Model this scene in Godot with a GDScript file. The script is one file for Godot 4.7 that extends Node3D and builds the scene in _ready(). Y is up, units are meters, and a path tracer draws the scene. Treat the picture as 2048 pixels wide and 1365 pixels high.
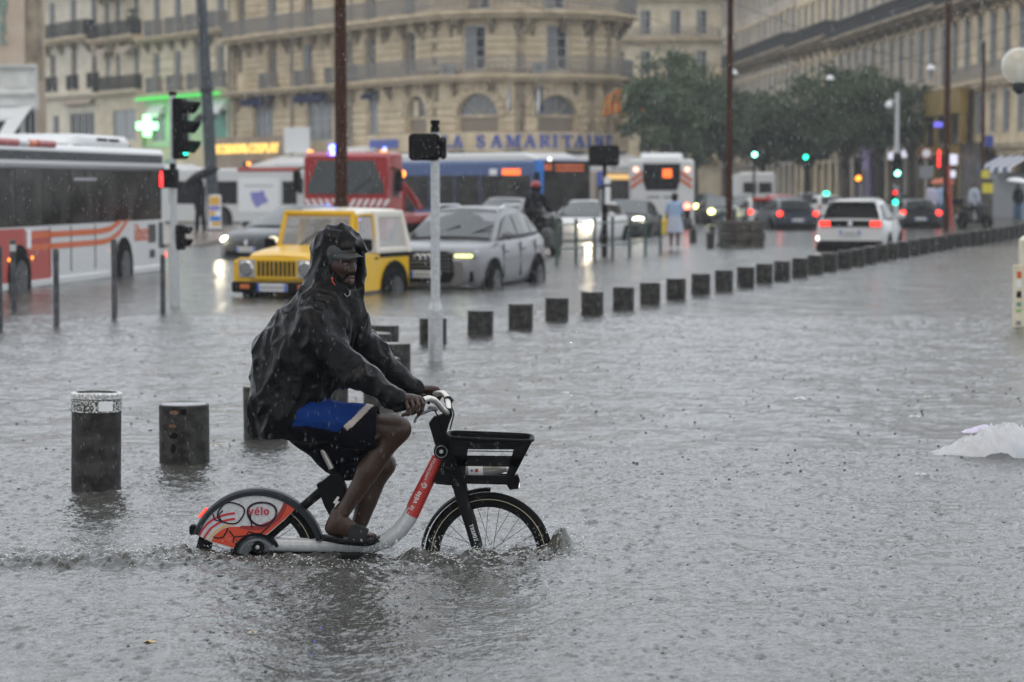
extends Node3D
# A cyclist crosses a flooded harbour square in heavy rain. Units are metres, the water's surface is y = 0.

var mat := {}
var rng := RandomNumberGenerator.new()
var taken := {}


func _ready() -> void:
	rng.seed = 20240607
	set_camera_and_light()
	make_materials()
	build_setting()
	build_buildings()
	build_trees()
	build_vehicles()
	build_street_things()
	build_bicycle()
	build_cyclist()
	build_people()
	build_rain()


func set_camera_and_light() -> void:
	var cam := Camera3D.new()
	cam.name = "camera"
	cam.position = Vector3(0, 1.773, 0)
	cam.rotation = Vector3(-0.06577, 0, 0)
	var lens := CameraAttributesPhysical.new()
	lens.frustum_focal_length = 85.0
	lens.frustum_focus_distance = 11.6
	lens.exposure_aperture = 3.3
	lens.frustum_near = 0.05
	lens.frustum_far = 2000.0
	cam.attributes = lens
	cam.fov = 16.06
	cam.near = 0.05
	cam.far = 2000.0
	add_child(cam)
	cam.current = true
	var env := Environment.new()
	env.background_mode = Environment.BG_SKY
	var sky := Sky.new()
	var sm := ProceduralSkyMaterial.new()
	sm.sky_top_color = Color(0.885, 0.91, 0.945)
	sm.sky_horizon_color = Color(0.79, 0.81, 0.83)
	sm.sky_curve = 0.2
	sm.ground_bottom_color = Color(0.3, 0.3, 0.3)
	sm.ground_horizon_color = Color(0.5, 0.5, 0.5)
	sm.sky_energy_multiplier = 1.35
	sky.sky_material = sm
	env.sky = sky
	env.tonemap_mode = Environment.TONE_MAPPER_LINEAR
	env.tonemap_exposure = 1.02
	env.fog_enabled = true
	env.fog_density = 0.0005
	env.fog_light_color = Color(0.86, 0.87, 0.88)
	env.sdfgi_enabled = true
	env.ssao_enabled = true
	env.ssil_enabled = true
	var we := WorldEnvironment.new()
	we.name = "world_environment"
	we.environment = env
	add_child(we)
	var sun := DirectionalLight3D.new()
	sun.name = "overcast_sun"
	sun.light_energy = 0.3
	sun.light_color = Color(1.0, 0.97, 0.93)
	sun.light_angular_distance = 40.0
	sun.shadow_enabled = true
	sun.rotation_degrees = Vector3(-62, -28, 0)
	add_child(sun)

# ---------------------------------------------------------------- tools

class MB:
	# collects triangles; faces are given counter-clockwise seen from outside
	var v := PackedVector3Array()
	var n := PackedVector3Array()
	var c := PackedColorArray()
	var ix := PackedInt32Array()
	var xf := Transform3D.IDENTITY
	var col := Color.WHITE
	var tinted := false

	func add(p: PackedVector3Array, f: PackedInt32Array, smooth := false) -> MB:
		var flip := xf.basis.determinant() < 0.0
		if smooth:
			var nn := PackedVector3Array()
			nn.resize(p.size())
			for t in range(0, f.size(), 3):
				var k := (p[f[t + 1]] - p[f[t]]).cross(p[f[t + 2]] - p[f[t]])
				nn[f[t]] += k
				nn[f[t + 1]] += k
				nn[f[t + 2]] += k
			var base := v.size()
			for k in p.size():
				v.append(xf * p[k])
				n.append((xf.basis * nn[k]).normalized())
				c.append(col)
			for t in range(0, f.size(), 3):
				ix.append(base + f[t])
				ix.append(base + f[t + (1 if flip else 2)])
				ix.append(base + f[t + (2 if flip else 1)])
		else:
			for t in range(0, f.size(), 3):
				tri(p[f[t]], p[f[t + 1]], p[f[t + 2]])
		return self

	func tri(a: Vector3, b: Vector3, d: Vector3) -> void:
		var k := (xf.basis * (b - a).cross(d - a)).normalized()
		var base := v.size()
		for q in [a, b, d]:
			v.append(xf * q)
			n.append(k)
			c.append(col)
		var flip := xf.basis.determinant() < 0.0
		ix.append(base)
		ix.append(base + (1 if flip else 2))
		ix.append(base + (2 if flip else 1))

	func quad(a: Vector3, b: Vector3, d: Vector3, e: Vector3) -> MB:
		tri(a, b, d)
		tri(a, d, e)
		return self

	func box(at: Vector3, s: Vector3, bevel := 0.0, turn := Basis.IDENTITY) -> MB:
		var h := s * 0.5
		var b: float = min(bevel, min(h.x, min(h.y, h.z)) * 0.95)
		if b <= 0.0:
			var q := []
			for k in 8:
				q.append(at + turn * Vector3(h.x * (1 if k & 1 else -1), h.y * (1 if k & 2 else -1), h.z * (1 if k & 4 else -1)))
			quad(q[4], q[5], q[7], q[6])
			quad(q[1], q[0], q[2], q[3])
			quad(q[5], q[1], q[3], q[7])
			quad(q[0], q[4], q[6], q[2])
			quad(q[6], q[7], q[3], q[2])
			quad(q[0], q[1], q[5], q[4])
			return self
		# chamfered: three points at each corner
		var px := []
		var py := []
		var pz := []
		for k in 8:
			var sg := Vector3(1 if k & 1 else -1, 1 if k & 2 else -1, 1 if k & 4 else -1)
			px.append(at + turn * (sg * Vector3(h.x, h.y - b, h.z - b)))
			py.append(at + turn * (sg * Vector3(h.x - b, h.y, h.z - b)))
			pz.append(at + turn * (sg * Vector3(h.x - b, h.y - b, h.z)))
		quad(pz[4], pz[5], pz[7], pz[6])
		quad(pz[1], pz[0], pz[2], pz[3])
		quad(px[5], px[1], px[3], px[7])
		quad(px[0], px[4], px[6], px[2])
		quad(py[6], py[7], py[3], py[2])
		quad(py[0], py[1], py[5], py[4])
		# edges along x
		quad(py[7], py[6], pz[6], pz[7])
		quad(py[2], py[3], pz[3], pz[2])
		quad(py[4], py[5], pz[5], pz[4])
		quad(py[1], py[0], pz[0], pz[1])
		# edges along y
		quad(px[5], px[7], pz[7], pz[5])
		quad(px[6], px[4], pz[4], pz[6])
		quad(px[3], px[1], pz[1], pz[3])
		quad(px[0], px[2], pz[2], pz[0])
		# edges along z
		quad(px[3], py[3], py[7], px[7])
		quad(px[6], py[6], py[2], px[2])
		quad(px[5], py[5], py[1], px[1])
		quad(px[0], py[0], py[4], px[4])
		for k in 8:
			if (k & 1) + ((k & 2) >> 1) + ((k & 4) >> 2) in [1, 3]:
				tri(px[k], py[k], pz[k])
			else:
				tri(px[k], pz[k], py[k])
		return self

	func loft(rings: Array, cap0 := true, cap1 := true, smooth := true, closed := true) -> MB:
		# rings of equal length; counter-clockwise seen against the direction of travel
		var m: int = rings[0].size()
		var p := PackedVector3Array()
		var f := PackedInt32Array()
		for r in rings:
			p.append_array(r)
		for r in rings.size() - 1:
			for k in (m if closed else m - 1):
				var a := r * m + k
				var b := r * m + (k + 1) % m
				f.append_array([a, b, b + m, a, b + m, a + m])
		add(p, f, smooth)
		if cap0:
			cap(rings[0], true)
		if cap1:
			cap(rings[rings.size() - 1], false)
		return self

	func cap(r: PackedVector3Array, back: bool) -> void:
		var mid := Vector3.ZERO
		for q in r:
			mid += q
		mid /= r.size()
		for k in r.size():
			if back:
				tri(mid, r[(k + 1) % r.size()], r[k])
			else:
				tri(mid, r[k], r[(k + 1) % r.size()])

	func tube(pts: Array, radii, sides := 8, caps := true, squash := 1.0) -> MB:
		# radii: one number or one for each point; squash scales the second axis
		var rings := []
		var dir: Vector3 = (pts[1] - pts[0]).normalized()
		var up := Vector3.UP if absf(dir.y) < 0.9 else Vector3.RIGHT
		var side := dir.cross(up).normalized()
		for k in pts.size():
			var d: Vector3 = (pts[min(k + 1, pts.size() - 1)] - pts[max(k - 1, 0)]).normalized()
			side = (side - d * side.dot(d)).normalized()
			var other := d.cross(side)
			var r: float = radii[k] if radii is Array else radii
			var ring := PackedVector3Array()
			for j in sides:
				var a := TAU * j / sides
				ring.append(pts[k] + side * cos(a) * r + other * sin(a) * r * squash)
			rings.append(ring)
		return loft(rings, caps, caps, true)

	func lathe(profile: Array, segs := 24, at := Vector3.ZERO, turn := Basis.IDENTITY) -> MB:
		# profile: Vector2(radius, height) from below to above on the outside
		var start := 0
		for k in range(1, profile.size()):
			var last := k == profile.size() - 1
			var sharp := false
			if not last:
				var d0: Vector2 = (profile[k] - profile[k - 1]).normalized()
				var d1: Vector2 = (profile[k + 1] - profile[k]).normalized()
				sharp = d0.dot(d1) < 0.8
			if last or sharp:
				var rings := []
				for j in range(start, k + 1):
					var ring := PackedVector3Array()
					for i in segs:
						var a := -TAU * i / segs
						ring.append(at + turn * Vector3(cos(a) * profile[j].x, profile[j].y, sin(a) * profile[j].x))
					rings.append(ring)
				loft(rings, false, false, true)
				start = k
		return self

	func ball(at: Vector3, r: Vector3, segs := 12, rows := 8, turn := Basis.IDENTITY) -> MB:
		var p := PackedVector3Array()
		var f := PackedInt32Array()
		for j in rows + 1:
			var e := -PI / 2 + PI * j / rows
			for i in segs:
				var a := -TAU * i / segs
				p.append(at + turn * Vector3(cos(a) * cos(e) * r.x, sin(e) * r.y, sin(a) * cos(e) * r.z))
		for j in rows:
			for i in segs:
				var a := j * segs + i
				var b := j * segs + (i + 1) % segs
				f.append_array([a, b, b + segs, a, b + segs, a + segs])
		return add(p, f, true)

	func prism(poly: Array, z0: float, z1: float, turn := Transform3D.IDENTITY) -> MB:
		# a flat outline in x and y, given thickness along z
		var q := PackedVector2Array(poly)
		if Geometry2D.is_polygon_clockwise(q):
			q.reverse()
		var t := Geometry2D.triangulate_polygon(q)
		var lo: float = min(z0, z1)
		var hi: float = max(z0, z1)
		for k in range(0, t.size(), 3):
			var a := q[t[k]]
			var b := q[t[k + 1]]
			var d := q[t[k + 2]]
			if (b - a).cross(d - a) < 0.0:
				var w := b
				b = d
				d = w
			tri(turn * Vector3(a.x, a.y, hi), turn * Vector3(b.x, b.y, hi), turn * Vector3(d.x, d.y, hi))
			tri(turn * Vector3(a.x, a.y, lo), turn * Vector3(d.x, d.y, lo), turn * Vector3(b.x, b.y, lo))
		for k in q.size():
			var a := q[k]
			var b := q[(k + 1) % q.size()]
			quad(turn * Vector3(a.x, a.y, lo), turn * Vector3(b.x, b.y, lo), turn * Vector3(b.x, b.y, hi), turn * Vector3(a.x, a.y, hi))
		return self

	func mesh() -> ArrayMesh:
		var a := []
		a.resize(Mesh.ARRAY_MAX)
		a[Mesh.ARRAY_VERTEX] = v
		a[Mesh.ARRAY_NORMAL] = n
		if tinted:
			a[Mesh.ARRAY_COLOR] = c
		a[Mesh.ARRAY_INDEX] = ix
		var m := ArrayMesh.new()
		m.add_surface_from_arrays(Mesh.PRIMITIVE_TRIANGLES, a)
		return m


class Blob:
	# tapered capsules joined by a smooth minimum on a grid, meshed as surface nets
	var lo: Vector3
	var cell: float
	var nx: int
	var ny: int
	var nz: int
	var d := PackedFloat32Array()

	func _init(from: Vector3, to: Vector3, size: float) -> void:
		lo = from
		cell = size
		nx = int((to.x - from.x) / size) + 2
		ny = int((to.y - from.y) / size) + 2
		nz = int((to.z - from.z) / size) + 2
		d.resize(nx * ny * nz)
		d.fill(0.3)

	func bone(a: Vector3, b: Vector3, ra: float, rb: float, k := 0.03, flat := Vector3.ONE, cut := false) -> Blob:
		# flat: stretch of space for squashed sections, as divisors of each axis round a
		var r: float = max(ra, rb)
		var pad: float = r * maxf(flat.x, maxf(flat.y, flat.z)) + k + cell * 3.0
		var mn := (a.min(b) - Vector3.ONE * pad - lo) / cell
		var mx := (a.max(b) + Vector3.ONE * pad - lo) / cell
		var ab := (b - a) / flat
		var l2: float = max(ab.length_squared(), 1e-9)
		var soft: float = min(flat.x, min(flat.y, flat.z))
		for z in range(max(0, int(mn.z)), min(nz, int(mx.z) + 2)):
			for y in range(max(0, int(mn.y)), min(ny, int(mx.y) + 2)):
				var at := (z * ny + y) * nx
				for x in range(max(0, int(mn.x)), min(nx, int(mx.x) + 2)):
					var p := (lo + Vector3(x, y, z) * cell - a) / flat
					var t := clampf(p.dot(ab) / l2, 0.0, 1.0)
					var e := ((p - ab * t).length() - lerpf(ra, rb, t)) * soft
					var o := d[at + x]
					if cut:
						e = -e
						var h0: float = max(k - absf(o - e), 0.0) / k
						d[at + x] = max(o, e) + h0 * h0 * k * 0.25
					else:
						var h1: float = max(k - absf(o - e), 0.0) / k
						d[at + x] = min(o, e) - h1 * h1 * k * 0.25
		return self

	func rough(noise: FastNoiseLite, amount: float, stretch := Vector3.ONE) -> Blob:
		for z in nz:
			for y in ny:
				for x in nx:
					var i := (z * ny + y) * nx + x
					if absf(d[i]) < absf(amount) + cell * 2.0:
						var p := (lo + Vector3(x, y, z) * cell) * stretch
						d[i] += noise.get_noise_3d(p.x, p.y, p.z) * amount
		return self

	func plane(point: Vector3, outward: Vector3) -> Blob:
		# keeps what lies behind the plane
		for z in nz:
			for y in ny:
				for x in nx:
					var i := (z * ny + y) * nx + x
					d[i] = max(d[i], (lo + Vector3(x, y, z) * cell - point).dot(outward))
		return self

	func into(m: MB) -> void:
		var id := PackedInt32Array()
		id.resize(nx * ny * nz)
		id.fill(-1)
		var p := PackedVector3Array()
		var f := PackedInt32Array()
		var off := [0, 1, nx, nx + 1, nx * ny, nx * ny + 1, nx * ny + nx, nx * ny + nx + 1]
		var edges := [0, 1, 2, 3, 4, 5, 6, 7, 0, 2, 1, 3, 4, 6, 5, 7, 0, 4, 1, 5, 2, 6, 3, 7]
		for z in nz - 1:
			for y in ny - 1:
				var row := (z * ny + y) * nx
				for x in nx - 1:
					var i := row + x
					if absf(d[i]) > cell * 4.0:
						continue
					var mask := 0
					for k in 8:
						if d[i + off[k]] < 0.0:
							mask |= 1 << k
					if mask == 0 or mask == 255:
						continue
					var sum := Vector3.ZERO
					var cnt := 0
					for k in range(0, 24, 2):
						var ka: int = edges[k]
						var kb: int = edges[k + 1]
						var da := d[i + off[ka]]
						var db := d[i + off[kb]]
						if (da < 0.0) != (db < 0.0):
							var t := da / (da - db)
							var va := Vector3(ka & 1, (ka >> 1) & 1, (ka >> 2) & 1)
							var vb := Vector3(kb & 1, (kb >> 1) & 1, (kb >> 2) & 1)
							sum += va.lerp(vb, t)
							cnt += 1
					id[i] = p.size()
					p.append(lo + (Vector3(x, y, z) + sum / cnt) * cell)
		for z in range(1, nz - 1):
			for y in range(1, ny - 1):
				var row := (z * ny + y) * nx
				for x in range(1, nx - 1):
					var i := row + x
					var s := d[i] < 0.0
					if s != (d[i + 1] < 0.0):
						face(f, id[i], id[i - nx], id[i - nx - nx * ny], id[i - nx * ny], s)
					if s != (d[i + nx] < 0.0):
						face(f, id[i], id[i - nx * ny], id[i - 1 - nx * ny], id[i - 1], s)
					if s != (d[i + nx * ny] < 0.0):
						face(f, id[i], id[i - 1], id[i - 1 - nx], id[i - nx], s)
		m.add(p, f, true)

	func face(f: PackedInt32Array, a: int, b: int, e: int, g: int, s: bool) -> void:
		if a < 0 or b < 0 or e < 0 or g < 0:
			return
		if s:
			f.append_array([a, b, e, a, e, g])
		else:
			f.append_array([a, e, b, a, g, e])


func numbered(called: String) -> String:
	if not taken.has(called):
		taken[called] = 0
		return called
	taken[called] += 1
	return "%s_%03d" % [called, taken[called]]


func thing(called: String, label: String, category: String, at := Vector3.ZERO, turn := 0.0, group := "") -> Node3D:
	var o := Node3D.new()
	o.name = numbered(called)
	add_child(o)
	o.position = at
	o.rotation.y = turn
	describe(o, label, category, group)
	return o


func describe(o: Node3D, label: String, category: String, group := "") -> void:
	o.set_meta("label", label)
	o.set_meta("category", category)
	if group:
		o.set_meta("group", group)


func part(called: String, shape, m: Material, parent: Node, at := Vector3.ZERO, turn := Basis.IDENTITY) -> MeshInstance3D:
	var o := MeshInstance3D.new()
	o.name = called
	o.mesh = shape.mesh() if shape is MB else shape
	o.material_override = m
	parent.add_child(o, true)
	o.transform = Transform3D(turn, at)
	return o


func alone(called: String, shape, m: Material, label: String, category: String, at := Vector3.ZERO, turn := 0.0, group := "") -> MeshInstance3D:
	var o := part(numbered(called), shape, m, self, at, Basis(Vector3.UP, turn))
	describe(o, label, category, group)
	return o


func structure(called: String, shape, m: Material, at := Vector3.ZERO) -> MeshInstance3D:
	var o := part(called, shape, m, self, at)
	o.set_meta("kind", "structure")
	return o


func copy(o: Node3D, at: Vector3, turn: float, label: String) -> Node3D:
	var r: Node3D = o.duplicate()
	r.name = numbered(String(o.name).rstrip("0123456789").trim_suffix("_"))
	add_child(r)
	r.position = at
	r.rotation.y = turn
	r.set_meta("label", label)
	return r


func words(text: String, size: float, depth := 0.004, bold := true, serif := false) -> TextMesh:
	# lettering whose capital letters stand about SIZE metres high
	var t := TextMesh.new()
	var f := SystemFont.new()
	f.font_names = PackedStringArray(["Droid Serif" if serif else "Droid Sans"])
	f.font_weight = 700 if bold else 400
	t.font = f
	t.text = text
	t.font_size = 64
	t.pixel_size = size / 46.0
	t.depth = depth
	t.curve_step = 2.0
	return t


func lin(r: float, g: float, b: float) -> Color:
	return Color(r, g, b).linear_to_srgb()


func paint(color: Color, rough := 0.5, metal := 0.0) -> StandardMaterial3D:
	# color: linear base colour
	var m := StandardMaterial3D.new()
	m.albedo_color = color.linear_to_srgb()
	m.roughness = rough
	m.metallic = metal
	return m


func glow(color: Color, energy: float) -> StandardMaterial3D:
	var m := paint(color * 0.5, 0.4)
	m.emission_enabled = true
	m.emission = color.linear_to_srgb()
	m.emission_energy_multiplier = energy
	return m


func noise_image(kind: int, freq: float, octaves: int, seed_: int, size := 512) -> Image:
	var n := FastNoiseLite.new()
	n.noise_type = kind
	n.frequency = freq
	n.fractal_octaves = octaves
	n.seed = seed_
	var im := n.get_seamless_image(size, size)
	return im


func ramp_texture(im: Image, a: Color, b: Color, lo := 0.25, hi := 0.75) -> ImageTexture:
	# a linear-colour ramp over a grey noise picture
	var w := im.get_width()
	var h := im.get_height()
	var src := im.duplicate() as Image
	src.convert(Image.FORMAT_L8)
	var data := src.get_data()
	var table := []
	for k in 256:
		var q := a.lerp(b, clampf((k / 255.0 - lo) / (hi - lo), 0, 1)).linear_to_srgb()
		table.append([int(q.r * 255), int(q.g * 255), int(q.b * 255)])
	var out := PackedByteArray()
	out.resize(w * h * 3)
	for k in data.size():
		var q: Array = table[data[k]]
		out[k * 3] = q[0]
		out[k * 3 + 1] = q[1]
		out[k * 3 + 2] = q[2]
	return ImageTexture.create_from_image(Image.create_from_data(w, h, false, Image.FORMAT_RGB8, out))


func grained(im: Image, a: Color, b: Color, per_metre: float, rough := 0.6, metal := 0.0, world := true, lo := 0.25, hi := 0.75) -> StandardMaterial3D:
	# a surface whose matter varies between two linear colours
	var m := StandardMaterial3D.new()
	m.albedo_texture = ramp_texture(im, a, b, lo, hi)
	m.roughness = rough
	m.metallic = metal
	m.uv1_triplanar = true
	m.uv1_world_triplanar = world
	m.uv1_scale = Vector3.ONE * per_metre
	return m


func bumped(m: StandardMaterial3D, im: Image, centimetres: float) -> StandardMaterial3D:
	m.heightmap_enabled = true
	m.heightmap_texture = ImageTexture.create_from_image(im)
	m.heightmap_scale = centimetres
	return m

# ---------------------------------------------------------------- materials

func make_materials() -> void:
	var fine := noise_image(FastNoiseLite.TYPE_SIMPLEX_SMOOTH, 0.03, 5, 3)
	var coarse := noise_image(FastNoiseLite.TYPE_SIMPLEX_SMOOTH, 0.008, 5, 8)
	var speck := noise_image(FastNoiseLite.TYPE_VALUE, 0.35, 2, 21)
	var ripple := noise_image(FastNoiseLite.TYPE_SIMPLEX_SMOOTH, 0.035, 3, 33)
	var crumple := noise_image(FastNoiseLite.TYPE_CELLULAR, 0.02, 2, 5)
	var rn := fold_noise(3, 0.012, 3)
	var crease := rn.get_seamless_image(512, 512)
	mat.fine = fine
	mat.coarse = coarse
	mat.water = bumped(grained(coarse, Color(0.052, 0.052, 0.047), Color(0.076, 0.076, 0.070), 0.3, 0.12), ripple, 0.35)
	mat.water.uv1_scale = Vector3(1.9, 1.9, 1.9)
	mat.splash = paint(Color(0.16, 0.157, 0.145), 0.1)
	var clear := paint(Color(0.9, 0.93, 0.93), 0.02)
	clear.transparency = BaseMaterial3D.TRANSPARENCY_ALPHA
	clear.albedo_color.a = 0.1
	clear.refraction_enabled = true
	clear.refraction_scale = 0.033
	mat.drop = clear
	mat.asphalt = grained(speck, Color(0.035, 0.036, 0.038), Color(0.07, 0.07, 0.07), 0.7, 0.5)
	mat.wet_stone = grained(coarse, Color(0.19, 0.155, 0.125), Color(0.27, 0.225, 0.19), 0.12, 0.18)
	mat.stone = bumped(grained(coarse, Color(0.50, 0.405, 0.265), Color(0.68, 0.565, 0.39), 0.13, 0.85), fine, 0.6)
	mat.stone_trim = grained(coarse, Color(0.46, 0.37, 0.245), Color(0.64, 0.53, 0.37), 0.21, 0.8)
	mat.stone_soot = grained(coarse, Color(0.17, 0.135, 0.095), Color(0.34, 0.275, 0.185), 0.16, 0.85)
	mat.cream = grained(coarse, Color(0.55, 0.47, 0.33), Color(0.69, 0.61, 0.46), 0.17, 0.8)
	mat.ivory = grained(coarse, Color(0.60, 0.54, 0.42), Color(0.74, 0.68, 0.56), 0.14, 0.8)
	mat.white_wall = grained(coarse, Color(0.60, 0.61, 0.57), Color(0.74, 0.75, 0.72), 0.12, 0.75)
	mat.rose_wall = grained(coarse, Color(0.46, 0.355, 0.265), Color(0.55, 0.44, 0.34), 0.1, 0.85)
	mat.brown_wall = grained(coarse, Color(0.27, 0.21, 0.155), Color(0.40, 0.325, 0.25), 0.11, 0.85)
	mat.grey_wall = grained(coarse, Color(0.36, 0.31, 0.245), Color(0.48, 0.42, 0.345), 0.1, 0.85)
	mat.ochre = grained(coarse, Color(0.21, 0.135, 0.02), Color(0.28, 0.185, 0.03), 0.15, 0.6)
	mat.purple = paint(Color(0.16, 0.10, 0.27), 0.6)
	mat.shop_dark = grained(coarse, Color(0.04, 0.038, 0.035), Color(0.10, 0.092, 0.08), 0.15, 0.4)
	mat.pane = paint(Color(0.025, 0.028, 0.03), 0.06)
	mat.pane_pale = paint(Color(0.18, 0.19, 0.2), 0.1)
	mat.shutter_grey = grained(fine, Color(0.26, 0.27, 0.28), Color(0.34, 0.35, 0.36), 0.6, 0.6)
	mat.shutter_brown = grained(fine, Color(0.22, 0.175, 0.135), Color(0.30, 0.245, 0.19), 0.6, 0.6)
	mat.frame_white = paint(Color(0.45, 0.46, 0.46), 0.5)
	mat.iron = paint(Color(0.05, 0.052, 0.056), 0.5, 0.2)
	mat.iron_grey = paint(Color(0.25, 0.245, 0.24), 0.6, 0.1)
	mat.awning_blue = paint(Color(0.025, 0.03, 0.075), 0.8)
	mat.awning_white = paint(Color(0.72, 0.73, 0.74), 0.75)
	mat.awning_sand = paint(Color(0.42, 0.34, 0.27), 0.85)
	mat.letter_blue = paint(Color(0.045, 0.085, 0.37), 0.5)
	mat.teal = paint(Color(0.10, 0.27, 0.22), 0.5)
	mat.zinc = grained(coarse, Color(0.2, 0.2, 0.2), Color(0.28, 0.28, 0.28), 0.2, 0.5)
	mat.bark = grained(fine, Color(0.05, 0.04, 0.03), Color(0.12, 0.1, 0.08), 0.6, 0.9)
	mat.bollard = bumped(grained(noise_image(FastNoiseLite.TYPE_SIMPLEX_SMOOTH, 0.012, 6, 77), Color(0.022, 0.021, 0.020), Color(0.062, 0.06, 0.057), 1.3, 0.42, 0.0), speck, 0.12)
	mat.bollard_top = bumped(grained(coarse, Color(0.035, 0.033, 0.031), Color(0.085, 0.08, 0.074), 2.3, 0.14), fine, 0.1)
	mat.band = grained(fine, Color(0.30, 0.30, 0.30), Color(0.72, 0.71, 0.69), 3.0, 0.4, 0.3, true, 0.4, 0.6)
	mat.torn = grained(noise_image(FastNoiseLite.TYPE_SIMPLEX_SMOOTH, 0.02, 4, 99), Color(0.03, 0.03, 0.03), Color(0.62, 0.62, 0.60), 5.0, 0.5, 0.0, true, 0.52, 0.58)
	mat.rust = grained(fine, Color(0.07, 0.03, 0.015), Color(0.26, 0.13, 0.06), 4.0, 0.8)
	mat.post = grained(coarse, Color(0.055, 0.058, 0.06), Color(0.10, 0.105, 0.11), 1.5, 0.45)
	mat.steel = bumped(grained(fine, Color(0.34, 0.35, 0.355), Color(0.47, 0.48, 0.49), 1.2, 0.38, 0.55), speck, 0.04)
	mat.blue_grey = grained(coarse, Color(0.05, 0.06, 0.07), Color(0.08, 0.09, 0.10), 0.7, 0.5)
	mat.rust_pole = bumped(grained(noise_image(FastNoiseLite.TYPE_SIMPLEX_SMOOTH, 0.02, 6, 50), Color(0.022, 0.01, 0.007), Color(0.085, 0.034, 0.018), 1.2, 0.45), fine, 0.3)
	mat.black_plastic = bumped(paint_tri(Color(0.009, 0.009, 0.0095), 0.45, 8.0), speck, 0.04)
	mat.black_gloss = paint(Color(0.012, 0.012, 0.013), 0.18)
	mat.rubber = paint(Color(0.010, 0.010, 0.010), 0.75)
	mat.cream_box = grained(coarse, Color(0.58, 0.52, 0.38), Color(0.69, 0.63, 0.49), 0.8, 0.45)
	mat.wet_car_glass = paint(Color(0.035, 0.042, 0.041), 0.06)
	mat.dark_glass = paint(Color(0.012, 0.013, 0.014), 0.08)
	mat.chrome = paint(Color(0.6, 0.6, 0.62), 0.2, 0.9)
	mat.rim = paint(Color(0.06, 0.062, 0.065), 0.5, 0.2)
	mat.plate = paint(Color(0.72, 0.73, 0.74), 0.5)
	mat.plate_blue = paint(Color(0.02, 0.06, 0.4), 0.5)
	mat.plate_ink = paint(Color(0.02, 0.02, 0.02), 0.6)
	mat.head_lamp = glow(Color(1.0, 0.93, 0.72), 5.0)
	mat.tail_lamp = glow(Color(1.0, 0.035, 0.02), 4.0)
	mat.amber_lamp = glow(Color(1.0, 0.3, 0.03), 4.0)
	mat.blue_lamp = glow(Color(0.12, 0.16, 1.0), 9.0)
	mat.green_lamp = glow(Color(0.02, 0.85, 0.5), 5.0)
	mat.green_cross = glow(Color(0.3, 1.0, 0.4), 4.5)
	mat.green_tube = glow(Color(0.03, 0.8, 0.07), 0.9)
	mat.yellow_sign = glow(Color(1.0, 0.66, 0.14), 1.3)
	mat.red_lamp = glow(Color(1.0, 0.03, 0.03), 3.5)
	mat.orange_display = glow(Color(1.0, 0.16, 0.02), 1.6)
	mat.white_lamp = glow(Color(1.0, 0.97, 0.9), 3.0)
	mat.lamp_off = paint(Color(0.05, 0.05, 0.05), 0.2)
	mat.lens_clear = paint(Color(0.3, 0.31, 0.32), 0.1)
	mat.lens_amber = paint(Color(0.5, 0.12, 0.01), 0.2)
	mat.lens_red = paint(Color(0.25, 0.01, 0.01), 0.2)
	mat.white_paint = coated(Color(0.56, 0.565, 0.56))
	mat.red_paint = coated(Color(0.29, 0.009, 0.009))
	mat.orange_paint = coated(Color(0.56, 0.10, 0.015))
	mat.blue_paint = coated(Color(0.025, 0.065, 0.20))
	mat.sky_blue = coated(Color(0.01, 0.16, 0.55))
	mat.yellow_paint = coated(Color(0.66, 0.385, 0.005))
	mat.silver_paint = coated(Color(0.175, 0.175, 0.184), 0.35)
	mat.grey_paint = coated(Color(0.038, 0.042, 0.045), 0.2)
	mat.black_paint = coated(Color(0.016, 0.018, 0.02), 0.1)
	mat.green_rail = paint(Color(0.015, 0.045, 0.03), 0.4)
	mat.bike_white = coated_tri(fine, Color(0.40, 0.41, 0.42), Color(0.50, 0.51, 0.52))
	mat.mudguard = paint(Color(0.028, 0.031, 0.037), 0.35)
	mat.bike_red = paint(Color(0.50, 0.05, 0.018), 0.35)
	mat.bike_dark_red = paint(Color(0.24, 0.015, 0.016), 0.35)
	mat.bike_sticker = paint(Color(0.42, 0.03, 0.022), 0.35)
	mat.bike_stripe = paint(Color(0.42, 0.02, 0.035), 0.4)
	mat.bike_yellow = paint(Color(0.55, 0.36, 0.13), 0.4)
	mat.bike_letter = paint(Color(0.40, 0.02, 0.05), 0.4)
	mat.bike_white_ink = paint(Color(0.7, 0.66, 0.64), 0.4)
	mat.marker = paint(Color(0.03, 0.02, 0.025), 0.4)
	mat.bike_lamp = glow(Color(1.0, 0.10, 0.06), 1.0)
	mat.bike_front_lamp = glow(Color(0.85, 0.75, 1.0), 2.0)
	mat.reflective = paint(Color(0.45, 0.4, 0.28), 0.4)
	mat.spoke = paint(Color(0.03, 0.03, 0.032), 0.4, 0.2)
	mat.gear_grey = paint(Color(0.07, 0.08, 0.09), 0.35)
	mat.seat_post = paint(Color(0.42, 0.40, 0.36), 0.3, 0.5)
	mat.bike_silver = paint(Color(0.55, 0.54, 0.49), 0.28, 0.5)
	mat.lever = paint(Color(0.10, 0.105, 0.12), 0.35, 0.6)
	mat.fork_black = paint(Color(0.012, 0.013, 0.014), 0.3)
	mat.fork_ink = paint(Color(0.5, 0.5, 0.5), 0.5)
	mat.bottle = paint(Color(0.25, 0.24, 0.22), 0.1)
	mat.skin_mid = paint(Color(0.12, 0.07, 0.045), 0.5)
	mat.pale_blue = paint(Color(0.27, 0.36, 0.52), 0.8)
	mat.pale_skirt = paint(Color(0.34, 0.37, 0.44), 0.8)
	mat.pale_lilac = paint(Color(0.45, 0.42, 0.55), 0.7)
	mat.jeans = paint(Color(0.05, 0.11, 0.2), 0.8)
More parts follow.
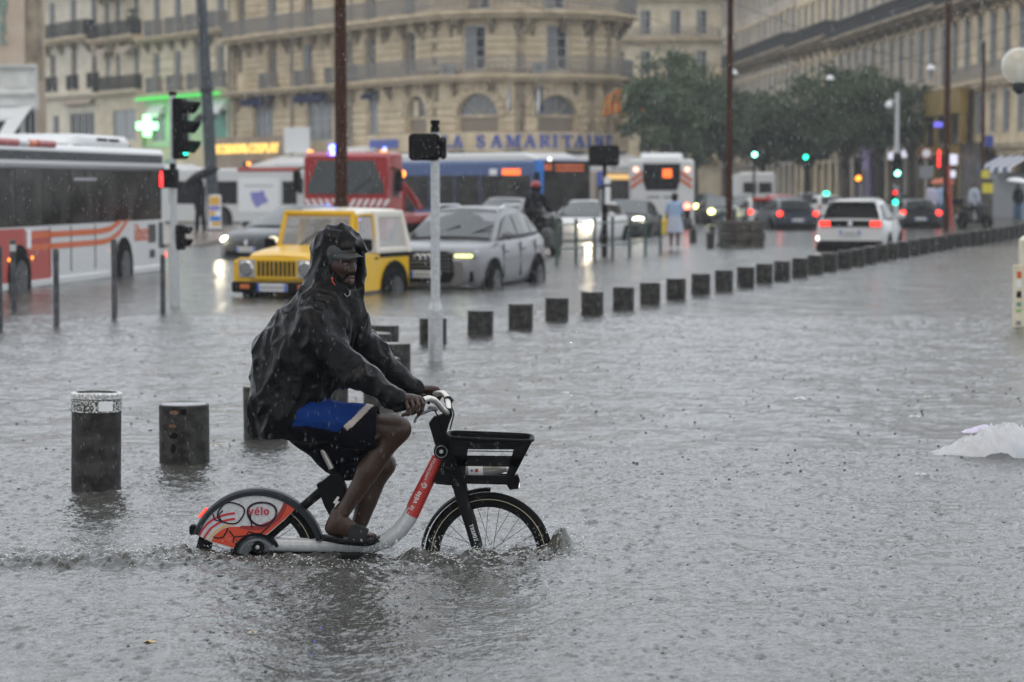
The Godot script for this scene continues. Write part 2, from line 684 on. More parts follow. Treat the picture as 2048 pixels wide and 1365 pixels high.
	mat.dark_cloth = paint(Color(0.011, 0.012, 0.015), 0.8)
	mat.dark_cloth.metallic_specular = 0.15
	mat.bag_yellow = paint(Color(0.6, 0.4, 0.01), 0.6)
	mat.helmet_red = paint(Color(0.3, 0.03, 0.03), 0.3)
	mat.parasol = paint(Color(0.5, 0.12, 0.06), 0.7)
	mat.skin = grained(fine, Color(0.030, 0.0165, 0.011), Color(0.052, 0.027, 0.018), 5.0, 0.42)
	mat.skin.metallic_specular = 0.4
	mat.beard = paint(Color(0.007, 0.006, 0.006), 0.8)
	mat.beard.metallic_specular = 0.2
	mat.lips = paint(Color(0.10, 0.045, 0.04), 0.4)
	mat.eye_white = paint(Color(0.3, 0.28, 0.26), 0.3)
	mat.cap = paint(Color(0.022, 0.026, 0.027), 0.6)
	mat.cord = paint(Color(0.6, 0.06, 0.02), 0.4)
	mat.raincoat = bumped(paint_tri(Color(0.007, 0.0073, 0.0082), 0.27, 1.1), crease, 0.9)
	mat.raincoat.metallic_specular = 0.23
	mat.raincoat_plain = paint(Color(0.011, 0.011, 0.012), 0.4)
	mat.shorts = paint(Color(1, 1, 1), 0.7)
	mat.shorts.vertex_color_use_as_albedo = true
	mat.shorts.metallic_specular = 0.2
	mat.sandal = paint(Color(0.012, 0.014, 0.015), 0.5)
	mat.sandal.metallic_specular = 0.25
	mat.leaf_tint = paint(Color(1, 1, 1), 0.6)
	mat.leaf_tint.vertex_color_use_as_albedo = true
	mat.leaf_tint.backlight_enabled = true
	mat.leaf_tint.backlight = lin(0.12, 0.16, 0.08)
	mat.globe = paint(Color(0.72, 0.68, 0.56), 0.1)
	mat.globe.transparency = BaseMaterial3D.TRANSPARENCY_ALPHA
	mat.globe.albedo_color.a = 0.42
	mat.mast_white = paint(Color(0.42, 0.44, 0.45), 0.4)
	mat.plinth_stone = grained(coarse, Color(0.04, 0.035, 0.03), Color(0.085, 0.073, 0.062), 0.9, 0.8)
	mat.green_hot = glow(Color(0.3, 1.0, 0.75), 6.0)
	mat.notice_yellow = paint(Color(0.6, 0.5, 0.03), 0.5)
	mat.foam = paint(Color(0.72, 0.72, 0.7), 0.35)
	mat.pharmacy = paint(Color(0.42, 0.58, 0.36), 0.6)
	mat.bag = paint(Color(0.74, 0.75, 0.77), 0.3)
	mat.bag.backlight_enabled = true
	mat.bag.backlight = lin(0.8, 0.8, 0.82)
	mat.bag_blue = paint(Color(0.05, 0.3, 0.5), 0.3)
	mat.bag_lilac = paint(Color(0.62, 0.57, 0.72), 0.35)
	mat.leaf_yellow = paint(Color(0.42, 0.3, 0.14), 0.5)
	mat.lens_dull = paint(Color(0.16, 0.165, 0.17), 0.12)
	mat.hardtop = coated(Color(0.62, 0.58, 0.5))
	mat.screen_glass = paint(Color(0.5, 0.52, 0.53), 0.06)
	mat.screen_glass.transparency = BaseMaterial3D.TRANSPARENCY_ALPHA
	mat.screen_glass.albedo_color.a = 0.3
	mat.pane_dim = mat.wet_car_glass
	mat.dark_side_glass = mat.wet_car_glass
	mat.wet_car_glass.metallic_specular = 0.42
	mat.running_lamp = glow(Color(0.95, 1.0, 0.35), 2.2)
	mat.dim_lamp = glow(Color(1.0, 0.85, 0.6), 1.2)
	mat.bus_glass = grained(coarse, Color(0.016, 0.015, 0.014), Color(0.05, 0.047, 0.042), 0.25, 0.1)
	mat.bus_red = paint(Color(0.36, 0.03, 0.018), 0.4)
	mat.print_blue = paint(Color(0.2, 0.2, 0.5), 0.5)
	mat.orange_dim = glow(Color(1.0, 0.2, 0.05), 0.5)
	mat.yellow_dim = glow(Color(1.0, 0.6, 0.2), 0.7)
	mat.tail_hot = glow(Color(1.0, 0.2, 0.12), 6.0)
	mat.brake_lamp = glow(Color(1.0, 0.45, 0.32), 3.0)
	mat.head_warm = glow(Color(1.0, 1.0, 0.35), 6.0)
	mat.tan_paint = coated(Color(0.22, 0.17, 0.11))
	mat.night_paint = coated(Color(0.02, 0.026, 0.04), 0.1)
	mat.flag_red = paint(Color(0.42, 0.03, 0.03), 0.8)
	mat.flag_gold = paint(Color(0.62, 0.36, 0.06), 0.8)
	mat.green_panel = paint(Color(0.16, 0.42, 0.08), 0.6)
	mat.violet_sign = glow(Color(0.2, 0.18, 1.0), 1.1)
	mat.white_sign = glow(Color(0.8, 0.8, 0.95), 0.9)
	mat.awning_stripe = paint(Color(0.06, 0.1, 0.24), 0.8)
	mat.foliage = leafy(Color(0.016, 0.036, 0.014), Color(0.05, 0.085, 0.034))
	mat.leaf_a = paint(Color(0.035, 0.062, 0.027), 0.55)
	mat.leaf_b = paint(Color(0.022, 0.045, 0.021), 0.55)
	mat.leaf_c = paint(Color(0.05, 0.078, 0.034), 0.55)
	for k in ["black_plastic", "rubber", "bollard", "fork_black", "mudguard", "black_gloss", "bus_glass", "dark_glass", "rust_pole", "blue_grey", "awning_blue", "post", "marker", "shop_dark", "iron", "pane"]:
		mat[k].metallic_specular = 0.14
	for k in ["leaf_a", "leaf_b", "leaf_c"]:
		mat[k].backlight_enabled = true
		mat[k].backlight = lin(0.05, 0.09, 0.03)


func paint_tri(color: Color, rough: float, per_metre: float) -> StandardMaterial3D:
	var m := paint(color, rough)
	m.uv1_triplanar = true
	m.uv1_scale = Vector3.ONE * per_metre
	return m


func coated(color: Color, metal := 0.0) -> StandardMaterial3D:
	var m := paint(color, 0.38, metal)
	m.clearcoat_enabled = true
	m.clearcoat = 0.35
	m.clearcoat_roughness = 0.1
	m.metallic_specular = 0.3
	return m


func coated_tri(im: Image, a: Color, b: Color) -> StandardMaterial3D:
	var m := grained(im, a, b, 2.0, 0.3)
	m.clearcoat_enabled = true
	m.clearcoat = 0.5
	m.clearcoat_roughness = 0.1
	return m


func leafy(a: Color, b: Color) -> StandardMaterial3D:
	return grained(mat.fine, a, b, 0.8, 0.6)


# ---------------------------------------------------------------- the flooded square

var swell := FastNoiseLite.new()
var chop := FastNoiseLite.new()
var wavelet := FastNoiseLite.new()


func churn(x: float, z: float) -> float:
	# how much the bicycle stirs the water at a place: its wake trails behind it to the left
	var t := 0.0
	if x < 0.45:
		var band := 0.22 + 0.06 * (0.3 - x)
		var mid := -11.42 + 0.05 * (0.3 - x)
		t = exp(-pow((z - mid) / band, 2.0)) * smoothstep(0.45, 0.1, x) * (1.0 if x > -1.4 else exp((x + 1.4) * 0.28))
	# bow waves spread from the front wheel towards the camera
	var along := clampf(0.25 - x, 0.0, 2.6)
	var arm := -11.45 + along * 0.75
	t = max(t, 0.5 * exp(-pow((z - arm) / 0.3, 2.0)) * smoothstep(2.6, 0.3, along) * smoothstep(0.35, 0.2, x))
	return t


func water_height(x: float, z: float, level: int) -> float:
	var h := swell.get_noise_2d(x, z * 0.8) * 0.02
	h += chop.get_noise_2d(x * 0.75, z) * 0.0085
	if level < 2:
		h += wavelet.get_noise_2d(x * 0.7, z) * 0.0038
	if level == 0:
		var t := churn(x, z)
		if t > 0.02:
			h += t * (chop.get_noise_2d(x * 1.6 + 40.0, z * 1.5) * 0.038 - 0.004 + wavelet.get_noise_2d(x * 1.1 + 9.0, z) * 0.016 + wavelet.get_noise_2d(x * 2.6 + 9.0, z * 2.2) * 0.007)
		h -= 0.034 * exp(-pow((z + 11.5) / 0.2, 2.0)) * smoothstep(-1.75, -1.2, x) * smoothstep(-0.42, -0.58, x)
		var q := Vector2(x - 0.235, z + 11.6)
		h += 0.10 * exp(-(q.x * q.x / 0.0042 + q.y * q.y / 0.004)) * (1.0 + 0.5 * wavelet.get_noise_2d(x * 3.0, z * 3.0))
		var q2 := Vector2(x + 0.46, z + 11.55)
		h += 0.035 * exp(-(q2.x * q2.x / 0.004 + q2.y * q2.y / 0.01))
		var q3 := Vector2(x + 1.62, z + 11.5)
		h += 0.03 * exp(-(q3.x * q3.x / 0.02 + q3.y * q3.y / 0.008))
		var q4 := Vector2(x + 2.0, z + 11.13)
		h += (0.035 + 0.03 * wavelet.get_noise_2d(x * 1.4, z * 1.6)) * exp(-(q4.x * q4.x / 0.3 + q4.y * q4.y / 0.008))
	return h


func water_strip(m: MB, z0: float, z1: float, half0: float, half1: float, dx: float, dz: float, level: int, drops: PackedVector3Array) -> void:
	var rows := int((z1 - z0) / dz) + 1
	var half: float = max(half0, half1)
	var cols := int(2 * half / dx) + 1
	var h := PackedFloat32Array()
	h.resize(rows * cols)
	for j in rows:
		var z := -(z0 + j * dz)
		for i in cols:
			var rim := minf(i, cols - 1 - i) * dx
			var y := water_height(-half + i * dx, z, level)
			h[j * cols + i] = y if rim > 0.6 else lerpf(-0.047, y, smoothstep(0.0, 0.6, rim))
	# where drops have just struck: a dimple with a raised ring
	for d in drops:
		var reach := d.y * 3.0
		var i0 := int((d.x - reach + half) / dx)
		var i1 := int((d.x + reach + half) / dx) + 1
		var j0 := int((-d.z - reach - z0) / dz)
		var j1 := int((-d.z + reach - z0) / dz) + 1
		for j in range(max(j0, 0), min(j1 + 1, rows)):
			for i in range(max(i0, 0), min(i1 + 1, cols)):
				var r := Vector2(-half + i * dx - d.x, -(z0 + j * dz) - d.z).length() / d.y
				if r < 3.0:
					h[j * cols + i] += d.y * 0.36 * cos(r * 2.2) * exp(-r * 0.75) * -1.0
	var base := m.v.size()
	var nv := PackedVector3Array()
	var nn := PackedVector3Array()
	nv.resize(rows * cols)
	nn.resize(rows * cols)
	for j in rows:
		var z := -(z0 + j * dz)
		for i in cols:
			var k := j * cols + i
			nv[k] = Vector3(-half + i * dx, h[k], z)
			var gx := (h[j * cols + min(i + 1, cols - 1)] - h[j * cols + max(i - 1, 0)]) / (2 * dx)
			var gz := (h[max(j - 1, 0) * cols + i] - h[min(j + 1, rows - 1) * cols + i]) / (2 * dz)
			nn[k] = Vector3(-gx, 1.0, -gz).normalized()
	m.v.append_array(nv)
	m.n.append_array(nn)
	var ix := PackedInt32Array()
	ix.resize((rows - 1) * (cols - 1) * 6)
	var w := 0
	for j in rows - 1:
		for i in cols - 1:
			var a := base + j * cols + i
			# rows run away from the camera; clockwise seen from above
			ix[w] = a
			ix[w + 1] = a + cols
			ix[w + 2] = a + cols + 1
			ix[w + 3] = a
			ix[w + 4] = a + cols + 1
			ix[w + 5] = a + 1
			w += 6
	m.ix.append_array(ix)


var drops_near := PackedVector3Array()


func build_setting() -> void:
	for k in [[swell, 0.75, 2, 4], [chop, 3.6, 3, 9], [wavelet, 11.0, 2, 15]]:
		var n: FastNoiseLite = k[0]
		n.noise_type = FastNoiseLite.TYPE_SIMPLEX_SMOOTH
		n.frequency = k[1]
		n.fractal_octaves = k[2]
		n.seed = k[3]
	# ground under the flood
	var g := MB.new()
	g.quad(Vector3(-600, -0.36, 60), Vector3(600, -0.36, 60), Vector3(600, -0.36, -700), Vector3(-600, -0.36, -700))
	structure("ground", g, mat.asphalt)
	var far := PackedVector3Array()
	for k in 6500:
		var z := lerpf(7.4, 16.0, pow(rng.randf(), 0.65))
		drops_near.append(Vector3((rng.randf() * 2 - 1) * 0.245 * z, rng.randf_range(0.011, 0.026), -z))
	for k in 5000:
		var z := lerpf(16.0, 32.0, sqrt(rng.randf()))
		far.append(Vector3((rng.randf() * 2 - 1) * 0.245 * z, rng.randf_range(0.02, 0.036), -z))
	var w := MB.new()
	water_strip(w, 7.2, 16.0, 2.0, 4.3, 0.0125, 0.016, 0, drops_near)
	water_strip(w, 16.0, 32.0, 4.0, 8.2, 0.03, 0.04, 1, far)
	water_strip(w, 32.0, 66.0, 8.0, 16.0, 0.075, 0.1, 2, PackedVector3Array())
	# beyond and beside: the sheet goes on to the end of the street
	w.c.resize(w.v.size())
	var e := -0.045
	w.quad(Vector3(-300, e, 40), Vector3(300, e, 40), Vector3(300, e, -500), Vector3(-300, e, -500))
	structure("water", w, mat.water)
	# the raised stop where a man waits under an umbrella, brown and wet
	var p := MB.new()
	p.box(Vector3(-11.2, -0.15, -79), Vector3(5.0, 0.46, 26), 0.03)
	structure("pavement", p, mat.wet_stone)

# ---------------------------------------------------------------- buildings

var shared := {}


func facade(called: String, label: String, origin: Vector3, right: Vector3, bend_from := 1e9, radius := 1.0) -> Dictionary:
	# a building front: x runs along it to the right, y up, z out of it; past bend_from it curves back round RADIUS
	var o := thing(called, label, "building", origin)
	var r := right.normalized()
	o.basis = Basis(r, Vector3.UP, r.cross(Vector3.UP))
	return {"node": o, "xj": bend_from, "r": radius}


func bend(b: Dictionary, p: Vector3) -> Vector3:
	if p.x <= b.xj:
		return p
	var a: float = (p.x - b.xj) / b.r
	return Vector3(b.xj + (b.r + p.z) * sin(a), p.y, -b.r + (b.r + p.z) * cos(a))


func bend_turn(b: Dictionary, x: float) -> Basis:
	return Basis(Vector3.UP, (x - b.xj) / b.r if x > b.xj else 0.0)


func slab(m: MB, b: Dictionary, x0: float, x1: float, y0: float, y1: float, z0: float, z1: float) -> void:
	var n := 1
	if x1 > b.xj:
		n = int(ceil((x1 - maxf(x0, b.xj)) / 0.5)) + (1 if x0 < b.xj else 0)
	for k in n:
		var a: float = lerpf(x0, x1, float(k) / n)
		var c: float = lerpf(x0, x1, float(k + 1) / n)
		if n > 1 and x0 < b.xj:
			a = x0 if k == 0 else lerpf(b.xj, x1, float(k - 1) / (n - 1))
			c = b.xj if k == 0 else lerpf(b.xj, x1, float(k) / (n - 1))
		var q := []
		for j in 8:
			q.append(bend(b, Vector3(c if j & 1 else a, y1 if j & 2 else y0, z1 if j & 4 else z0)))
		m.quad(q[4], q[5], q[7], q[6])
		m.quad(q[6], q[7], q[3], q[2])
		m.quad(q[0], q[1], q[5], q[4])
		if k == n - 1:
			m.quad(q[5], q[1], q[3], q[7])
		if k == 0:
			m.quad(q[0], q[4], q[6], q[2])


func wall_rows(m: MB, b: Dictionary, x0: float, x1: float, y0: float, y1: float, holes: Array, thick := 0.45) -> Array:
	# one storey of wall with rectangular holes [x, width, bottom, height]; returns the piers between them
	var piers := []
	var at := x0
	for h in holes:
		var l: float = h[0] - h[1] / 2
		var r: float = h[0] + h[1] / 2
		if l > at:
			slab(m, b, at, l, y0, y1, -thick, 0)
			piers.append([at, l])
		if h[2] > y0:
			slab(m, b, l, r, y0, h[2], -thick, 0)
		if h[2] + h[3] < y1:
			slab(m, b, l, r, h[2] + h[3], y1, -thick, 0)
		at = r
	if at < x1:
		slab(m, b, at, x1, y0, y1, -thick, 0)
		piers.append([at, x1])
	return piers


func stone_courses(b: Dictionary, piers: Array, y0: float, y1: float, step: float, m: Material) -> void:
	# proud stones with a joint between them, each a piece of its own
	for p in piers:
		if p[1] - p[0] < 0.5:
			continue
		var y := y0
		while y + step * 0.6 < y1:
			var top := minf(y + step - 0.075, y1)
			var long: bool = p[1] - p[0] > 2.4
			var cut: float = lerpf(p[0], p[1], 0.5 + (0.12 if int(y / step) % 2 == 0 else -0.12))
			for q in ([[p[0] + 0.12, cut - 0.02], [cut + 0.02, p[1] - 0.12]] if long else [[p[0] + 0.12, p[1] - 0.12]]):
				var s := MB.new()
				slab(s, b, q[0], q[1], y, top, 0.0, 0.1)
				part("stone_block", s, m, b.node)
			y += step


func window_at(b: Dictionary, x: float, w: float, y: float, h: float, kind := "grey", rows := 4, deep := 0.14) -> void:
	# frame > pane, shutter
	var key := "%.2f %.2f %s %d" % [w, h, kind, rows]
	if not shared.has(key):
		var f := MB.new()
		for s in [-1, 1]:
			f.box(Vector3(s * (w / 2 - 0.04), h / 2, 0), Vector3(0.08, h, 0.1))
		f.box(Vector3(0, 0.05, 0), Vector3(w - 0.16, 0.1, 0.1))
		f.box(Vector3(0, h - 0.05, 0), Vector3(w - 0.16, 0.1, 0.1))
		f.box(Vector3(0, h / 2, 0), Vector3(0.09, h - 0.2, 0.08))
		for k in range(1, rows):
			for s in [-1, 1]:
				f.box(Vector3(s * (w / 4 - 0.02), 0.1 + (h - 0.2) * k / rows, 0), Vector3(w / 2 - 0.14, 0.045, 0.06))
		var g := MB.new()
		g.box(Vector3(0, h / 2, -0.02), Vector3(w - 0.1, h - 0.1, 0.02))
		var sh := MB.new()
		var n := int(h / 0.16)
		for s in [-1, 1]:
			sh.box(Vector3(s * (w / 4 - 0.03), h / 2, 0), Vector3(0.05, h, 0.05))
		for k in n:
			sh.box(Vector3(0, h * (k + 0.5) / n, 0), Vector3(w / 2 - 0.11, h / n * 0.86, 0.03), 0.0, Basis(Vector3.RIGHT, 0.35))
		shared[key] = [f.mesh(), g.mesh(), sh.mesh()]
	var s: Array = shared[key]
	var turn := bend_turn(b, x)
	var o := part("window", s[0], mat.frame_white, b.node, bend(b, Vector3(x, y, -deep)), turn)
	part("pane", s[1], mat.pane_pale if kind == "pale" else mat.pane, o)
	if kind == "grey" or kind == "brown":
		var sm: Material = mat.shutter_grey if kind == "grey" else mat.shutter_brown
		part("shutter", s[2], sm, o, Vector3(-w * 0.25, 0, 0.09))


func railing(b: Dictionary, x0: float, x1: float, y: float, h: float, z: float, m: Material, gap := 0.16, ends := true) -> void:
	var r := MB.new()
	slab(r, b, x0, x1, y + h - 0.05, y + h, z - 0.03, z + 0.03)
	slab(r, b, x0, x1, y + 0.08, y + 0.11, z - 0.02, z + 0.02)
	slab(r, b, x0, x1, y + h * 0.62, y + h * 0.62 + 0.03, z - 0.015, z + 0.015)
	var n := int((x1 - x0) / gap)
	for k in n + 1:
		var x := lerpf(x0, x1, float(k) / n)
		slab(r, b, x - 0.018, x + 0.018, y + 0.11, y + h - 0.05, z - 0.018, z + 0.018)
		if k % 2 == 0 and k < n:
			# scrollwork in every other gap
			slab(r, b, x + 0.02, x + gap * 0.95, y + h * 0.3, y + h * 0.42, z - 0.012, z + 0.012)
	if ends:
		for x in [x0, x1]:
			slab(r, b, x - 0.03, x + 0.03, y, y + h, 0.0, z)
	part("railing", r, m, b.node)


func ledge(b: Dictionary, x0: float, x1: float, y: float, out: float, thick: float, m: Material, brackets := 2.4) -> void:
	var s := MB.new()
	slab(s, b, x0, x1, y - thick * 0.45, y, -0.1, out)
	slab(s, b, x0, x1, y - thick, y - thick * 0.45, -0.1, out * 0.72)
	part("balcony_slab", s, m, b.node)
	if brackets > 0.0:
		var n := int((x1 - x0) / brackets)
		for k in n:
			var x := x0 + (k + 0.5) * (x1 - x0) / n
			var t := MB.new()
			var o := out * 0.62
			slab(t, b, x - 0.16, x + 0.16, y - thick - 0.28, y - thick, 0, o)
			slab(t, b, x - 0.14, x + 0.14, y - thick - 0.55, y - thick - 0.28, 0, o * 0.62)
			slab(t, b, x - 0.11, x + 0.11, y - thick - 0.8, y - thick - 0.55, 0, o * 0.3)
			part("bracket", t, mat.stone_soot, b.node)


func arch_hole(m: MB, b: Dictionary, x: float, r: float, spring: float, top: float) -> void:
	# fills the corners above a round arch up to TOP
	for k in 24:
		var a := -r + 2 * r * k / 24.0
		var c := -r + 2 * r * (k + 1) / 24.0
		var q: float = minf(absf(a), absf(c)) if a * c > 0 else 0.0
		var y := spring + sqrt(maxf(r * r - q * q, 0.0))
		if y < top:
			slab(m, b, x + a, x + c, y, top, -0.45, 0)


func arched_window(b: Dictionary, x: float, r: float, y0: float, spring: float) -> void:
	var turn := bend_turn(b, x)
	var at := bend(b, Vector3(x, 0, -0.3))
	var f := MB.new()
	f.box(Vector3(0, spring, 0), Vector3(2 * r, 0.14, 0.1))
	for s in [-1, 1]:
		f.box(Vector3(s * (r - 0.05), (y0 + spring) / 2, 0), Vector3(0.1, spring - y0, 0.1))
	for k in 3:
		var a := PI * (k + 1) / 4.0
		f.tube([Vector3(0, spring, 0), Vector3(cos(a) * r, spring + sin(a) * r, 0)], 0.03, 4)
	var o := part("window", f, mat.stone_trim, b.node, at, turn)
	var g := MB.new()
	var pts := []
	for k in 17:
		pts.append(Vector2(cos(PI * k / 16.0) * r, spring + sin(PI * k / 16.0) * r))
	g.prism(pts, -0.06, -0.03)
	part("pane", g, mat.pane_pale, o)
	var bl := MB.new()
	bl.box(Vector3(0, (y0 + spring) / 2, -0.04), Vector3(2 * r - 0.1, spring - y0, 0.03))
	part("blind", bl, mat.shutter_brown, o)
	# stones of the arch
	for k in 11:
		var a := PI * (k + 0.5) / 11.0
		var v := MB.new()
		var tall := 0.62 if k == 5 else 0.46
		v.box(Vector3(0, r + tall / 2 + 0.03, 0.03), Vector3((r + 0.2) * PI / 11.0 - 0.03, tall, 0.14), 0.02)
		part("voussoir", v, mat.stone_trim, b.node, bend(b, Vector3(x, spring, 0.0)), turn * Basis(Vector3.BACK, a - PI / 2))


func awning(b: Dictionary, x: float, w: float, y: float, out: float, drop: float, m: Material, hang := 0.22) -> void:
	var s := MB.new()
	var q := [Vector3(x - w / 2, y, 0.03), Vector3(x + w / 2, y, 0.03), Vector3(x + w / 2, y - drop, out), Vector3(x - w / 2, y - drop, out)]
	s.quad(bend(b, q[3]), bend(b, q[2]), bend(b, q[1]), bend(b, q[0]))
	for k in 2:
		var u: Vector3 = q[0] if k == 0 else q[1]
		var l: Vector3 = q[3] if k == 0 else q[2]
		s.tri(bend(b, u), bend(b, l), bend(b, Vector3(u.x, l.y, 0.03)))
	slab(s, b, x - w / 2, x + w / 2, y - drop - hang, y - drop, out - 0.02, out)
	part("awning", s, m, b.node)


func build_buildings() -> void:
	corner_building()
	left_row()
	right_row()


func corner_building() -> void:
	var b := facade("corner_building", "beige stone corner building with rounded end, arched windows and blue store lettering", Vector3(-18.82, 0, -162.95), Vector3(0.5075, 0, 0.8616), 28.4, 5.75)
	var w := MB.new()
	var end := 43.6
	# ground floor, mostly hidden behind the traffic
	var shops := []
	for x in [3.0, 8.0, 13.0, 18.0, 23.0, 28.0, 33.0, 37.6]:
		shops.append([x, 3.6, -0.4, 3.2])
	wall_rows(w, b, 0, end, -0.4, 3.6, shops)
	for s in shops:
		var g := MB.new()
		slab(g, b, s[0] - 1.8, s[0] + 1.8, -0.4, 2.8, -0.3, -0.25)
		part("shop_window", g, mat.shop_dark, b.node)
	# mezzanine: square shop windows to the left, arches to the right
	var mezz := [[5.19, 2.9, 4.3, 2.9], [13.54, 3.6, 4.3, 2.9], [20.78, 1.25, 4.4, 2.7], [26.22, 2.5, 3.7, 3.0], [31.8, 2.5, 3.7, 3.0], [36.4, 2.3, 3.7, 3.0], [42.0, 2.0, 3.7, 3.0]]
	var piers := wall_rows(w, b, 0, end, 3.6, 7.4, mezz)
	for k in [3, 4, 5, 6]:
		var h: Array = mezz[k]
		arch_hole(w, b, h[0], h[1] / 2, 5.45, 6.7)
		arched_window(b, h[0], h[1] / 2, 3.7, 5.45)
	for k in [0, 1]:
		var h: Array = mezz[k]
		for j in 3:
			window_at(b, h[0] + (j - 1) * h[1] / 3.0, h[1] / 3.0 - 0.04, 4.3, 2.9, "pale", 2)
		awning(b, h[0], h[1] + 0.5, 7.3, 0.9, 0.2, mat.awning_blue, 0.42)
	window_at(b, mezz[2][0], 1.2, 4.4, 2.7, "pale", 2)
	awning(b, mezz[2][0], 1.5, 7.2, 0.5, 0.3, mat.awning_blue)
	stone_courses(b, piers, 4.2, 6.5, 0.44, mat.stone)
	# first floor
	var first := [[1.52, 0.7, 9.0, 1.7], [6.51, 1.3, 8.0, 2.45], [11.82, 1.3, 8.0, 2.45], [16.21, 1.3, 8.0, 2.45], [20.45, 1.3, 8.0, 2.45], [25.42, 1.35, 8.0, 2.45], [31.64, 1.3, 8.0, 2.5], [36.4, 1.25, 8.0, 2.5], [42.0, 1.2, 8.0, 2.5]]
	piers = wall_rows(w, b, 0, end, 7.4, 10.9, first)
	for k in first.size():
		var h: Array = first[k]
		window_at(b, h[0], h[1], h[2], h[3], "brown" if k in [0, 1, 4, 5] else "grey")
	stone_courses(b, piers, 8.05, 10.3, 0.4, mat.stone)
	ledge(b, 0, end, 7.75, 0.85, 0.36, mat.stone_trim)
	for k in [1, 2, 3]:
		railing(b, first[k][0] - 0.95, first[k][0] + 0.95, 7.75, 1.0, 0.55, mat.iron_grey)
	railing(b, first[4][0] - 1.6, end - 0.5, 7.75, 1.0, 0.75, mat.iron_grey)
	# string course with carved heads under the next balcony
	for x in [3.21, 9.01, 14.11, 22.2, 27.2, 30.06, 34.14, 34.98, 38.25]:
		var t := MB.new()
		t.box(Vector3(0, 0, 0.12), Vector3(0.42, 0.55, 0.24), 0.1)
		t.box(Vector3(0, -0.42, 0.07), Vector3(0.26, 0.3, 0.14), 0.05)
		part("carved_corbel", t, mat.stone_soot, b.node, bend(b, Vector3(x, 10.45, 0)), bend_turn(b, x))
	# second floor
	var second := [[1.77, 1.2, 11.4, 2.6], [6.58, 1.3, 11.4, 2.6], [11.96, 1.3, 11.4, 2.6], [16.21, 1.3, 11.4, 2.6], [20.45, 1.3, 11.4, 2.6], [25.42, 1.3, 11.4, 2.6], [31.86, 1.35, 11.4, 2.6], [36.22, 1.3, 11.4, 2.6], [42.0, 1.2, 11.4, 2.6]]
	piers = wall_rows(w, b, 0, end, 10.9, 14.6, second)
	for k in second.size():
		window_at(b, second[k][0], second[k][1], second[k][2], second[k][3], "grey" if k % 2 else "brown")
	stone_courses(b, piers, 11.4, 14.3, 0.48, mat.stone)
	ledge(b, 0, end, 11.3, 1.05, 0.42, mat.stone_trim, 1.9)
	railing(b, 0.6, end - 0.5, 11.3, 1.05, 0.95, mat.iron_grey)
	wall_rows(w, b, 0, end, 14.6, 18.0, [])
	ledge(b, 0, end, 15.0, 0.7, 0.5, mat.stone_trim, 0)
	# pilasters
	for x in [0.71, 17.58, 28.52, 34.28, 38.63, 40.2]:
		var t := MB.new()
		slab(t, b, x - 0.28, x + 0.28, 3.7, 7.3, 0.0, 0.1)
		slab(t, b, x - 0.28, x + 0.28, 7.9, 10.8, 0.0, 0.1)
		part("pilaster", t, mat.stone_soot, b.node)
	# rain pipes
	for x in [0.05, 9.76, 18.18]:
		var t := MB.new()
		t.tube([Vector3(x, 3.5, 0.2), Vector3(x, 15, 0.2)], 0.07, 6)
		part("rain_pipe", t, mat.zinc, b.node)
	part("wall", w, mat.stone, b.node)
	# parapet board that carries the lettering
	var p := MB.new()
	slab(p, b, 20.91, end, 3.45, 4.55, 0.3, 0.5)
	part("sign_board", p, mat.stone_trim, b.node)
	var px := [30.12, 30.86, 32.24, 33.05, 33.93, 34.77, 35.52, 36.1, 36.76, 37.46, 38.09, 38.76, 39.6]
	var text := "LASAMARITAINE"
	for k in text.length():
		part("letter", words(text[k], 0.72, 0.08, true, true), mat.letter_blue, b.node, bend(b, Vector3(px[k], 4.02, 0.56)), bend_turn(b, px[k]))
	var strip := MB.new()
	slab(strip, b, 21.3, 24.86, 3.75, 4.25, 0.5, 0.56)
	part("blue_sign", strip, mat.letter_blue, b.node)
	# long pale canopy over the terrace
	for k in 12:
		var x0 := 24.0 + k * 1.55
		var t := MB.new()
		var q := [bend(b, Vector3(x0 + 0.03, 3.35, 0.5)), bend(b, Vector3(x0 + 1.5, 3.35, 0.5)), bend(b, Vector3(x0 + 1.5, 2.6, 3.0)), bend(b, Vector3(x0 + 0.03, 2.6, 3.0))]
		t.quad(q[3], q[2], q[1], q[0])
		var dn := Vector3(0, -0.25, 0)
		t.quad(q[3] + dn, q[2] + dn, q[2], q[3])
		part("canopy_panel", t, mat.awning_white, b.node)
		if k % 2 == 0:
			var lb := MB.new()
			lb.box(Vector3.ZERO, Vector3(1.1, 0.16, 0.3), 0.03)
			part("canopy_bracket", lb, mat.iron, b.node, bend(b, Vector3(x0 + 0.7, 3.42, 0.75)), bend_turn(b, x0))
	# lit shop sign over a brown front
	var front := MB.new()
	slab(front, b, -3.6, 9.76, 2.0, 4.75, 0.05, 0.3)
	part("shop_front", front, mat.brown_wall, b.node)
	var dark := MB.new()
	slab(dark, b, 2.49, 9.16, 0.2, 3.1, 0.3, 0.36)
	part("shop_window", dark, mat.shop_dark, b.node)
	for q in [["TECH", -1.11], ["SHOP", 1.36], ["&", 2.98], ["COSPLAY", 5.81]]:
		part("lit_sign", words(q[0], 0.62, 0.08), mat.yellow_sign, b.node, Vector3(q[1], 3.95, 0.36), Basis.from_scale(Vector3(1.25, 1.0, 1.0)))
	for x in [4.01, 6.43, -2.63]:
		var t := MB.new()
		t.ball(Vector3.ZERO, Vector3(0.13, 0.13, 0.13), 10, 6)
		part("spot_lamp", t, mat.amber_lamp, b.node, Vector3(x, 2.95, 0.6))
	# white hoarding and grey stall roofs beside it
	var board := MB.new()
	board.box(Vector3(12.68, 4.35, 1.2), Vector3(3.6, 1.6, 0.12), 0.02)
	part("white_board", board, mat.awning_white, b.node)
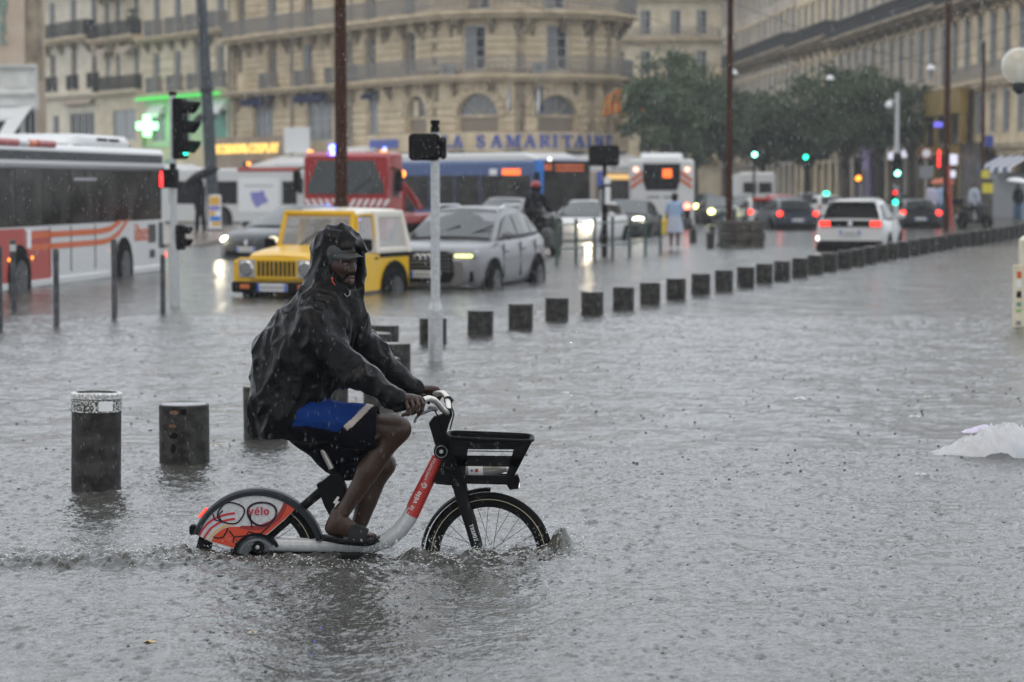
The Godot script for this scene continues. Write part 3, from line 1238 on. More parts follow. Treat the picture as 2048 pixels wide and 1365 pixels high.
	for q in [[10.79, 2.9], [14.46, 3.0], [19.92, 3.3]]:
		awning(b, q[0], 4.4, q[1] + 0.6, 2.6, 0.7, mat.awning_white)
	# air conditioners on the balcony
	for x in [30.1, 35.29]:
		var t := MB.new()
		t.box(Vector3(0, 0.33, 0), Vector3(0.85, 0.62, 0.34), 0.03)
		var a := part("air_conditioner", t, mat.frame_white, b.node, bend(b, Vector3(x, 7.76, 0.35)), bend_turn(b, x))
		var fan := MB.new()
		fan.tube([Vector3(-0.08, 0.33, 0.17), Vector3(-0.08, 0.33, 0.185)], 0.24, 14)
		part("fan", fan, mat.iron_grey, a)
	# flags on slanting poles
	for q in [[33.48, 0], [34.87, 0], [38.82, 1], [41.0, 2]]:
		flag(b, q[0], q[1])
	# the poster in the pale arch
	var poster := MB.new()
	poster.box(Vector3.ZERO, Vector3(0.6, 0.9, 0.03))
	part("poster", poster, mat.cream, b.node, Vector3(25.85, 6.0, -0.18))


func flag(b: Dictionary, x: float, kind: int) -> void:
	var at := bend(b, Vector3(x, 6.2, 0.1))
	var turn := bend_turn(b, x)
	var p := MB.new()
	var tip := Vector3(0.5, 1.0, 1.7)
	p.tube([Vector3.ZERO, tip], 0.025, 6)
	p.ball(tip, Vector3.ONE * 0.05, 8, 6)
	var o := part("flag_pole", p, mat.frame_white, b.node, at, turn)
	var stripes := 9 if kind else 3
	for k in stripes:
		var f := MB.new()
		var rows := []
		for side in [0.006, -0.006]:
			var ring := []
			for j in 2:
				var u := (float(k) + j) / stripes
				var top := tip * lerpf(0.98, 0.35, u)
				var hang := 1.5 * (1.0 - 0.25 * u)
				ring.append([top + Vector3(side, 0, 0), top + Vector3(0.18 * sin(u * 9.0) + side, -hang * 0.55, -0.12), top + Vector3(0.05 * cos(u * 7.0) + side, -hang, -0.25 * u)])
			rows.append(ring)
		for j in 2:
			f.quad(rows[0][0][j], rows[0][1][j], rows[0][1][j + 1], rows[0][0][j + 1])
			f.quad(rows[1][0][j + 1], rows[1][1][j + 1], rows[1][1][j], rows[1][0][j])
		var m: Material = mat.awning_blue
		if kind:
			m = mat.flag_red if k % 2 else mat.flag_gold
		elif k == 1:
			m = mat.awning_white
		part("flag_cloth", f, m, o)


func left_row() -> void:
	# the pharmacy house
	var right := Vector3(0.5075, 0, 0.8616)
	var base := Vector3(-18.82, 0, -162.95)
	var x0: float = -15.69
	var b := facade("pharmacy_house", "cream house with glowing green pharmacy cross and green neon line", base + right * x0, right)
	var len: float = -x0
	var cols := [-13.01 - -15.69, -9.13 - -15.69, -5.47 - -15.69, -1.7 - -15.69]
	var w := MB.new()
	wall_rows(w, b, 0, len, -0.4, 4.2, [])
	var mez := [[cols[0] + 0.2, 2.6, 4.6, 2.7], [cols[1] + 1.6, 1.3, 4.6, 2.2], [cols[3] - 0.4, 2.6, 4.6, 2.7]]
	wall_rows(w, b, 0, len, 4.2, 7.6, mez)
	for h in mez:
		window_at(b, h[0], h[1], h[2], h[3], "pale", 2)
	awning(b, mez[0][0], 2.7, 7.3, 0.6, 0.7, mat.awning_white)
	awning(b, mez[2][0], 2.7, 7.3, 0.6, 0.7, mat.awning_white)
	var banner := MB.new()
	banner.prism([Vector2(-1.2, 0), Vector2(1.2, 0), Vector2(0.3, 1.9), Vector2(-1.2, 1.2)], 0, 0.03)
	part("green_banner", banner, mat.teal, b.node, Vector3(mez[2][0], 4.7, -0.1))
	var holes := []
	for c in cols:
		holes.append([c, 1.15, 8.2, 2.75])
	var piers := wall_rows(w, b, 0, len, 7.6, 11.6, holes)
	stone_courses(b, piers, 8.3, 11.2, 0.72, mat.cream)
	var holes2 := []
	for c in cols:
		holes2.append([c, 1.15, 12.3, 2.8])
	piers = wall_rows(w, b, 0, len, 11.6, 15.6, holes2)
	wall_rows(w, b, 0, len, 15.6, 19.5, [])
	for k in 4:
		window_at(b, cols[k], 1.15, 8.2, 2.75, "grey")
		window_at(b, cols[k], 1.15, 12.3, 2.8, "grey")
		railing(b, cols[k] - 1.0, cols[k] + 1.0, 8.1, 1.15, 0.5, mat.iron_grey)
		railing(b, cols[k] - 1.0, cols[k] + 1.0, 12.1, 1.2, 0.6, mat.iron_grey)
	ledge(b, 0, len, 8.1, 0.6, 0.3, mat.cream, 0)
	ledge(b, 0, len, 12.1, 0.8, 0.35, mat.stone_trim, 2.1)
	ledge(b, 0, len, 16.2, 0.8, 0.35, mat.stone_trim, 0)
	part("wall", w, mat.cream, b.node)
	var tube := MB.new()
	slab(tube, b, 0.2, len - 0.2, 7.62, 7.8, 0.65, 0.75)
	part("green_neon_sign", tube, mat.green_tube, b.node)
	var cross := MB.new()
	cross.box(Vector3.ZERO, Vector3(0.5, 1.5, 0.25), 0.02)
	cross.box(Vector3(0.5, 0, 0), Vector3(0.5, 0.5, 0.25), 0.02)
	cross.box(Vector3(-0.5, 0, 0), Vector3(0.5, 0.5, 0.25), 0.02)
	part("cross_sign", cross, mat.green_cross, b.node, Vector3(-12.07 - -15.69, 5.75, 1.2), Basis(Vector3.UP, 0.9))
	var lamp := OmniLight3D.new()
	lamp.name = "cross_light"
	lamp.light_color = Color(0.3, 1.0, 0.4)
	lamp.light_energy = 3.0
	lamp.light_size = 0.6
	lamp.omni_range = 40.0
	lamp.omni_attenuation = 2.0
	lamp.shadow_enabled = true
	b.node.add_child(lamp)
	lamp.position = Vector3(-12.07 - -15.69, 5.75, 1.8)
	for q in [[0.4, len - 0.4, 7.3, 7.55], [0.4, len - 0.4, 4.25, 4.55], [mez[0][0] - 1.75, mez[0][0] - 1.35, 4.55, 7.3], [mez[0][0] + 1.35, mez[1][0] - 0.7, 4.55, 7.3], [mez[1][0] + 0.7, mez[2][0] - 1.35, 4.55, 7.3], [mez[2][0] + 1.35, len - 0.4, 4.55, 7.3]]:
		var gp := MB.new()
		slab(gp, b, q[0], q[1], q[2], q[3], 0.0, 0.06)
		part("shopfront_panel", gp, mat.pharmacy, b.node)
	var side := MB.new()
	slab(side, b, 0.0, 0.35, 4.3, 6.0, 0.0, 0.15)
	part("green_pilaster", side, mat.green_panel, b.node)
	var ground := MB.new()
	slab(ground, b, 4.0, 5.0, 0.0, 3.3, 0.02, 0.1)
	part("door", ground, mat.teal, b.node)
	for q in [[-6.26 - -15.69, 4.1, 0.5, 0.62], [-9.31 - -15.69, 2.2, 1.0, 0.5]]:
		var t := MB.new()
		t.box(Vector3.ZERO, Vector3(q[2] * 1.6, q[3], 0.12), 0.1)
		part("lit_sign", t, mat.yellow_sign, b.node, Vector3(q[0], q[1], 0.5))
	var ob := MB.new()
	for k in 5:
		ob.box(Vector3(k * 0.42, 0.05 * sin(k * 2.3), 0), Vector3(0.26, 0.26, 0.06), 0.06)
	part("orange_sign", ob, mat.orange_display, b.node, Vector3(-8.4 - -15.69, 0.75, 0.4))

	# house with awnings over its balconies
	x0 = -25.01
	var b2 := facade("balcony_house", "narrow cream house with sand awnings above its balconies", base + right * x0, right)
	len = -15.69 - -25.01
	var c2 := [-22.81 - -25.01, -20.65 - -25.01, -16.96 - -25.01]
	w = MB.new()
	wall_rows(w, b2, 0, len, -0.4, 8.0, [[5.4, 4.6, 4.8, 2.3]])
	window_at(b2, 5.4, 4.6, 4.8, 2.3, "pale", 1)
	var h1 := []
	var h2 := []
	for c in c2:
		h1.append([c, 0.9, 8.6, 2.7])
		h2.append([c, 0.95, 12.6, 2.8])
	wall_rows(w, b2, 0, len, 8.0, 11.9, h1)
	wall_rows(w, b2, 0, len, 11.9, 15.9, h2)
	wall_rows(w, b2, 0, len, 15.9, 19.5, [])
	for k in 3:
		window_at(b2, c2[k], 0.9, 8.6, 2.7, "pale" if k == 0 else "plain")
		window_at(b2, c2[k], 0.95, 12.6, 2.8, "plain")
	railing(b2, 0.3, len - 0.3, 8.5, 1.1, 0.5, mat.iron)
	railing(b2, 0.3, len - 0.3, 12.45, 1.1, 0.8, mat.iron)
	ledge(b2, 0, len, 8.5, 0.6, 0.3, mat.cream, 0)
	ledge(b2, 0, len, 12.45, 0.95, 0.35, mat.stone_trim, 2.0)
	ledge(b2, 0, len, 16.3, 0.95, 0.35, mat.stone_trim, 2.0)
	awning(b2, c2[0] + 0.4, 2.2, 12.0, 0.9, 0.6, mat.awning_sand)
	awning(b2, c2[2] - 0.8, 2.6, 12.0, 0.9, 0.6, mat.awning_sand)
	awning(b2, len / 2 - 0.3, 7.4, 17.2, 1.9, 1.3, mat.awning_sand)
	part("wall", w, mat.cream, b2.node)
	var plant := MB.new()
	for k in 60:
		var at := Vector3(rng.randf_range(-0.4, 0.4), rng.randf_range(0, 1.4), rng.randf_range(-0.3, 0.3))
		plant.box(at, Vector3(0.22, 0.16, 0.02), 0, Basis(Vector3(rng.randf(), rng.randf(), rng.randf()).normalized(), rng.randf() * 6))
	part("balcony_plant", plant, mat.leaf_c, b2.node, Vector3(len - 1.0, 13.0, 0.5))

	# house with small iron balconies
	x0 = -39.96
	var b3 := facade("ivory_house", "ivory house with long iron balcony and small balconettes", base + right * x0, right)
	len = -25.01 - -39.96
	var c3 := [-34.75 - -39.96, -29.99 - -39.96, -25.54 - -39.96]
	w = MB.new()
	wall_rows(w, b3, 0, len, -0.4, 8.4, [[c3[0] + 0.6, 1.3, 4.6, 2.4], [c3[1] + 1.6, 5.4, 4.6, 2.5]])
	window_at(b3, c3[0] + 0.6, 1.3, 4.6, 2.4, "grey", 2)
	for k in 4:
		window_at(b3, c3[1] + 1.6 + (k - 1.5) * 1.35, 1.25, 4.6, 2.5, "plain", 1)
	h1 = []
	h2 = []
	for c in c3:
		h1.append([c, 1.2, 9.0, 2.8])
		h2.append([c, 1.2, 13.0, 2.9])
	wall_rows(w, b3, 0, len, 8.4, 12.3, h1)
	wall_rows(w, b3, 0, len, 12.3, 16.4, h2)
	wall_rows(w, b3, 0, len, 16.4, 20.5, [])
	for k in 3:
		window_at(b3, c3[k], 1.2, 9.0, 2.8, "brown")
		window_at(b3, c3[k], 1.2, 13.0, 2.9, "grey")
		railing(b3, c3[k] - 0.9, c3[k] + 0.9, 8.9, 1.15, 0.3, mat.iron)
	railing(b3, 0.2, len - 0.4, 12.9, 1.2, 0.9, mat.iron)
	ledge(b3, 0, len, 12.9, 1.05, 0.4, mat.stone_trim, 2.5)
	ledge(b3, 0, len, 8.6, 0.4, 0.3, mat.ivory, 0)
	ledge(b3, 0, len, 17.0, 1.0, 0.4, mat.stone_trim, 0)
	awning(b3, c3[1] + 1.4, 6.4, 8.2, 0.5, 0.25, mat.awning_sand)
	part("wall", w, mat.ivory, b3.node)

	# bare gable of the next house with green wall letters
	var g := facade("gable_house", "bare pinkish gable wall with vertical green letters", Vector3(-33.576, 0, -150), Vector3(0.97, 0, 0.24))
	var gl := 150.0 * 122.0 / 4836.0
	w = MB.new()
	wall_rows(w, g, 0, gl, -0.4, 20.0, [], 3.0)
	part("wall", w, mat.rose_wall, g.node)
	var strip := MB.new()
	slab(strip, g, gl, gl + 0.75, 8.0, 20.0, -1.0, -0.2)
	part("corner_strip", strip, mat.stone_soot, g.node)
	var k := 0
	for ch in ["H", "O", "T", "E", "L"]:
		part("letter", words(ch, 0.62, 0.1), mat.teal, g.node, Vector3(Vector3(-31.26, 0, -149).x - g.node.position.x + 0.1, 13.4 - k * 0.72, 0.1))
		k += 1
	# low white building with arched opening and awnings
	var wb := facade("white_pavilion", "low white stuccoed building with arch and drooping white awning", Vector3(-32.983, 0, -146), Vector3(0.96, 0, 0.28))
	var wl := 146.0 * 157.0 / 4836.0
	w = MB.new()
	wall_rows(w, wb, 0, wl, -0.4, 3.6, [])
	wall_rows(w, wb, 0, wl, 3.6, 7.0, [[2.9, 1.7, 3.9, 2.4], [4.35, 0.8, 4.2, 1.9]], 0.5)
	wall_rows(w, wb, 0, wl, 7.0, 8.6, [])
	part("wall", w, mat.white_wall, wb.node)
	window_at(wb, 2.9, 1.7, 3.9, 2.4, "plain", 1)
	window_at(wb, 4.35, 0.8, 4.2, 1.9, "plain", 1)
	ledge(wb, -0.1, wl + 0.1, 7.1, 0.25, 0.2, mat.white_wall, 0)
	ledge(wb, -0.1, wl + 0.15, 8.75, 0.35, 0.25, mat.white_wall, 0)
	var panel := MB.new()
	slab(panel, wb, 0.4, 2.4, 7.4, 8.2, 0, 0.08)
	slab(panel, wb, 2.8, 4.4, 7.4, 8.2, 0, 0.08)
	part("frieze_panel", panel, mat.white_wall, wb.node)
	var aw := MB.new()
	aw.quad(Vector3(2.7, 4.0, 1.5), Vector3(3.7, 4.1, 1.5), Vector3(4.6, 6.3, 0.05), Vector3(3.4, 6.2, 0.05))
	aw.quad(Vector3(3.4, 6.19, 0.04), Vector3(4.6, 6.29, 0.04), Vector3(3.7, 4.09, 1.49), Vector3(2.7, 3.99, 1.49))
	part("awning", aw, mat.awning_white, wb.node)
	awning(wb, 2.6, 1.9, 6.2, 0.5, 0.6, mat.awning_white)


func right_row() -> void:
	# fronts along the street that runs off behind the trees; x = 0 lies far away
	var right := Vector3(0.0443, 0, 1)
	var base := Vector3(18.95, 0, -290)
	var defs := [
		[2.678, 92.899, "grey_street_house", "long grey-brown street front with dark balcony line beyond the trees", mat.grey_wall, 3.1, 12.6],
		[92.899, 111.644, "corner_street_house", "warm beige corner house with high iron balcony beyond the trees", mat.stone, 3.0, 12.3],
		[111.644, 148.294, "balcony_street_house", "beige street front with two dark balcony lines above ochre shop", mat.grey_wall, 2.85, 11.9],
		[148.294, 172.628, "near_street_house", "sand coloured street front with tall windows behind the globe lamp", mat.stone, 2.85, 11.7]]
	for q in defs:
		var b := facade(q[2], q[3], base + right * (q[0] as float), right)
		var len: float = q[1] - q[0]
		var m: Material = q[4]
		var n := int(len / q[5])
		var top: float = q[6]
		var rows := [[3.9, 7.2, 4.4, 2.3], [7.2, top, 8.0, 2.9], [top, top + 4.0, top + 0.3, 2.9], [top + 4.0, top + 8.0, top + 4.4, 2.7]]
		var w := MB.new()
		# shop openings
		var shops := []
		for k in n:
			shops.append([(k + 0.5) * len / n, 2.2, -0.3, 3.5])
		wall_rows(w, b, 0, len, -0.4, 3.9, shops)
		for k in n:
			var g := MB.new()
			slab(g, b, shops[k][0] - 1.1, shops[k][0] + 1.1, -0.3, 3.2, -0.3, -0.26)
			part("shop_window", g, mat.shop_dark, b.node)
		for r in rows:
			var holes := []
			for k in n:
				holes.append([(k + 0.5) * len / n, 1.15, r[2], r[3]])
			wall_rows(w, b, 0, len, r[0], r[1], holes)
			for k in n:
				window_at(b, holes[k][0], 1.15, r[2], r[3], "grey" if (k + int(r[0])) % 3 else "plain", 4, 0.03)
			# window surrounds
			for k in n:
				var t := MB.new()
				var x: float = holes[k][0]
				slab(t, b, x - 0.78, x - 0.6, r[2], r[2] + r[3] + 0.1, 0, 0.05)
				slab(t, b, x + 0.6, x + 0.78, r[2], r[2] + r[3] + 0.1, 0, 0.05)
				slab(t, b, x - 0.9, x + 0.9, r[2] + r[3] + 0.1, r[2] + r[3] + 0.35, 0, 0.2)
				part("window_surround", t, mat.stone_trim, b.node)
		part("wall", w, m, b.node)
		ledge(b, 0, len, 3.9, 0.4, 0.35, mat.stone_trim, 0)
		ledge(b, 0, len, 7.3, 0.55, 0.35, mat.stone_trim, 0)
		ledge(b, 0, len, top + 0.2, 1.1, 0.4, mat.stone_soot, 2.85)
		railing(b, 0.1, len - 0.1, top + 0.2, 1.1, 1.0, mat.iron, 0.2)
		ledge(b, 0, len, top + 8.2, 1.0, 0.5, mat.stone_trim, 0)
		if q[2] == "near_street_house":
			railing(b, 0.1, len - 0.1, 7.3, 0.9, 0.5, mat.iron_grey, 0.3)
	# shop fronts at street level
	var b4 := facade("ochre_shop", "ochre yellow shop front with gallery and red neon sign", base + right * 145.225 + Vector3(-0.6, 0, 0), right)
	var len4: float = 154.892 - 145.225
	var s := MB.new()
	slab(s, b4, 0, len4, 3.3, 3.8, -0.1, 0.7)
	slab(s, b4, 0, len4, 5.6, 7.0, -0.2, 0.3)
	for x in [0.2, len4 * 0.33, len4 * 0.66, len4 - 0.2]:
		slab(s, b4, x - 0.25, x + 0.25, -0.4, 7.0, -0.1, 0.25)
	part("timber_front", s, mat.ochre, b4.node)
	s = MB.new()
	for k in 3:
		slab(s, b4, len4 * (k / 3.0) + 0.5, len4 * ((k + 1) / 3.0) - 0.5, 3.9, 5.5, -0.15, 0.1)
	part("shop_window", s, mat.pane, b4.node)
	s = MB.new()
	s.tube([Vector3.ZERO, Vector3(0, 0.95, 0)], 0.065, 8)
	part("neon_sign", s, mat.red_lamp, b4.node, Vector3(len4 - 1.0, 2.6, 1.2))
	s = MB.new()
	s.box(Vector3.ZERO, Vector3(0.6, 0.28, 0.1), 0.05)
	part("neon_sign", s, mat.violet_sign, b4.node, Vector3(len4 - 2.2, 5.0, 1.0), Basis(Vector3.UP, -1.2))
	s = MB.new()
	slab(s, b4, len4 + 0.3, len4 + 5.0, -0.3, 3.9, 0.0, 0.3)
	part("dark_shop", s, mat.shop_dark, b4.node)
	for q in [[len4 + 1.0, 3.0, 0.6], [len4 + 1.0, 2.2, 0.4], [-6.0, 3.4, 0.5], [-2.6, 3.5, 0.5]]:
		s = MB.new()
		s.box(Vector3.ZERO, Vector3(0.1, q[2], q[2]), 0.05)
		part("lit_sign", s, mat.white_sign, b4.node, Vector3(q[0], q[1], 0.9))
	var b5 := facade("purple_shop", "tall purple painted shop strip behind the trees", base + right * 124.326 + Vector3(-0.5, 0, 0), right)
	s = MB.new()
	slab(s, b5, 0, 128.161 - 124.326, -0.4, 5.6, 0, 0.3)
	part("painted_front", s, mat.purple, b5.node)
	s = MB.new()
	slab(s, b5, 1.0, 3.0, -0.2, 2.6, 0.3, 0.34)
	part("shop_window", s, mat.shop_dark, b5.node)
	var b6 := facade("awning_shop", "shop with blue and white awning at the end of the street", base + right * 159.145 + Vector3(-0.5, 0, 0), right)
	var len6: float = 170.809 - 159.145
	s = MB.new()
	slab(s, b6, 0, len6, -0.3, 2.2, 0, 0.1)
	part("shop_window", s, mat.shutter_grey, b6.node)
	for k in 8:
		s = MB.new()
		var x0 := 3.4 + k * 0.9
		s.quad(Vector3(x0, 2.5, 1.2), Vector3(x0 + 0.88, 2.5, 1.2), Vector3(x0 + 0.88, 3.1, 0.12), Vector3(x0, 3.1, 0.12))
		s.quad(Vector3(x0, 2.25, 1.19), Vector3(x0 + 0.88, 2.25, 1.19), Vector3(x0 + 0.88, 2.5, 1.19), Vector3(x0, 2.5, 1.19))
		part("awning_stripe", s, mat.awning_white if k % 2 else mat.awning_stripe, b6.node)
	s = MB.new()
	s.box(Vector3(3.5, 3.9, 0.6), Vector3(0.1, 0.6, 0.45), 0.02)
	part("blue_sign", s, mat.letter_blue, b6.node)
	# pale house that closes the street
	var g := facade("pale_house", "pale beige corner house closing the view between corner building and trees", Vector3(8.6, 0, -235), Vector3(1, 0, 0.12))
	var w := MB.new()
	var gl := 11.6
	for r in 5:
		var y: float = 3.6 + r * 3.9
		var holes := [[1.8, 1.0, y + 0.6, 2.4], [4.3, 1.0, y + 0.6, 2.4], [7.2, 1.0, y + 0.6, 2.4], [9.7, 1.0, y + 0.6, 2.4]]
		wall_rows(w, g, 0, gl, y, y + 3.9, holes)
		for h in holes:
			window_at(g, h[0], h[1], h[2], h[3], "grey")
		ledge(g, 0, gl, y + 0.3, 0.7, 0.4, mat.stone_trim, 0)
		if r % 2:
			railing(g, 0.2, gl - 0.2, y + 0.3, 1.0, 0.6, mat.iron_grey)
	wall_rows(w, g, 0, gl, -0.4, 3.6, [])
	part("wall", w, mat.cream, g.node)

# ---------------------------------------------------------------- trees

func make_tree(r: float, base: float, top: float, dense: int, seed_: int, label: String, at: Vector3) -> Node3D:
	# trunk with limbs, and a crown of leaf clumps spread through its volume
	var g := RandomNumberGenerator.new()
	g.seed = seed_
	var o := thing("plane_tree", label, "tree", at, 0.0, "street trees in front of the far row of houses")
	var mid := Vector3(0, (base + top) / 2, 0)
	var tall := (top - base) / 2
	var t := MB.new()
	t.tube([Vector3(0, -0.4, 0), Vector3(0.05, base * 0.5, 0.04), Vector3(-0.06, base + 0.6, 0), Vector3(0.1, base + tall, 0.05)], [0.24, 0.19, 0.16, 0.07], 8)
	var clumps := []
	for k in dense:
		var d := Vector3(g.randf_range(-1, 1), g.randf_range(-1, 1), g.randf_range(-1, 1))
		while d.length() > 1.0 or d.length() < 0.25:
			d = Vector3(g.randf_range(-1, 1), g.randf_range(-1, 1), g.randf_range(-1, 1))
		var wide := 1.0 - 0.35 * maxf(d.y, 0.0)
		clumps.append(mid + d * Vector3(r * wide, tall, r * wide))
	for k in 9:
		var c: Vector3 = clumps[k * clumps.size() / 9]
		var from := Vector3(0, base * 0.75 + k * 0.12, 0)
		t.tube([from, from.lerp(c, 0.5) + Vector3(0, 0.25, 0), c], [0.09, 0.06, 0.03], 5)
	part("trunk", t, mat.bark, o)
	var m := MB.new()
	m.tinted = true
	var tones := [Color(0.055, 0.085, 0.045), Color(0.078, 0.115, 0.056), Color(0.105, 0.15, 0.075), Color(0.066, 0.1, 0.062)]
	for c in clumps:
		var tone: Color = tones[g.randi() % 4]
		var size := g.randf_range(0.4, 1.0)
		for j in 95:
			var d := Vector3(g.randfn(), g.randfn() * 0.75, g.randfn()) * size * 0.48
			var b := Basis(Vector3(g.randfn(), g.randfn(), g.randfn()).normalized(), g.randf() * TAU)
			var l := g.randf_range(0.10, 0.19)
			m.col = tone.lerp(tones[g.randi() % 4], 0.4)
			var p: Vector3 = c + d
			m.tri(p + b * Vector3(-l * 0.5, -l, 0), p + b * Vector3(l * 0.55, -l * 0.2, 0.02), p + b * Vector3(0, l, 0))
			m.tri(p + b * Vector3(-l * 0.5, -l, 0), p + b * Vector3(0, l, 0), p + b * Vector3(-l * 0.6, 0.1 * l, 0.02))
	part("crown", m, mat.leaf_tint, o)
	return o


func build_trees() -> void:
	var list := [
		[1332, 133.0, 2.6, 3.1, 8.8, 70, "broad dark tree next to the rounded corner building and flag"],
		[1388, 141.0, 2.9, 3.0, 8.3, 72, "full dark tree just behind the white bus tail"],
		[1452, 150.0, 2.8, 3.1, 7.9, 60, "dark tree crossed by the tall brown pole"],
		[1525, 158.0, 2.9, 3.1, 7.4, 58, "smaller tree between tall brown pole and next full crown"],
		[1612, 150.0, 2.8, 3.1, 8.1, 64, "rounded tree above the queue of cars"],
		[1690, 142.0, 3.0, 3.2, 8.7, 72, "tall full tree before the purple shop strip"],
		[1756, 152.0, 2.3, 3.8, 8.6, 36, "thin tree with sparse crown behind camera mast"],
		[1822, 146.0, 2.3, 3.6, 8.2, 32, "last sparse tree beside the ochre shop"]]
	for k in list.size():
		var q: Array = list[k]
		var x: float = (q[0] - 1024.0) / 4836.0 * q[1]
		make_tree(q[2], q[3], q[4], q[5], 100 + k, q[6], Vector3(x, 0, -q[1]))

# ---------------------------------------------------------------- vehicles
# a vehicle's z runs from its rear to its front, y = 0 is the road; rotation 0 faces the camera

const ROAD := -0.3


func park(called: String, label: String, category: String, front: Vector3, length: float, turn: float, group := "", road := ROAD) -> Node3D:
	var ahead := Vector3(sin(turn), 0, cos(turn))
	var at := front - ahead * length / 2
	at.y = road
	return thing(called, label, category, at, turn, group)


func along(profile: Array, z: float, k: int) -> float:
	# value K of a profile [z, ...] that runs from front to rear
	for i in profile.size() - 1:
		if z <= profile[i][0] and z >= profile[i + 1][0]:
			var t: float = (profile[i][0] - z) / maxf(profile[i][0] - profile[i + 1][0], 1e-6)
			return lerpf(profile[i][k], profile[i + 1][k], t)
	return profile[0][k] if z > profile[0][0] else profile[profile.size() - 1][k]


func car_shell(o: Node3D, lower: Array, cabin: Array, m: Material) -> void:
	# lower: [z, bottom, top, half width]; cabin: [z, roof, half width at belt, half width at roof]
	var s := MB.new()
	var rings := []
	for q in lower:
		var w: float = q[3]
		var b: float = q[1]
		var t: float = q[2]
		var h := t - b
		var half := [Vector2(w * 0.80, b), Vector2(w * 0.95, b + h * 0.09), Vector2(w * 0.985, b + h * 0.3), Vector2(w, b + h * 0.55), Vector2(w * 0.985, b + h * 0.78), Vector2(w * 0.955, b + h * 0.92), Vector2(w * 0.87, t - 0.004), Vector2(w * 0.45, t + 0.018)]
		var ring := PackedVector3Array()
		for k in half.size():
			ring.append(Vector3(half[k].x, half[k].y, q[0]))
		for k in range(half.size() - 1, -1, -1):
			ring.append(Vector3(-half[k].x, half[k].y, q[0]))
		ring.reverse()
		rings.append(ring)
	s.loft(rings, true, true, true)
	rings = []
	for q in cabin:
		var b: float = along(lower, q[0], 2) - 0.03
		var t: float = maxf(q[1], b + 0.02)
		var half := [Vector2(q[2], b), Vector2(lerpf(q[2], q[3], 0.5) + 0.01, lerpf(b, t, 0.5)), Vector2(q[3] + 0.005, lerpf(b, t, 0.9)), Vector2(q[3] * 0.93, t - 0.012), Vector2(q[3] * 0.7, t + 0.004), Vector2(q[3] * 0.3, t + 0.014)]
		var ring := PackedVector3Array()
		for k in half.size():
			ring.append(Vector3(half[k].x, half[k].y, q[0]))
		for k in range(half.size() - 1, -1, -1):
			ring.append(Vector3(-half[k].x, half[k].y, q[0]))
		ring.reverse()
		rings.append(ring)
	s.loft(rings, true, true, true)
	part("body", s, m, o)


func side_glass(o: Node3D, lower: Array, cabin: Array, splits: Array, m: Material, sill := 0.05, head := 0.11) -> void:
	# panes between the z values of SPLITS, on both sides
	for side in [1, -1]:
		for k in splits.size() - 1:
			var z0: float = splits[k] - 0.035
			var z1: float = splits[k + 1] + 0.035
			var g := MB.new()
			if side < 0:
				g.xf = Transform3D(Basis.from_scale(Vector3(-1, 1, 1)), Vector3.ZERO)
			var lo := []
			var hi := []
			for j in 7:
				var z := lerpf(z0, z1, j / 6.0)
				var b: float = along(lower, z, 2)
				var t: float = along(cabin, z, 1)
				var y0 := b + sill
				var y1 := maxf(t - head, y0 + 0.015)
				var w0: float = along(cabin, z, 2)
				var w1: float = along(cabin, z, 3)
				for yy in [y0, y1]:
					var u := clampf((yy - b) / maxf(t - b, 0.05), 0, 1)
					var p := Vector3(lerpf(w0, w1, u) + 0.028, yy, z)
					if yy == y0:
						lo.append(p)
					else:
						hi.append(p)
			for j in 6:
				g.quad(lo[j], lo[j + 1], hi[j + 1], hi[j])
			part("side_window", g, m, o)


func end_glass(o: Node3D, called: String, z0: float, y0: float, w0: float, z1: float, y1: float, w1: float, m: Material) -> void:
	# a gently crowned pane from its lower edge (z0) to its upper edge (z1)
	var g := MB.new()
	var out := Vector3(0, z0 - z1, y1 - y0).normalized() * (1.0 if z0 >= z1 else -1.0)
	if z0 < z1:
		out = Vector3(0, z1 - z0, -(y1 - y0)).normalized()
	var p := PackedVector3Array()
	for j in 5:
		var v := j / 4.0
		for k in 9:
			var u := k / 4.0 - 1.0
			var w := lerpf(w0, w1, v)
			p.append(Vector3(u * w, lerpf(y0, y1, v), lerpf(z0, z1, v)) + out * (0.05 - 0.035 * u * u))
	var f := PackedInt32Array()
	for j in 4:
		for k in 8:
			var a := j * 9 + k
			if z0 >= z1:
				f.append_array([a, a + 1, a + 10, a, a + 10, a + 9])
			else:
				f.append_array([a, a + 10, a + 1, a, a + 9, a + 10])
	g.add(p, f, true)
	part(called, g, m, o)


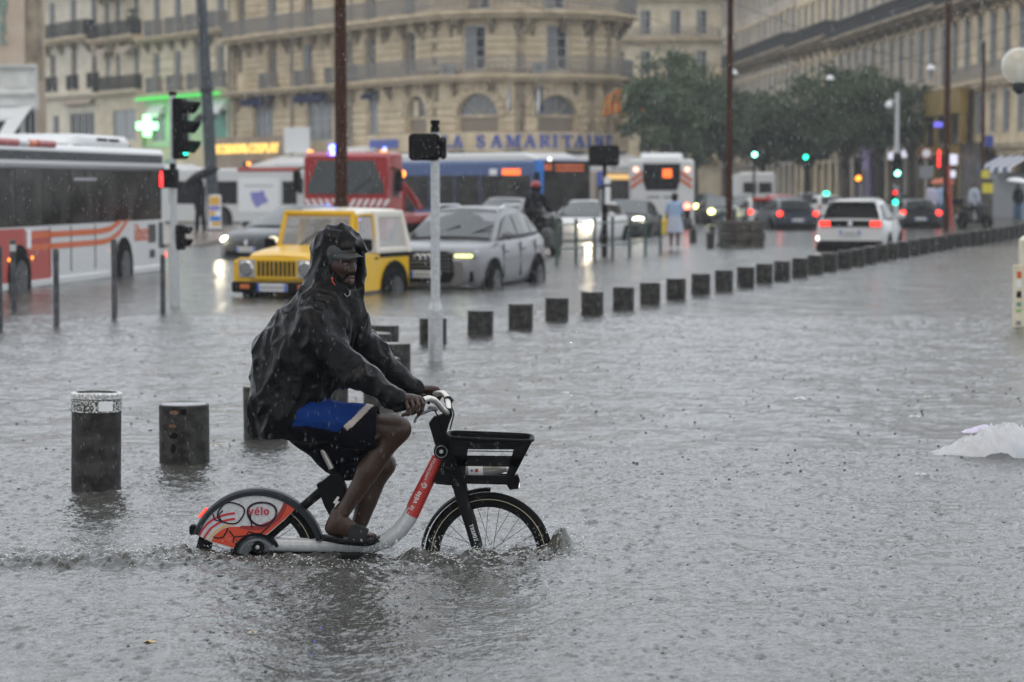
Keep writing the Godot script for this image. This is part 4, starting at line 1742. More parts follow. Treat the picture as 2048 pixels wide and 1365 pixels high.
func wheel(o: Node3D, x: float, z: float, r: float, wide := 0.21, arch := true, rim_m: Material = null) -> void:
	var side := 1.0 if x > 0 else -1.0
	if arch:
		var a := MB.new()
		var pts := []
		for k in 17:
			var t := PI * k / 16.0
			pts.append(Vector2(cos(t) * (r + 0.075), sin(t) * (r + 0.075)))
		pts.append(Vector2(-(r + 0.075), -r * 0.6))
		pts.append(Vector2(r + 0.075, -r * 0.6))
		a.prism(pts, -0.006, 0.006, Transform3D(Basis(Vector3.UP, PI / 2), Vector3.ZERO))
		part("wheel_arch", a, mat.rubber, o, Vector3(x + side * 0.012, r, z))
	var key := "wheel %.2f %.2f" % [r, wide]
	if not shared.has(key):
		var t := MB.new()
		var turn := Basis(Vector3.BACK, PI / 2)
		t.lathe([Vector2(r * 0.62, -wide / 2), Vector2(r * 0.95, -wide / 2), Vector2(r, -wide / 2 + 0.03), Vector2(r, wide / 2 - 0.03), Vector2(r * 0.95, wide / 2), Vector2(r * 0.62, wide / 2)], 26, Vector3.ZERO, turn)
		var m := MB.new()
		m.lathe([Vector2(0.001, -0.02), Vector2(r * 0.2, -0.02), Vector2(r * 0.2, 0.0), Vector2(r * 0.62, -0.03)], 20, Vector3.ZERO, turn)
		for k in 5:
			var q := Basis(Vector3.RIGHT, TAU * k / 5.0)
			m.box(q * Vector3(0, r * 0.36, 0), Vector3(0.035, r * 0.52, r * 0.16), 0.01, q)
		m.lathe([Vector2(r * 0.55, -0.01), Vector2(r * 0.55, 0.03), Vector2(r * 0.66, 0.03), Vector2(r * 0.66, -0.01)], 24, Vector3.ZERO, turn)
		shared[key] = [t.mesh(), m.mesh()]
	var w := Node3D.new()
	w.name = "wheel"
	o.add_child(w, true)
	w.position = Vector3(x - side * (wide / 2 - 0.03), r, z)
	part("tyre", shared[key][0], mat.rubber, w)
	part("rim", shared[key][1], rim_m if rim_m else mat.rim, w, Vector3(side * (wide / 2 - 0.01), 0, 0))


func plate(o: Node3D, at: Vector3, back := false, bright := 1.0) -> void:
	var s := MB.new()
	s.box(Vector3.ZERO, Vector3(0.52, 0.115, 0.015), 0.004)
	var p := part("number_plate", s, mat.plate, o, at, Basis(Vector3.UP, PI if back else 0.0))
	for x in [-0.235, 0.235]:
		var b := MB.new()
		b.box(Vector3(x, 0, 0.009), Vector3(0.045, 0.105, 0.006))
		part("blue_strip", b, mat.plate_blue, p)
	var ink := MB.new()
	for k in 7:
		ink.box(Vector3(-0.17 + k * 0.057, 0, 0.009), Vector3(0.026, 0.07, 0.004))
	part("ink_marks", ink, mat.plate_ink, p)


func mirrors(o: Node3D, x: float, y: float, z: float, m: Material, size := 1.0) -> void:
	for s in [-1, 1]:
		var a := MB.new()
		a.ball(Vector3(s * (x + 0.13), y, z), Vector3(0.12, 0.08, 0.07) * size, 12, 8)
		a.tube([Vector3(s * (x - 0.02), y - 0.05, z), Vector3(s * (x + 0.1), y - 0.02, z)], 0.02, 6)
		part("mirror", a, m, o)


func lamp(o: Node3D, called: String, at: Vector3, r: Vector3, m: Material, boxy := false) -> void:
	var s := MB.new()
	if boxy:
		s.box(Vector3.ZERO, r * 2.0, minf(r.x, r.y) * 0.4)
	else:
		s.ball(Vector3.ZERO, r, 12, 8)
	part(called, s, m, o, at)


func beam(o: Node3D, at: Vector3, energy: float, color := Color(1.0, 0.93, 0.78)) -> void:
	var l := OmniLight3D.new()
	l.name = "lamp_light"
	l.light_color = color
	l.light_energy = energy
	l.light_size = 0.08
	l.omni_range = 30.0
	l.omni_attenuation = 2.0
	l.shadow_enabled = true
	o.add_child(l, true)
	l.position = at


func wipers(o: Node3D, at: Vector3, slope: float, n := 2, long := 0.55) -> void:
	for k in n:
		var s := MB.new()
		var x := (k - 0.5) * 0.6
		s.tube([Vector3(x, 0, 0), Vector3(x + long * 0.75, long * 0.55 * cos(slope), -long * 0.55 * sin(slope))], 0.012, 5)
		part("wiper", s, mat.rubber, o, at)


func door_lines(o: Node3D, lower: Array, zs: Array, m: Material) -> void:
	# narrow dark gaps and handles along both sides
	for side in [-1, 1]:
		for z in zs:
			var w: float = along(lower, z, 3)
			var b: float = along(lower, z, 1)
			var t: float = along(lower, z, 2)
			var s := MB.new()
			s.box(Vector3(side * w * 0.99, (b + t) / 2 + 0.05, z), Vector3(0.02, (t - b) * 0.72, 0.014))
			part("door_gap", s, mat.rubber, o)
			var h := MB.new()
			h.box(Vector3(side * (w + 0.012), b + (t - b) * 0.76, z - 0.2), Vector3(0.03, 0.03, 0.17), 0.01)
			part("door_handle", h, m, o)


func build_vehicles() -> void:
	left_bus()
	jeep()
	silver_suv()
	grey_hatchback()
	fire_engine()
	far_buses()
	white_saloon()
	white_crossover()
	far_cars()


func jeep() -> void:
	var o := park("off_road_car", "small yellow off-road car with white hardtop behind the cyclist", "car", Vector3(-3.628, 0, -36.9), 3.4, -0.40)
	var y := mat.yellow_paint as Material
	var s := MB.new()
	# tub, bonnet and wings are boxy: side outline swept across the width, corners chamfered
	s.box(Vector3(0, 0.62, -0.62), Vector3(1.44, 0.62, 2.0), 0.05)
	s.box(Vector3(0, 0.66, 0.95), Vector3(1.0, 0.56, 1.3), 0.04)
	var bon := []
	for q in [[0.36, 1.06, 0.62], [0.7, 1.06, 0.61], [1.45, 0.985, 0.55], [1.6, 0.93, 0.53]]:
		var ring := PackedVector3Array()
		for p in [Vector2(-q[2], 0.80), Vector2(q[2], 0.80), Vector2(q[2], q[1] - 0.05), Vector2(q[2] - 0.05, q[1]), Vector2(0, q[1] + 0.025), Vector2(-q[2] + 0.05, q[1]), Vector2(-q[2], q[1] - 0.05)]:
			ring.append(Vector3(p.x, p.y, q[0]))
		ring.reverse()
		bon.append(ring)
	bon.reverse()
	for r in bon:
		r.reverse()
	s.loft(bon, true, true, false)
	part("body", s, y, o)
	for side in [-1, 1]:
		var wing := MB.new()
		wing.box(Vector3(side * 0.60, 0.83, 1.0), Vector3(0.34, 0.1, 1.28), 0.04)
		wing.box(Vector3(side * 0.60, 0.66, 1.57), Vector3(0.34, 0.34, 0.13), 0.03)
		wing.box(Vector3(side * 0.64, 0.62, 0.42), Vector3(0.24, 0.5, 0.16), 0.03)
		part("wing", wing, y, o)
		var flare := MB.new()
		var arc := []
		for k in 11:
			var t := PI * k / 10.0
			arc.append(Vector3(side * 0.75, 0.36 + 0.42 * sin(t), -0.98 + 0.44 * cos(t)))
		flare.tube(arc, 0.035, 6)
		part("wheel_flare", flare, mat.rubber, o)
	var gr := MB.new()
	gr.box(Vector3(0, 0.74, 1.615), Vector3(1.34, 0.34, 0.05), 0.02)
	part("front_panel", gr, y, o)
	for k in 9:
		var sl := MB.new()
		sl.box(Vector3(-0.3 + k * 0.075, 0.745, 1.645), Vector3(0.042, 0.23, 0.02), 0.004)
		part("grille_slot", sl, mat.black_gloss, o)
	for side in [-1, 1]:
		var bz := MB.new()
		bz.box(Vector3(side * 0.51, 0.745, 1.645), Vector3(0.28, 0.28, 0.03), 0.01)
		part("lamp_surround", bz, mat.lens_clear, o)
		var hl := MB.new()
		hl.tube([Vector3(side * 0.51, 0.745, 1.65), Vector3(side * 0.51, 0.745, 1.675)], [0.105, 0.09], 18)
		part("headlight", hl, mat.lens_dull, o)
		var rg := MB.new()
		rg.lathe([Vector2(0.1, -0.005), Vector2(0.12, 0.0), Vector2(0.1, 0.014)], 20, Vector3(side * 0.51, 0.745, 1.665), Basis(Vector3.RIGHT, PI / 2))
		part("lamp_ring", rg, mat.chrome, o)
		lamp(o, "indicator", Vector3(side * 0.5, 0.47, 1.735), Vector3(0.085, 0.035, 0.01), mat.lens_amber, true)
	var bp := MB.new()
	bp.box(Vector3(0, 0.46, 1.66), Vector3(1.5, 0.17, 0.14), 0.03)
	part("bumper", bp, mat.black_plastic, o)
	plate(o, Vector3(-0.02, 0.46, 1.742))
	# windscreen frame, upright
	var slope := 0.28
	var fr := MB.new()
	var base := Vector3(0, 1.04, 0.36)
	var up := Vector3(0, cos(slope), -sin(slope))
	var wh := 0.56
	for side in [-1, 1]:
		fr.tube([base + Vector3(side * 0.64, 0, 0), base + Vector3(side * 0.59, 0, 0) + up * wh], 0.045, 6)
	fr.tube([base + Vector3(-0.64, 0, 0), base + Vector3(0.64, 0, 0)], 0.045, 6)
	fr.tube([base + Vector3(-0.6, 0, 0) + up * wh, base + Vector3(0.6, 0, 0) + up * wh], 0.05, 6)
	part("windscreen_frame", fr, y, o)
	var gl := MB.new()
	gl.quad(base + Vector3(-0.62, 0.02, 0.01), base + Vector3(0.62, 0.02, 0.01), base + Vector3(0.57, 0, 0.01) + up * (wh - 0.02), base + Vector3(-0.57, 0, 0.01) + up * (wh - 0.02))
	part("windscreen", gl, mat.screen_glass, o)
	wipers(o, base + Vector3(0.05, 0.03, 0.05), slope, 2, 0.42)
	for side in [-1, 1]:
		var hg := MB.new()
		hg.box(base + Vector3(side * 0.33, 0.0, 0.0) + up * (wh + 0.02), Vector3(0.08, 0.05, 0.06), 0.01)
		part("roof_clip", hg, mat.rubber, o)
	# hardtop
	var t := MB.new()
	t.loft([roof_ring(0.58, 1.59, 0.2), roof_ring(0.60, 1.635, -0.2), roof_ring(0.60, 1.65, -0.9), roof_ring(0.58, 1.63, -1.5), roof_ring(0.55, 1.56, -1.6)], true, true, true)
	for side in [-1, 1]:
		t.tube([Vector3(side * 0.69, 0.93, -0.42), Vector3(side * 0.60, 1.58, -0.5)], 0.07, 5)
		t.tube([Vector3(side * 0.69, 0.93, -1.58), Vector3(side * 0.57, 1.58, -1.5)], 0.075, 5)
		t.box(Vector3(side * 0.685, 0.97, -1.0), Vector3(0.06, 0.1, 1.2), 0.02)
		t.box(Vector3(side * 0.605, 1.55, -1.0), Vector3(0.06, 0.12, 1.1), 0.02)
	for q in [[Vector3(0, 1.0, -1.6), Vector3(1.2, 0.16, 0.04)], [Vector3(0, 1.52, -1.58), Vector3(1.1, 0.12, 0.04)], [Vector3(-0.54, 1.25, -1.59), Vector3(0.12, 0.5, 0.04)], [Vector3(0.54, 1.25, -1.59), Vector3(0.12, 0.5, 0.04)]]:
		t.box(q[0], q[1], 0.01)
	part("hardtop", t, mat.hardtop, o)
	var back := MB.new()
	back.box(Vector3(0, 1.25, -1.585), Vector3(0.98, 0.4, 0.008))
	part("rear_window", back, mat.screen_glass, o)
	for x in [-0.33, 0.33]:
		var seat := MB.new()
		seat.box(Vector3(x, 1.05, -0.42), Vector3(0.42, 0.5, 0.12), 0.05, Basis(Vector3.RIGHT, -0.15))
		seat.box(Vector3(x, 1.36, -0.48), Vector3(0.24, 0.14, 0.08), 0.03)
		part("seat", seat, mat.iron_grey, o)
	var wheel_ := MB.new()
	wheel_.lathe([Vector2(0.17, -0.012), Vector2(0.185, 0.0), Vector2(0.17, 0.012), Vector2(0.158, 0.0), Vector2(0.17, -0.012)], 20, Vector3(0.33, 1.08, 0.08), Basis(Vector3.RIGHT, 1.0))
	part("steering_wheel", wheel_, mat.rubber, o)
	for side in [-1, 1]:
		var rg := MB.new()
		rg.xf = Transform3D(Basis.from_scale(Vector3(side, 1, 1)), Vector3.ZERO)
		rg.quad(Vector3(0.69, 1.02, -0.5), Vector3(0.69, 1.02, -1.5), Vector3(0.615, 1.5, -1.43), Vector3(0.615, 1.5, -0.56))
		part("side_window", rg, mat.screen_glass, o)
		var d := MB.new()
		d.xf = rg.xf
		d.box(Vector3(0.725, 0.63, -0.05), Vector3(0.02, 0.58, 0.78), 0.008)
		d.tube([Vector3(0.70, 0.93, 0.33), Vector3(0.635, 1.54, 0.15), Vector3(0.625, 1.55, -0.38), Vector3(0.695, 0.93, -0.42)], 0.03, 5)
		var dd := part("door", d, y, o)
		var dg := MB.new()
		dg.xf = rg.xf
		dg.quad(Vector3(0.70, 0.95, 0.3), Vector3(0.70, 0.95, -0.39), Vector3(0.635, 1.52, -0.36), Vector3(0.64, 1.52, 0.15))
		part("door_window", dg, mat.screen_glass, dd)
		var h := MB.new()
		h.box(Vector3(side * 0.745, 0.86, -0.32), Vector3(0.03, 0.03, 0.1), 0.008)
		part("handle", h, mat.rubber, dd)
		var mi := MB.new()
		mi.box(Vector3(side * 0.86, 1.08, 0.26), Vector3(0.2, 0.2, 0.06), 0.03)
		mi.tube([Vector3(side * 0.7, 1.02, 0.28), Vector3(side * 0.82, 1.06, 0.27)], 0.015, 5)
		part("mirror", mi, mat.rubber, o)
		var bl := MB.new()
		bl.box(Vector3(side * 0.725, 0.9, -1.05), Vector3(0.02, 0.07, 1.1), 0.005)
		part("black_band", bl, mat.rubber, o)
		var si := MB.new()
		si.box(Vector3(side * 0.70, 0.33, -0.1), Vector3(0.06, 0.1, 0.9), 0.02)
		part("sill", si, mat.post, o)
		wheel(o, side * 0.74, 1.0, 0.34, 0.2, false)
		wheel(o, side * 0.74, -1.0, 0.34, 0.2, true)


func roof_ring(w: float, top: float, z: float) -> PackedVector3Array:
	var r := PackedVector3Array()
	for p in [Vector2(w + 0.02, top - 0.1), Vector2(w, top - 0.03), Vector2(w * 0.8, top), Vector2(0, top + 0.015), Vector2(-w * 0.8, top), Vector2(-w, top - 0.03), Vector2(-w - 0.02, top - 0.1)]:
		r.append(Vector3(p.x, p.y, z))
	r.reverse()
	return r


func silver_suv() -> void:
	var o := park("silver_car", "silver grey sport utility car with large dark grille beside yellow car", "car", Vector3(-1.431, 0, -40.2), 4.39, -0.30, "", -0.26)
	var lower := [[2.19, 0.32, 0.72, 0.66], [2.1, 0.24, 0.86, 0.80], [1.9, 0.22, 0.94, 0.88], [1.4, 0.22, 1.0, 0.915], [0.85, 0.24, 1.04, 0.915], [0, 0.24, 1.06, 0.91], [-1.2, 0.24, 1.09, 0.905], [-1.8, 0.27, 1.11, 0.87], [-2.1, 0.34, 1.08, 0.79], [-2.19, 0.45, 0.95, 0.7]]
	var cabin := [[1.0, 1.04, 0.80, 0.78], [0.6, 1.27, 0.81, 0.70], [0.2, 1.48, 0.81, 0.64], [-0.15, 1.575, 0.81, 0.61], [-0.8, 1.6, 0.81, 0.60], [-1.4, 1.54, 0.79, 0.57], [-1.8, 1.38, 0.77, 0.58], [-2.08, 1.12, 0.72, 0.62]]
	car_shell(o, lower, cabin, mat.silver_paint)
	side_glass(o, lower, cabin, [0.72, -0.32, -1.2, -1.7], mat.dark_side_glass)
	end_glass(o, "windscreen", 0.98, 1.06, 0.74, 0.02, 1.53, 0.56, mat.wet_car_glass)
	wipers(o, Vector3(-0.05, 1.1, 0.95), 1.0, 2, 0.6)
	var gr := MB.new()
	gr.prism([Vector2(-0.42, 0.36), Vector2(0.42, 0.36), Vector2(0.5, 0.5), Vector2(0.45, 0.84), Vector2(0.36, 0.88), Vector2(-0.36, 0.88), Vector2(-0.45, 0.84), Vector2(-0.5, 0.5)], 2.13, 2.215)
	part("grille", gr, mat.black_gloss, o)
	for k in 5:
		var b := MB.new()
		b.box(Vector3(0, 0.82 - k * 0.065, 2.22), Vector3(0.86, 0.016, 0.02))
		part("grille_bar", b, mat.lens_dull, o)
	for k in 4:
		var b := MB.new()
		b.lathe([Vector2(0.055, -0.004), Vector2(0.068, 0.0), Vector2(0.055, 0.008)], 16, Vector3(-0.14 + k * 0.093, 0.77, 2.235), Basis(Vector3.RIGHT, PI / 2))
		part("ring_emblem", b, mat.chrome, o)
	plate(o, Vector3(0, 0.5, 2.23))
	for s in [-1, 1]:
		lamp(o, "headlight", Vector3(s * 0.66, 0.83, 2.03), Vector3(0.19, 0.06, 0.1), mat.lens_clear, true)
		lamp(o, "running_light", Vector3(s * 0.64, 0.805, 2.14), Vector3(0.155, 0.026, 0.02), mat.running_lamp, true)
		var f := MB.new()
		f.prism([Vector2(s * 0.58, 0.33), Vector2(s * 0.8, 0.38), Vector2(s * 0.8, 0.55), Vector2(s * 0.6, 0.56)], 2.0, 2.13)
		part("air_intake", f, mat.black_gloss, o)
		wheel(o, s * 0.915, 1.3, 0.345, 0.22)
		wheel(o, s * 0.905, -1.3, 0.345, 0.22)
	var lip := MB.new()
	lip.box(Vector3(0, 0.3, 2.12), Vector3(1.5, 0.05, 0.12), 0.02)
	part("bumper_lip", lip, mat.silver_paint, o)
	mirrors(o, 0.84, 1.13, 0.7, mat.silver_paint)
	door_lines(o, lower, [0.75, -0.25, -1.15], mat.silver_paint)
	for s in [-1, 1]:
		var r := MB.new()
		r.tube([Vector3(s * 0.6, 1.56, 0.0), Vector3(s * 0.58, 1.625, -0.3), Vector3(s * 0.57, 1.62, -1.2), Vector3(s * 0.56, 1.54, -1.5)], 0.018, 6)
		part("roof_rail", r, mat.chrome, o)


func grey_hatchback() -> void:
	var o := park("grey_car", "dark grey hatchback with one bright headlight behind yellow car", "car", Vector3(-6.105, 0, -55.5), 4.2, -0.5)
	var lower := [[2.1, 0.3, 0.66, 0.62], [2.0, 0.22, 0.80, 0.78], [1.75, 0.2, 0.9, 0.86], [1.2, 0.2, 0.99, 0.89], [0.8, 0.2, 1.02, 0.89], [-1.2, 0.22, 1.05, 0.88], [-1.8, 0.26, 1.02, 0.82], [-2.1, 0.4, 0.9, 0.7]]
	var cabin := [[1.1, 1.0, 0.78, 0.76], [0.5, 1.25, 0.78, 0.68], [0.0, 1.46, 0.78, 0.6], [-0.7, 1.52, 0.78, 0.57], [-1.4, 1.42, 0.76, 0.55], [-2.0, 1.0, 0.7, 0.6]]
	car_shell(o, lower, cabin, mat.grey_paint)
	side_glass(o, lower, cabin, [0.6, -0.35, -1.3], mat.dark_glass)
	end_glass(o, "windscreen", 1.08, 1.02, 0.72, 0.0, 1.45, 0.54, mat.wet_car_glass)
	for s in [-1, 1]:
		lamp(o, "headlight", Vector3(s * 0.66, 0.74, 1.96), Vector3(0.14, 0.09, 0.09), mat.head_lamp if s < 0 else mat.dim_lamp)
		wheel(o, s * 0.88, 1.3, 0.32)
		wheel(o, s * 0.87, -1.3, 0.32)
	beam(o, Vector3(-0.66, 0.74, 2.2), 0.3)
	var gr := MB.new()
	gr.box(Vector3(0, 0.42, 2.06), Vector3(1.2, 0.2, 0.08), 0.03)
	part("grille", gr, mat.black_gloss, o)
	var em := MB.new()
	em.prism([Vector2(0, -0.09), Vector2(0.05, 0), Vector2(0, 0.09), Vector2(-0.05, 0)], 2.06, 2.11)
	part("emblem", em, mat.chrome, o, Vector3(0, 0.68, 0))
	plate(o, Vector3(0, 0.52, 2.11))
	mirrors(o, 0.82, 1.08, 0.75, mat.grey_paint)
	door_lines(o, lower, [0.6, -0.35], mat.grey_paint)


func coach_ring(w: float, b: float, t: float, z: float, r := 0.14) -> PackedVector3Array:
	var p := PackedVector3Array()
	for q in [[1, 1, 0], [-1, 1, 1], [-1, -1, 2], [1, -1, 3]]:
		for k in 4:
			var a: float = (q[2] + k / 3.0) * PI / 2
			var rr: float = r if q[1] > 0 else 0.05
			p.append(Vector3(q[0] * (w - rr) + cos(a) * rr, (t - rr if q[1] > 0 else b + rr) + sin(a) * rr, z))
	return p


func coach(o: Node3D, length: float, w: float, b: float, t: float, m: Material) -> void:
	var s := MB.new()
	var h := length / 2
	s.loft([coach_ring(w - 0.1, b, t - 0.06, -h, 0.12), coach_ring(w, b, t, -h + 0.1), coach_ring(w, b, t, h - 0.14), coach_ring(w - 0.12, b, t - 0.08, h, 0.12)], true, true, true)
	part("body", s, m, o)


func left_bus() -> void:
	# its left flank shows, the front is out of the picture
	var o := park("city_bus", "white and orange city bus with dark windows at the edge", "bus", Vector3(-9.83, 0, -37.0), 12.0, -0.135)
	coach(o, 12.0, 1.26, 0.32, 2.72, mat.white_paint)
	var f := MB.new()
	f.box(Vector3(1.262, 1.82, 1.6), Vector3(0.012, 0.98, 8.6))
	f.box(Vector3(1.262, 1.82, -4.2), Vector3(0.012, 0.98, 2.92))
	part("window_band", f, mat.dark_glass, o)
	var zs := [5.8, 4.4, 3.0, 1.6, 0.2, -1.25, -2.68, -4.15, -5.6]
	for k in zs.size() - 1:
		var p := MB.new()
		p.box(Vector3(1.272, 1.82, (zs[k] + zs[k + 1]) / 2), Vector3(0.012, 0.94, zs[k] - zs[k + 1] - 0.03), 0.004)
		part("side_window", p, mat.bus_glass, o)
	var nose := MB.new()
	nose.box(Vector3(0, 1.75, 6.0), Vector3(2.2, 1.3, 0.06), 0.04)
	part("windscreen", nose, mat.dark_glass, o)
	nose = MB.new()
	nose.box(Vector3(0, 0.72, 6.0), Vector3(2.25, 0.66, 0.05), 0.03)
	part("front_panel", nose, mat.bus_red, o)
	for x in [-0.95, 0.95]:
		lamp(o, "headlight", Vector3(x, 0.72, 6.03), Vector3(0.15, 0.1, 0.03), mat.dim_lamp, true)
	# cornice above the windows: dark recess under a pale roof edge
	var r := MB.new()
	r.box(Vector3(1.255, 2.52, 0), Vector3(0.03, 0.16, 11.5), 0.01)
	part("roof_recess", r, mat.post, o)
	r = MB.new()
	r.box(Vector3(1.275, 2.34, 0), Vector3(0.05, 0.1, 11.6), 0.02)
	part("rain_gutter", r, mat.silver_paint, o)
	# roof pods and the red and orange stripe of the roof edge
	r = MB.new()
	r.loft([coach_ring(0.9, 2.7, 2.8, -4.9), coach_ring(1.0, 2.7, 2.95, -4.3), coach_ring(1.0, 2.7, 2.95, -1.4), coach_ring(0.9, 2.7, 2.78, -0.9)], true, true, true)
	var pod := part("roof_pod", r, mat.white_paint, o)
	for k in 2:
		var v := MB.new()
		v.box(Vector3(1.0, 2.86, -3.4 + k * 0.75), Vector3(0.02, 0.05, 0.62), 0.005)
		part("vent", v, mat.rubber, pod)
	for q in [[3.6, 5.4, mat.red_paint], [3.1, 3.6, mat.white_paint], [2.7, 3.1, mat.orange_paint], [1.7, 2.7, mat.red_paint]]:
		var v := MB.new()
		v.box(Vector3(1.12, 2.72, -0.9 + (q[0] + q[1]) / 2), Vector3(0.3, 0.13, q[1] - q[0]), 0.04)
		part("roof_stripe", v, q[2], o)
	# livery: red front part, orange double line that sweeps up to the tail
	var liv := MB.new()
	liv.box(Vector3(1.264, 0.82, 4.3), Vector3(0.012, 0.96, 3.5), 0.003)
	part("red_panel", liv, mat.bus_red, o)
	liv = MB.new()
	liv.box(Vector3(1.264, 0.8, 1.85), Vector3(0.012, 0.9, 1.3), 0.003)
	part("red_panel", liv, mat.bus_red, o)
	for k in 2:
		var y := 1.17 - k * 0.2
		var line := MB.new()
		var pts := [[2.3, y], [-1.6, y], [-2.2, y + 0.03], [-2.75, y + 0.14]]
		if k == 0:
			pts.append([-3.15, y + 0.26])
		else:
			pts.append([-3.2, y + 0.32])
			pts.append([-3.5, y + 0.46])
		for j in pts.size() - 1:
			var a := Vector3(1.272, pts[j][1], pts[j][0])
			var c := Vector3(1.272, pts[j + 1][1], pts[j + 1][0])
			var up := Vector3(0, 0.05, 0)
			line.quad(a - up, c - up, c + up, a + up)
		part("orange_stripe", line, mat.orange_paint, o)
	var tx := part("lettering", words("ibus", 0.30, 0.006), mat.orange_paint, o, Vector3(1.268, 1.08, -4.3), Basis(Vector3.UP, PI / 2))
	tx.scale = Vector3(1.3, 1, 1)
	# panels and flaps
	for z in [1.25, 0.1, -1.3]:
		var gap := MB.new()
		gap.box(Vector3(1.268, 0.9, z), Vector3(0.012, 0.8, 0.02))
		part("panel_gap", gap, mat.post, o)
	for q in [[-4.98, 1.06, 0.5, 0.36], [-4.98, 0.66, 0.34, 0.16], [-5.6, 1.02, 0.3, 0.5]]:
		var v := MB.new()
		v.box(Vector3(1.266, q[1], q[0]), Vector3(0.014, q[3], q[2]), 0.004)
		part("vent", v, mat.post, o)
	var sk := MB.new()
	sk.box(Vector3(1.25, 0.36, -1.0), Vector3(0.06, 0.14, 9.4), 0.02)
	part("skirt", sk, mat.white_paint, o)
	var hatch := MB.new()
	hatch.box(Vector3(1.275, 1.12, 2.36), Vector3(0.012, 0.32, 0.2), 0.004)
	part("white_tag", hatch, mat.plate, o)
	for z in [3.35, 2.2, -2.3]:
		lamp(o, "marker_light", Vector3(1.275, 0.8, z), Vector3(0.012, 0.03, 0.035), mat.amber_lamp)
	lamp(o, "marker_light", Vector3(1.27, 2.34, -5.5), Vector3(0.02, 0.05, 0.08), mat.dim_lamp)
	lamp(o, "brake_light", Vector3(1.22, 0.62, -5.97), Vector3(0.05, 0.09, 0.03), mat.tail_lamp)
	wheel(o, 1.27, 2.85, 0.48, 0.28)
	wheel(o, 1.27, -3.05, 0.48, 0.28)
	wheel(o, -1.27, 2.85, 0.48, 0.28, false)
	wheel(o, -1.27, -3.05, 0.48, 0.28, false)
	var opening := MB.new()
	opening.box(Vector3(1.285, 2.12, -0.7), Vector3(0.012, 0.05, 1.3), 0.004)
	part("window_vent", opening, mat.lens_clear, o)


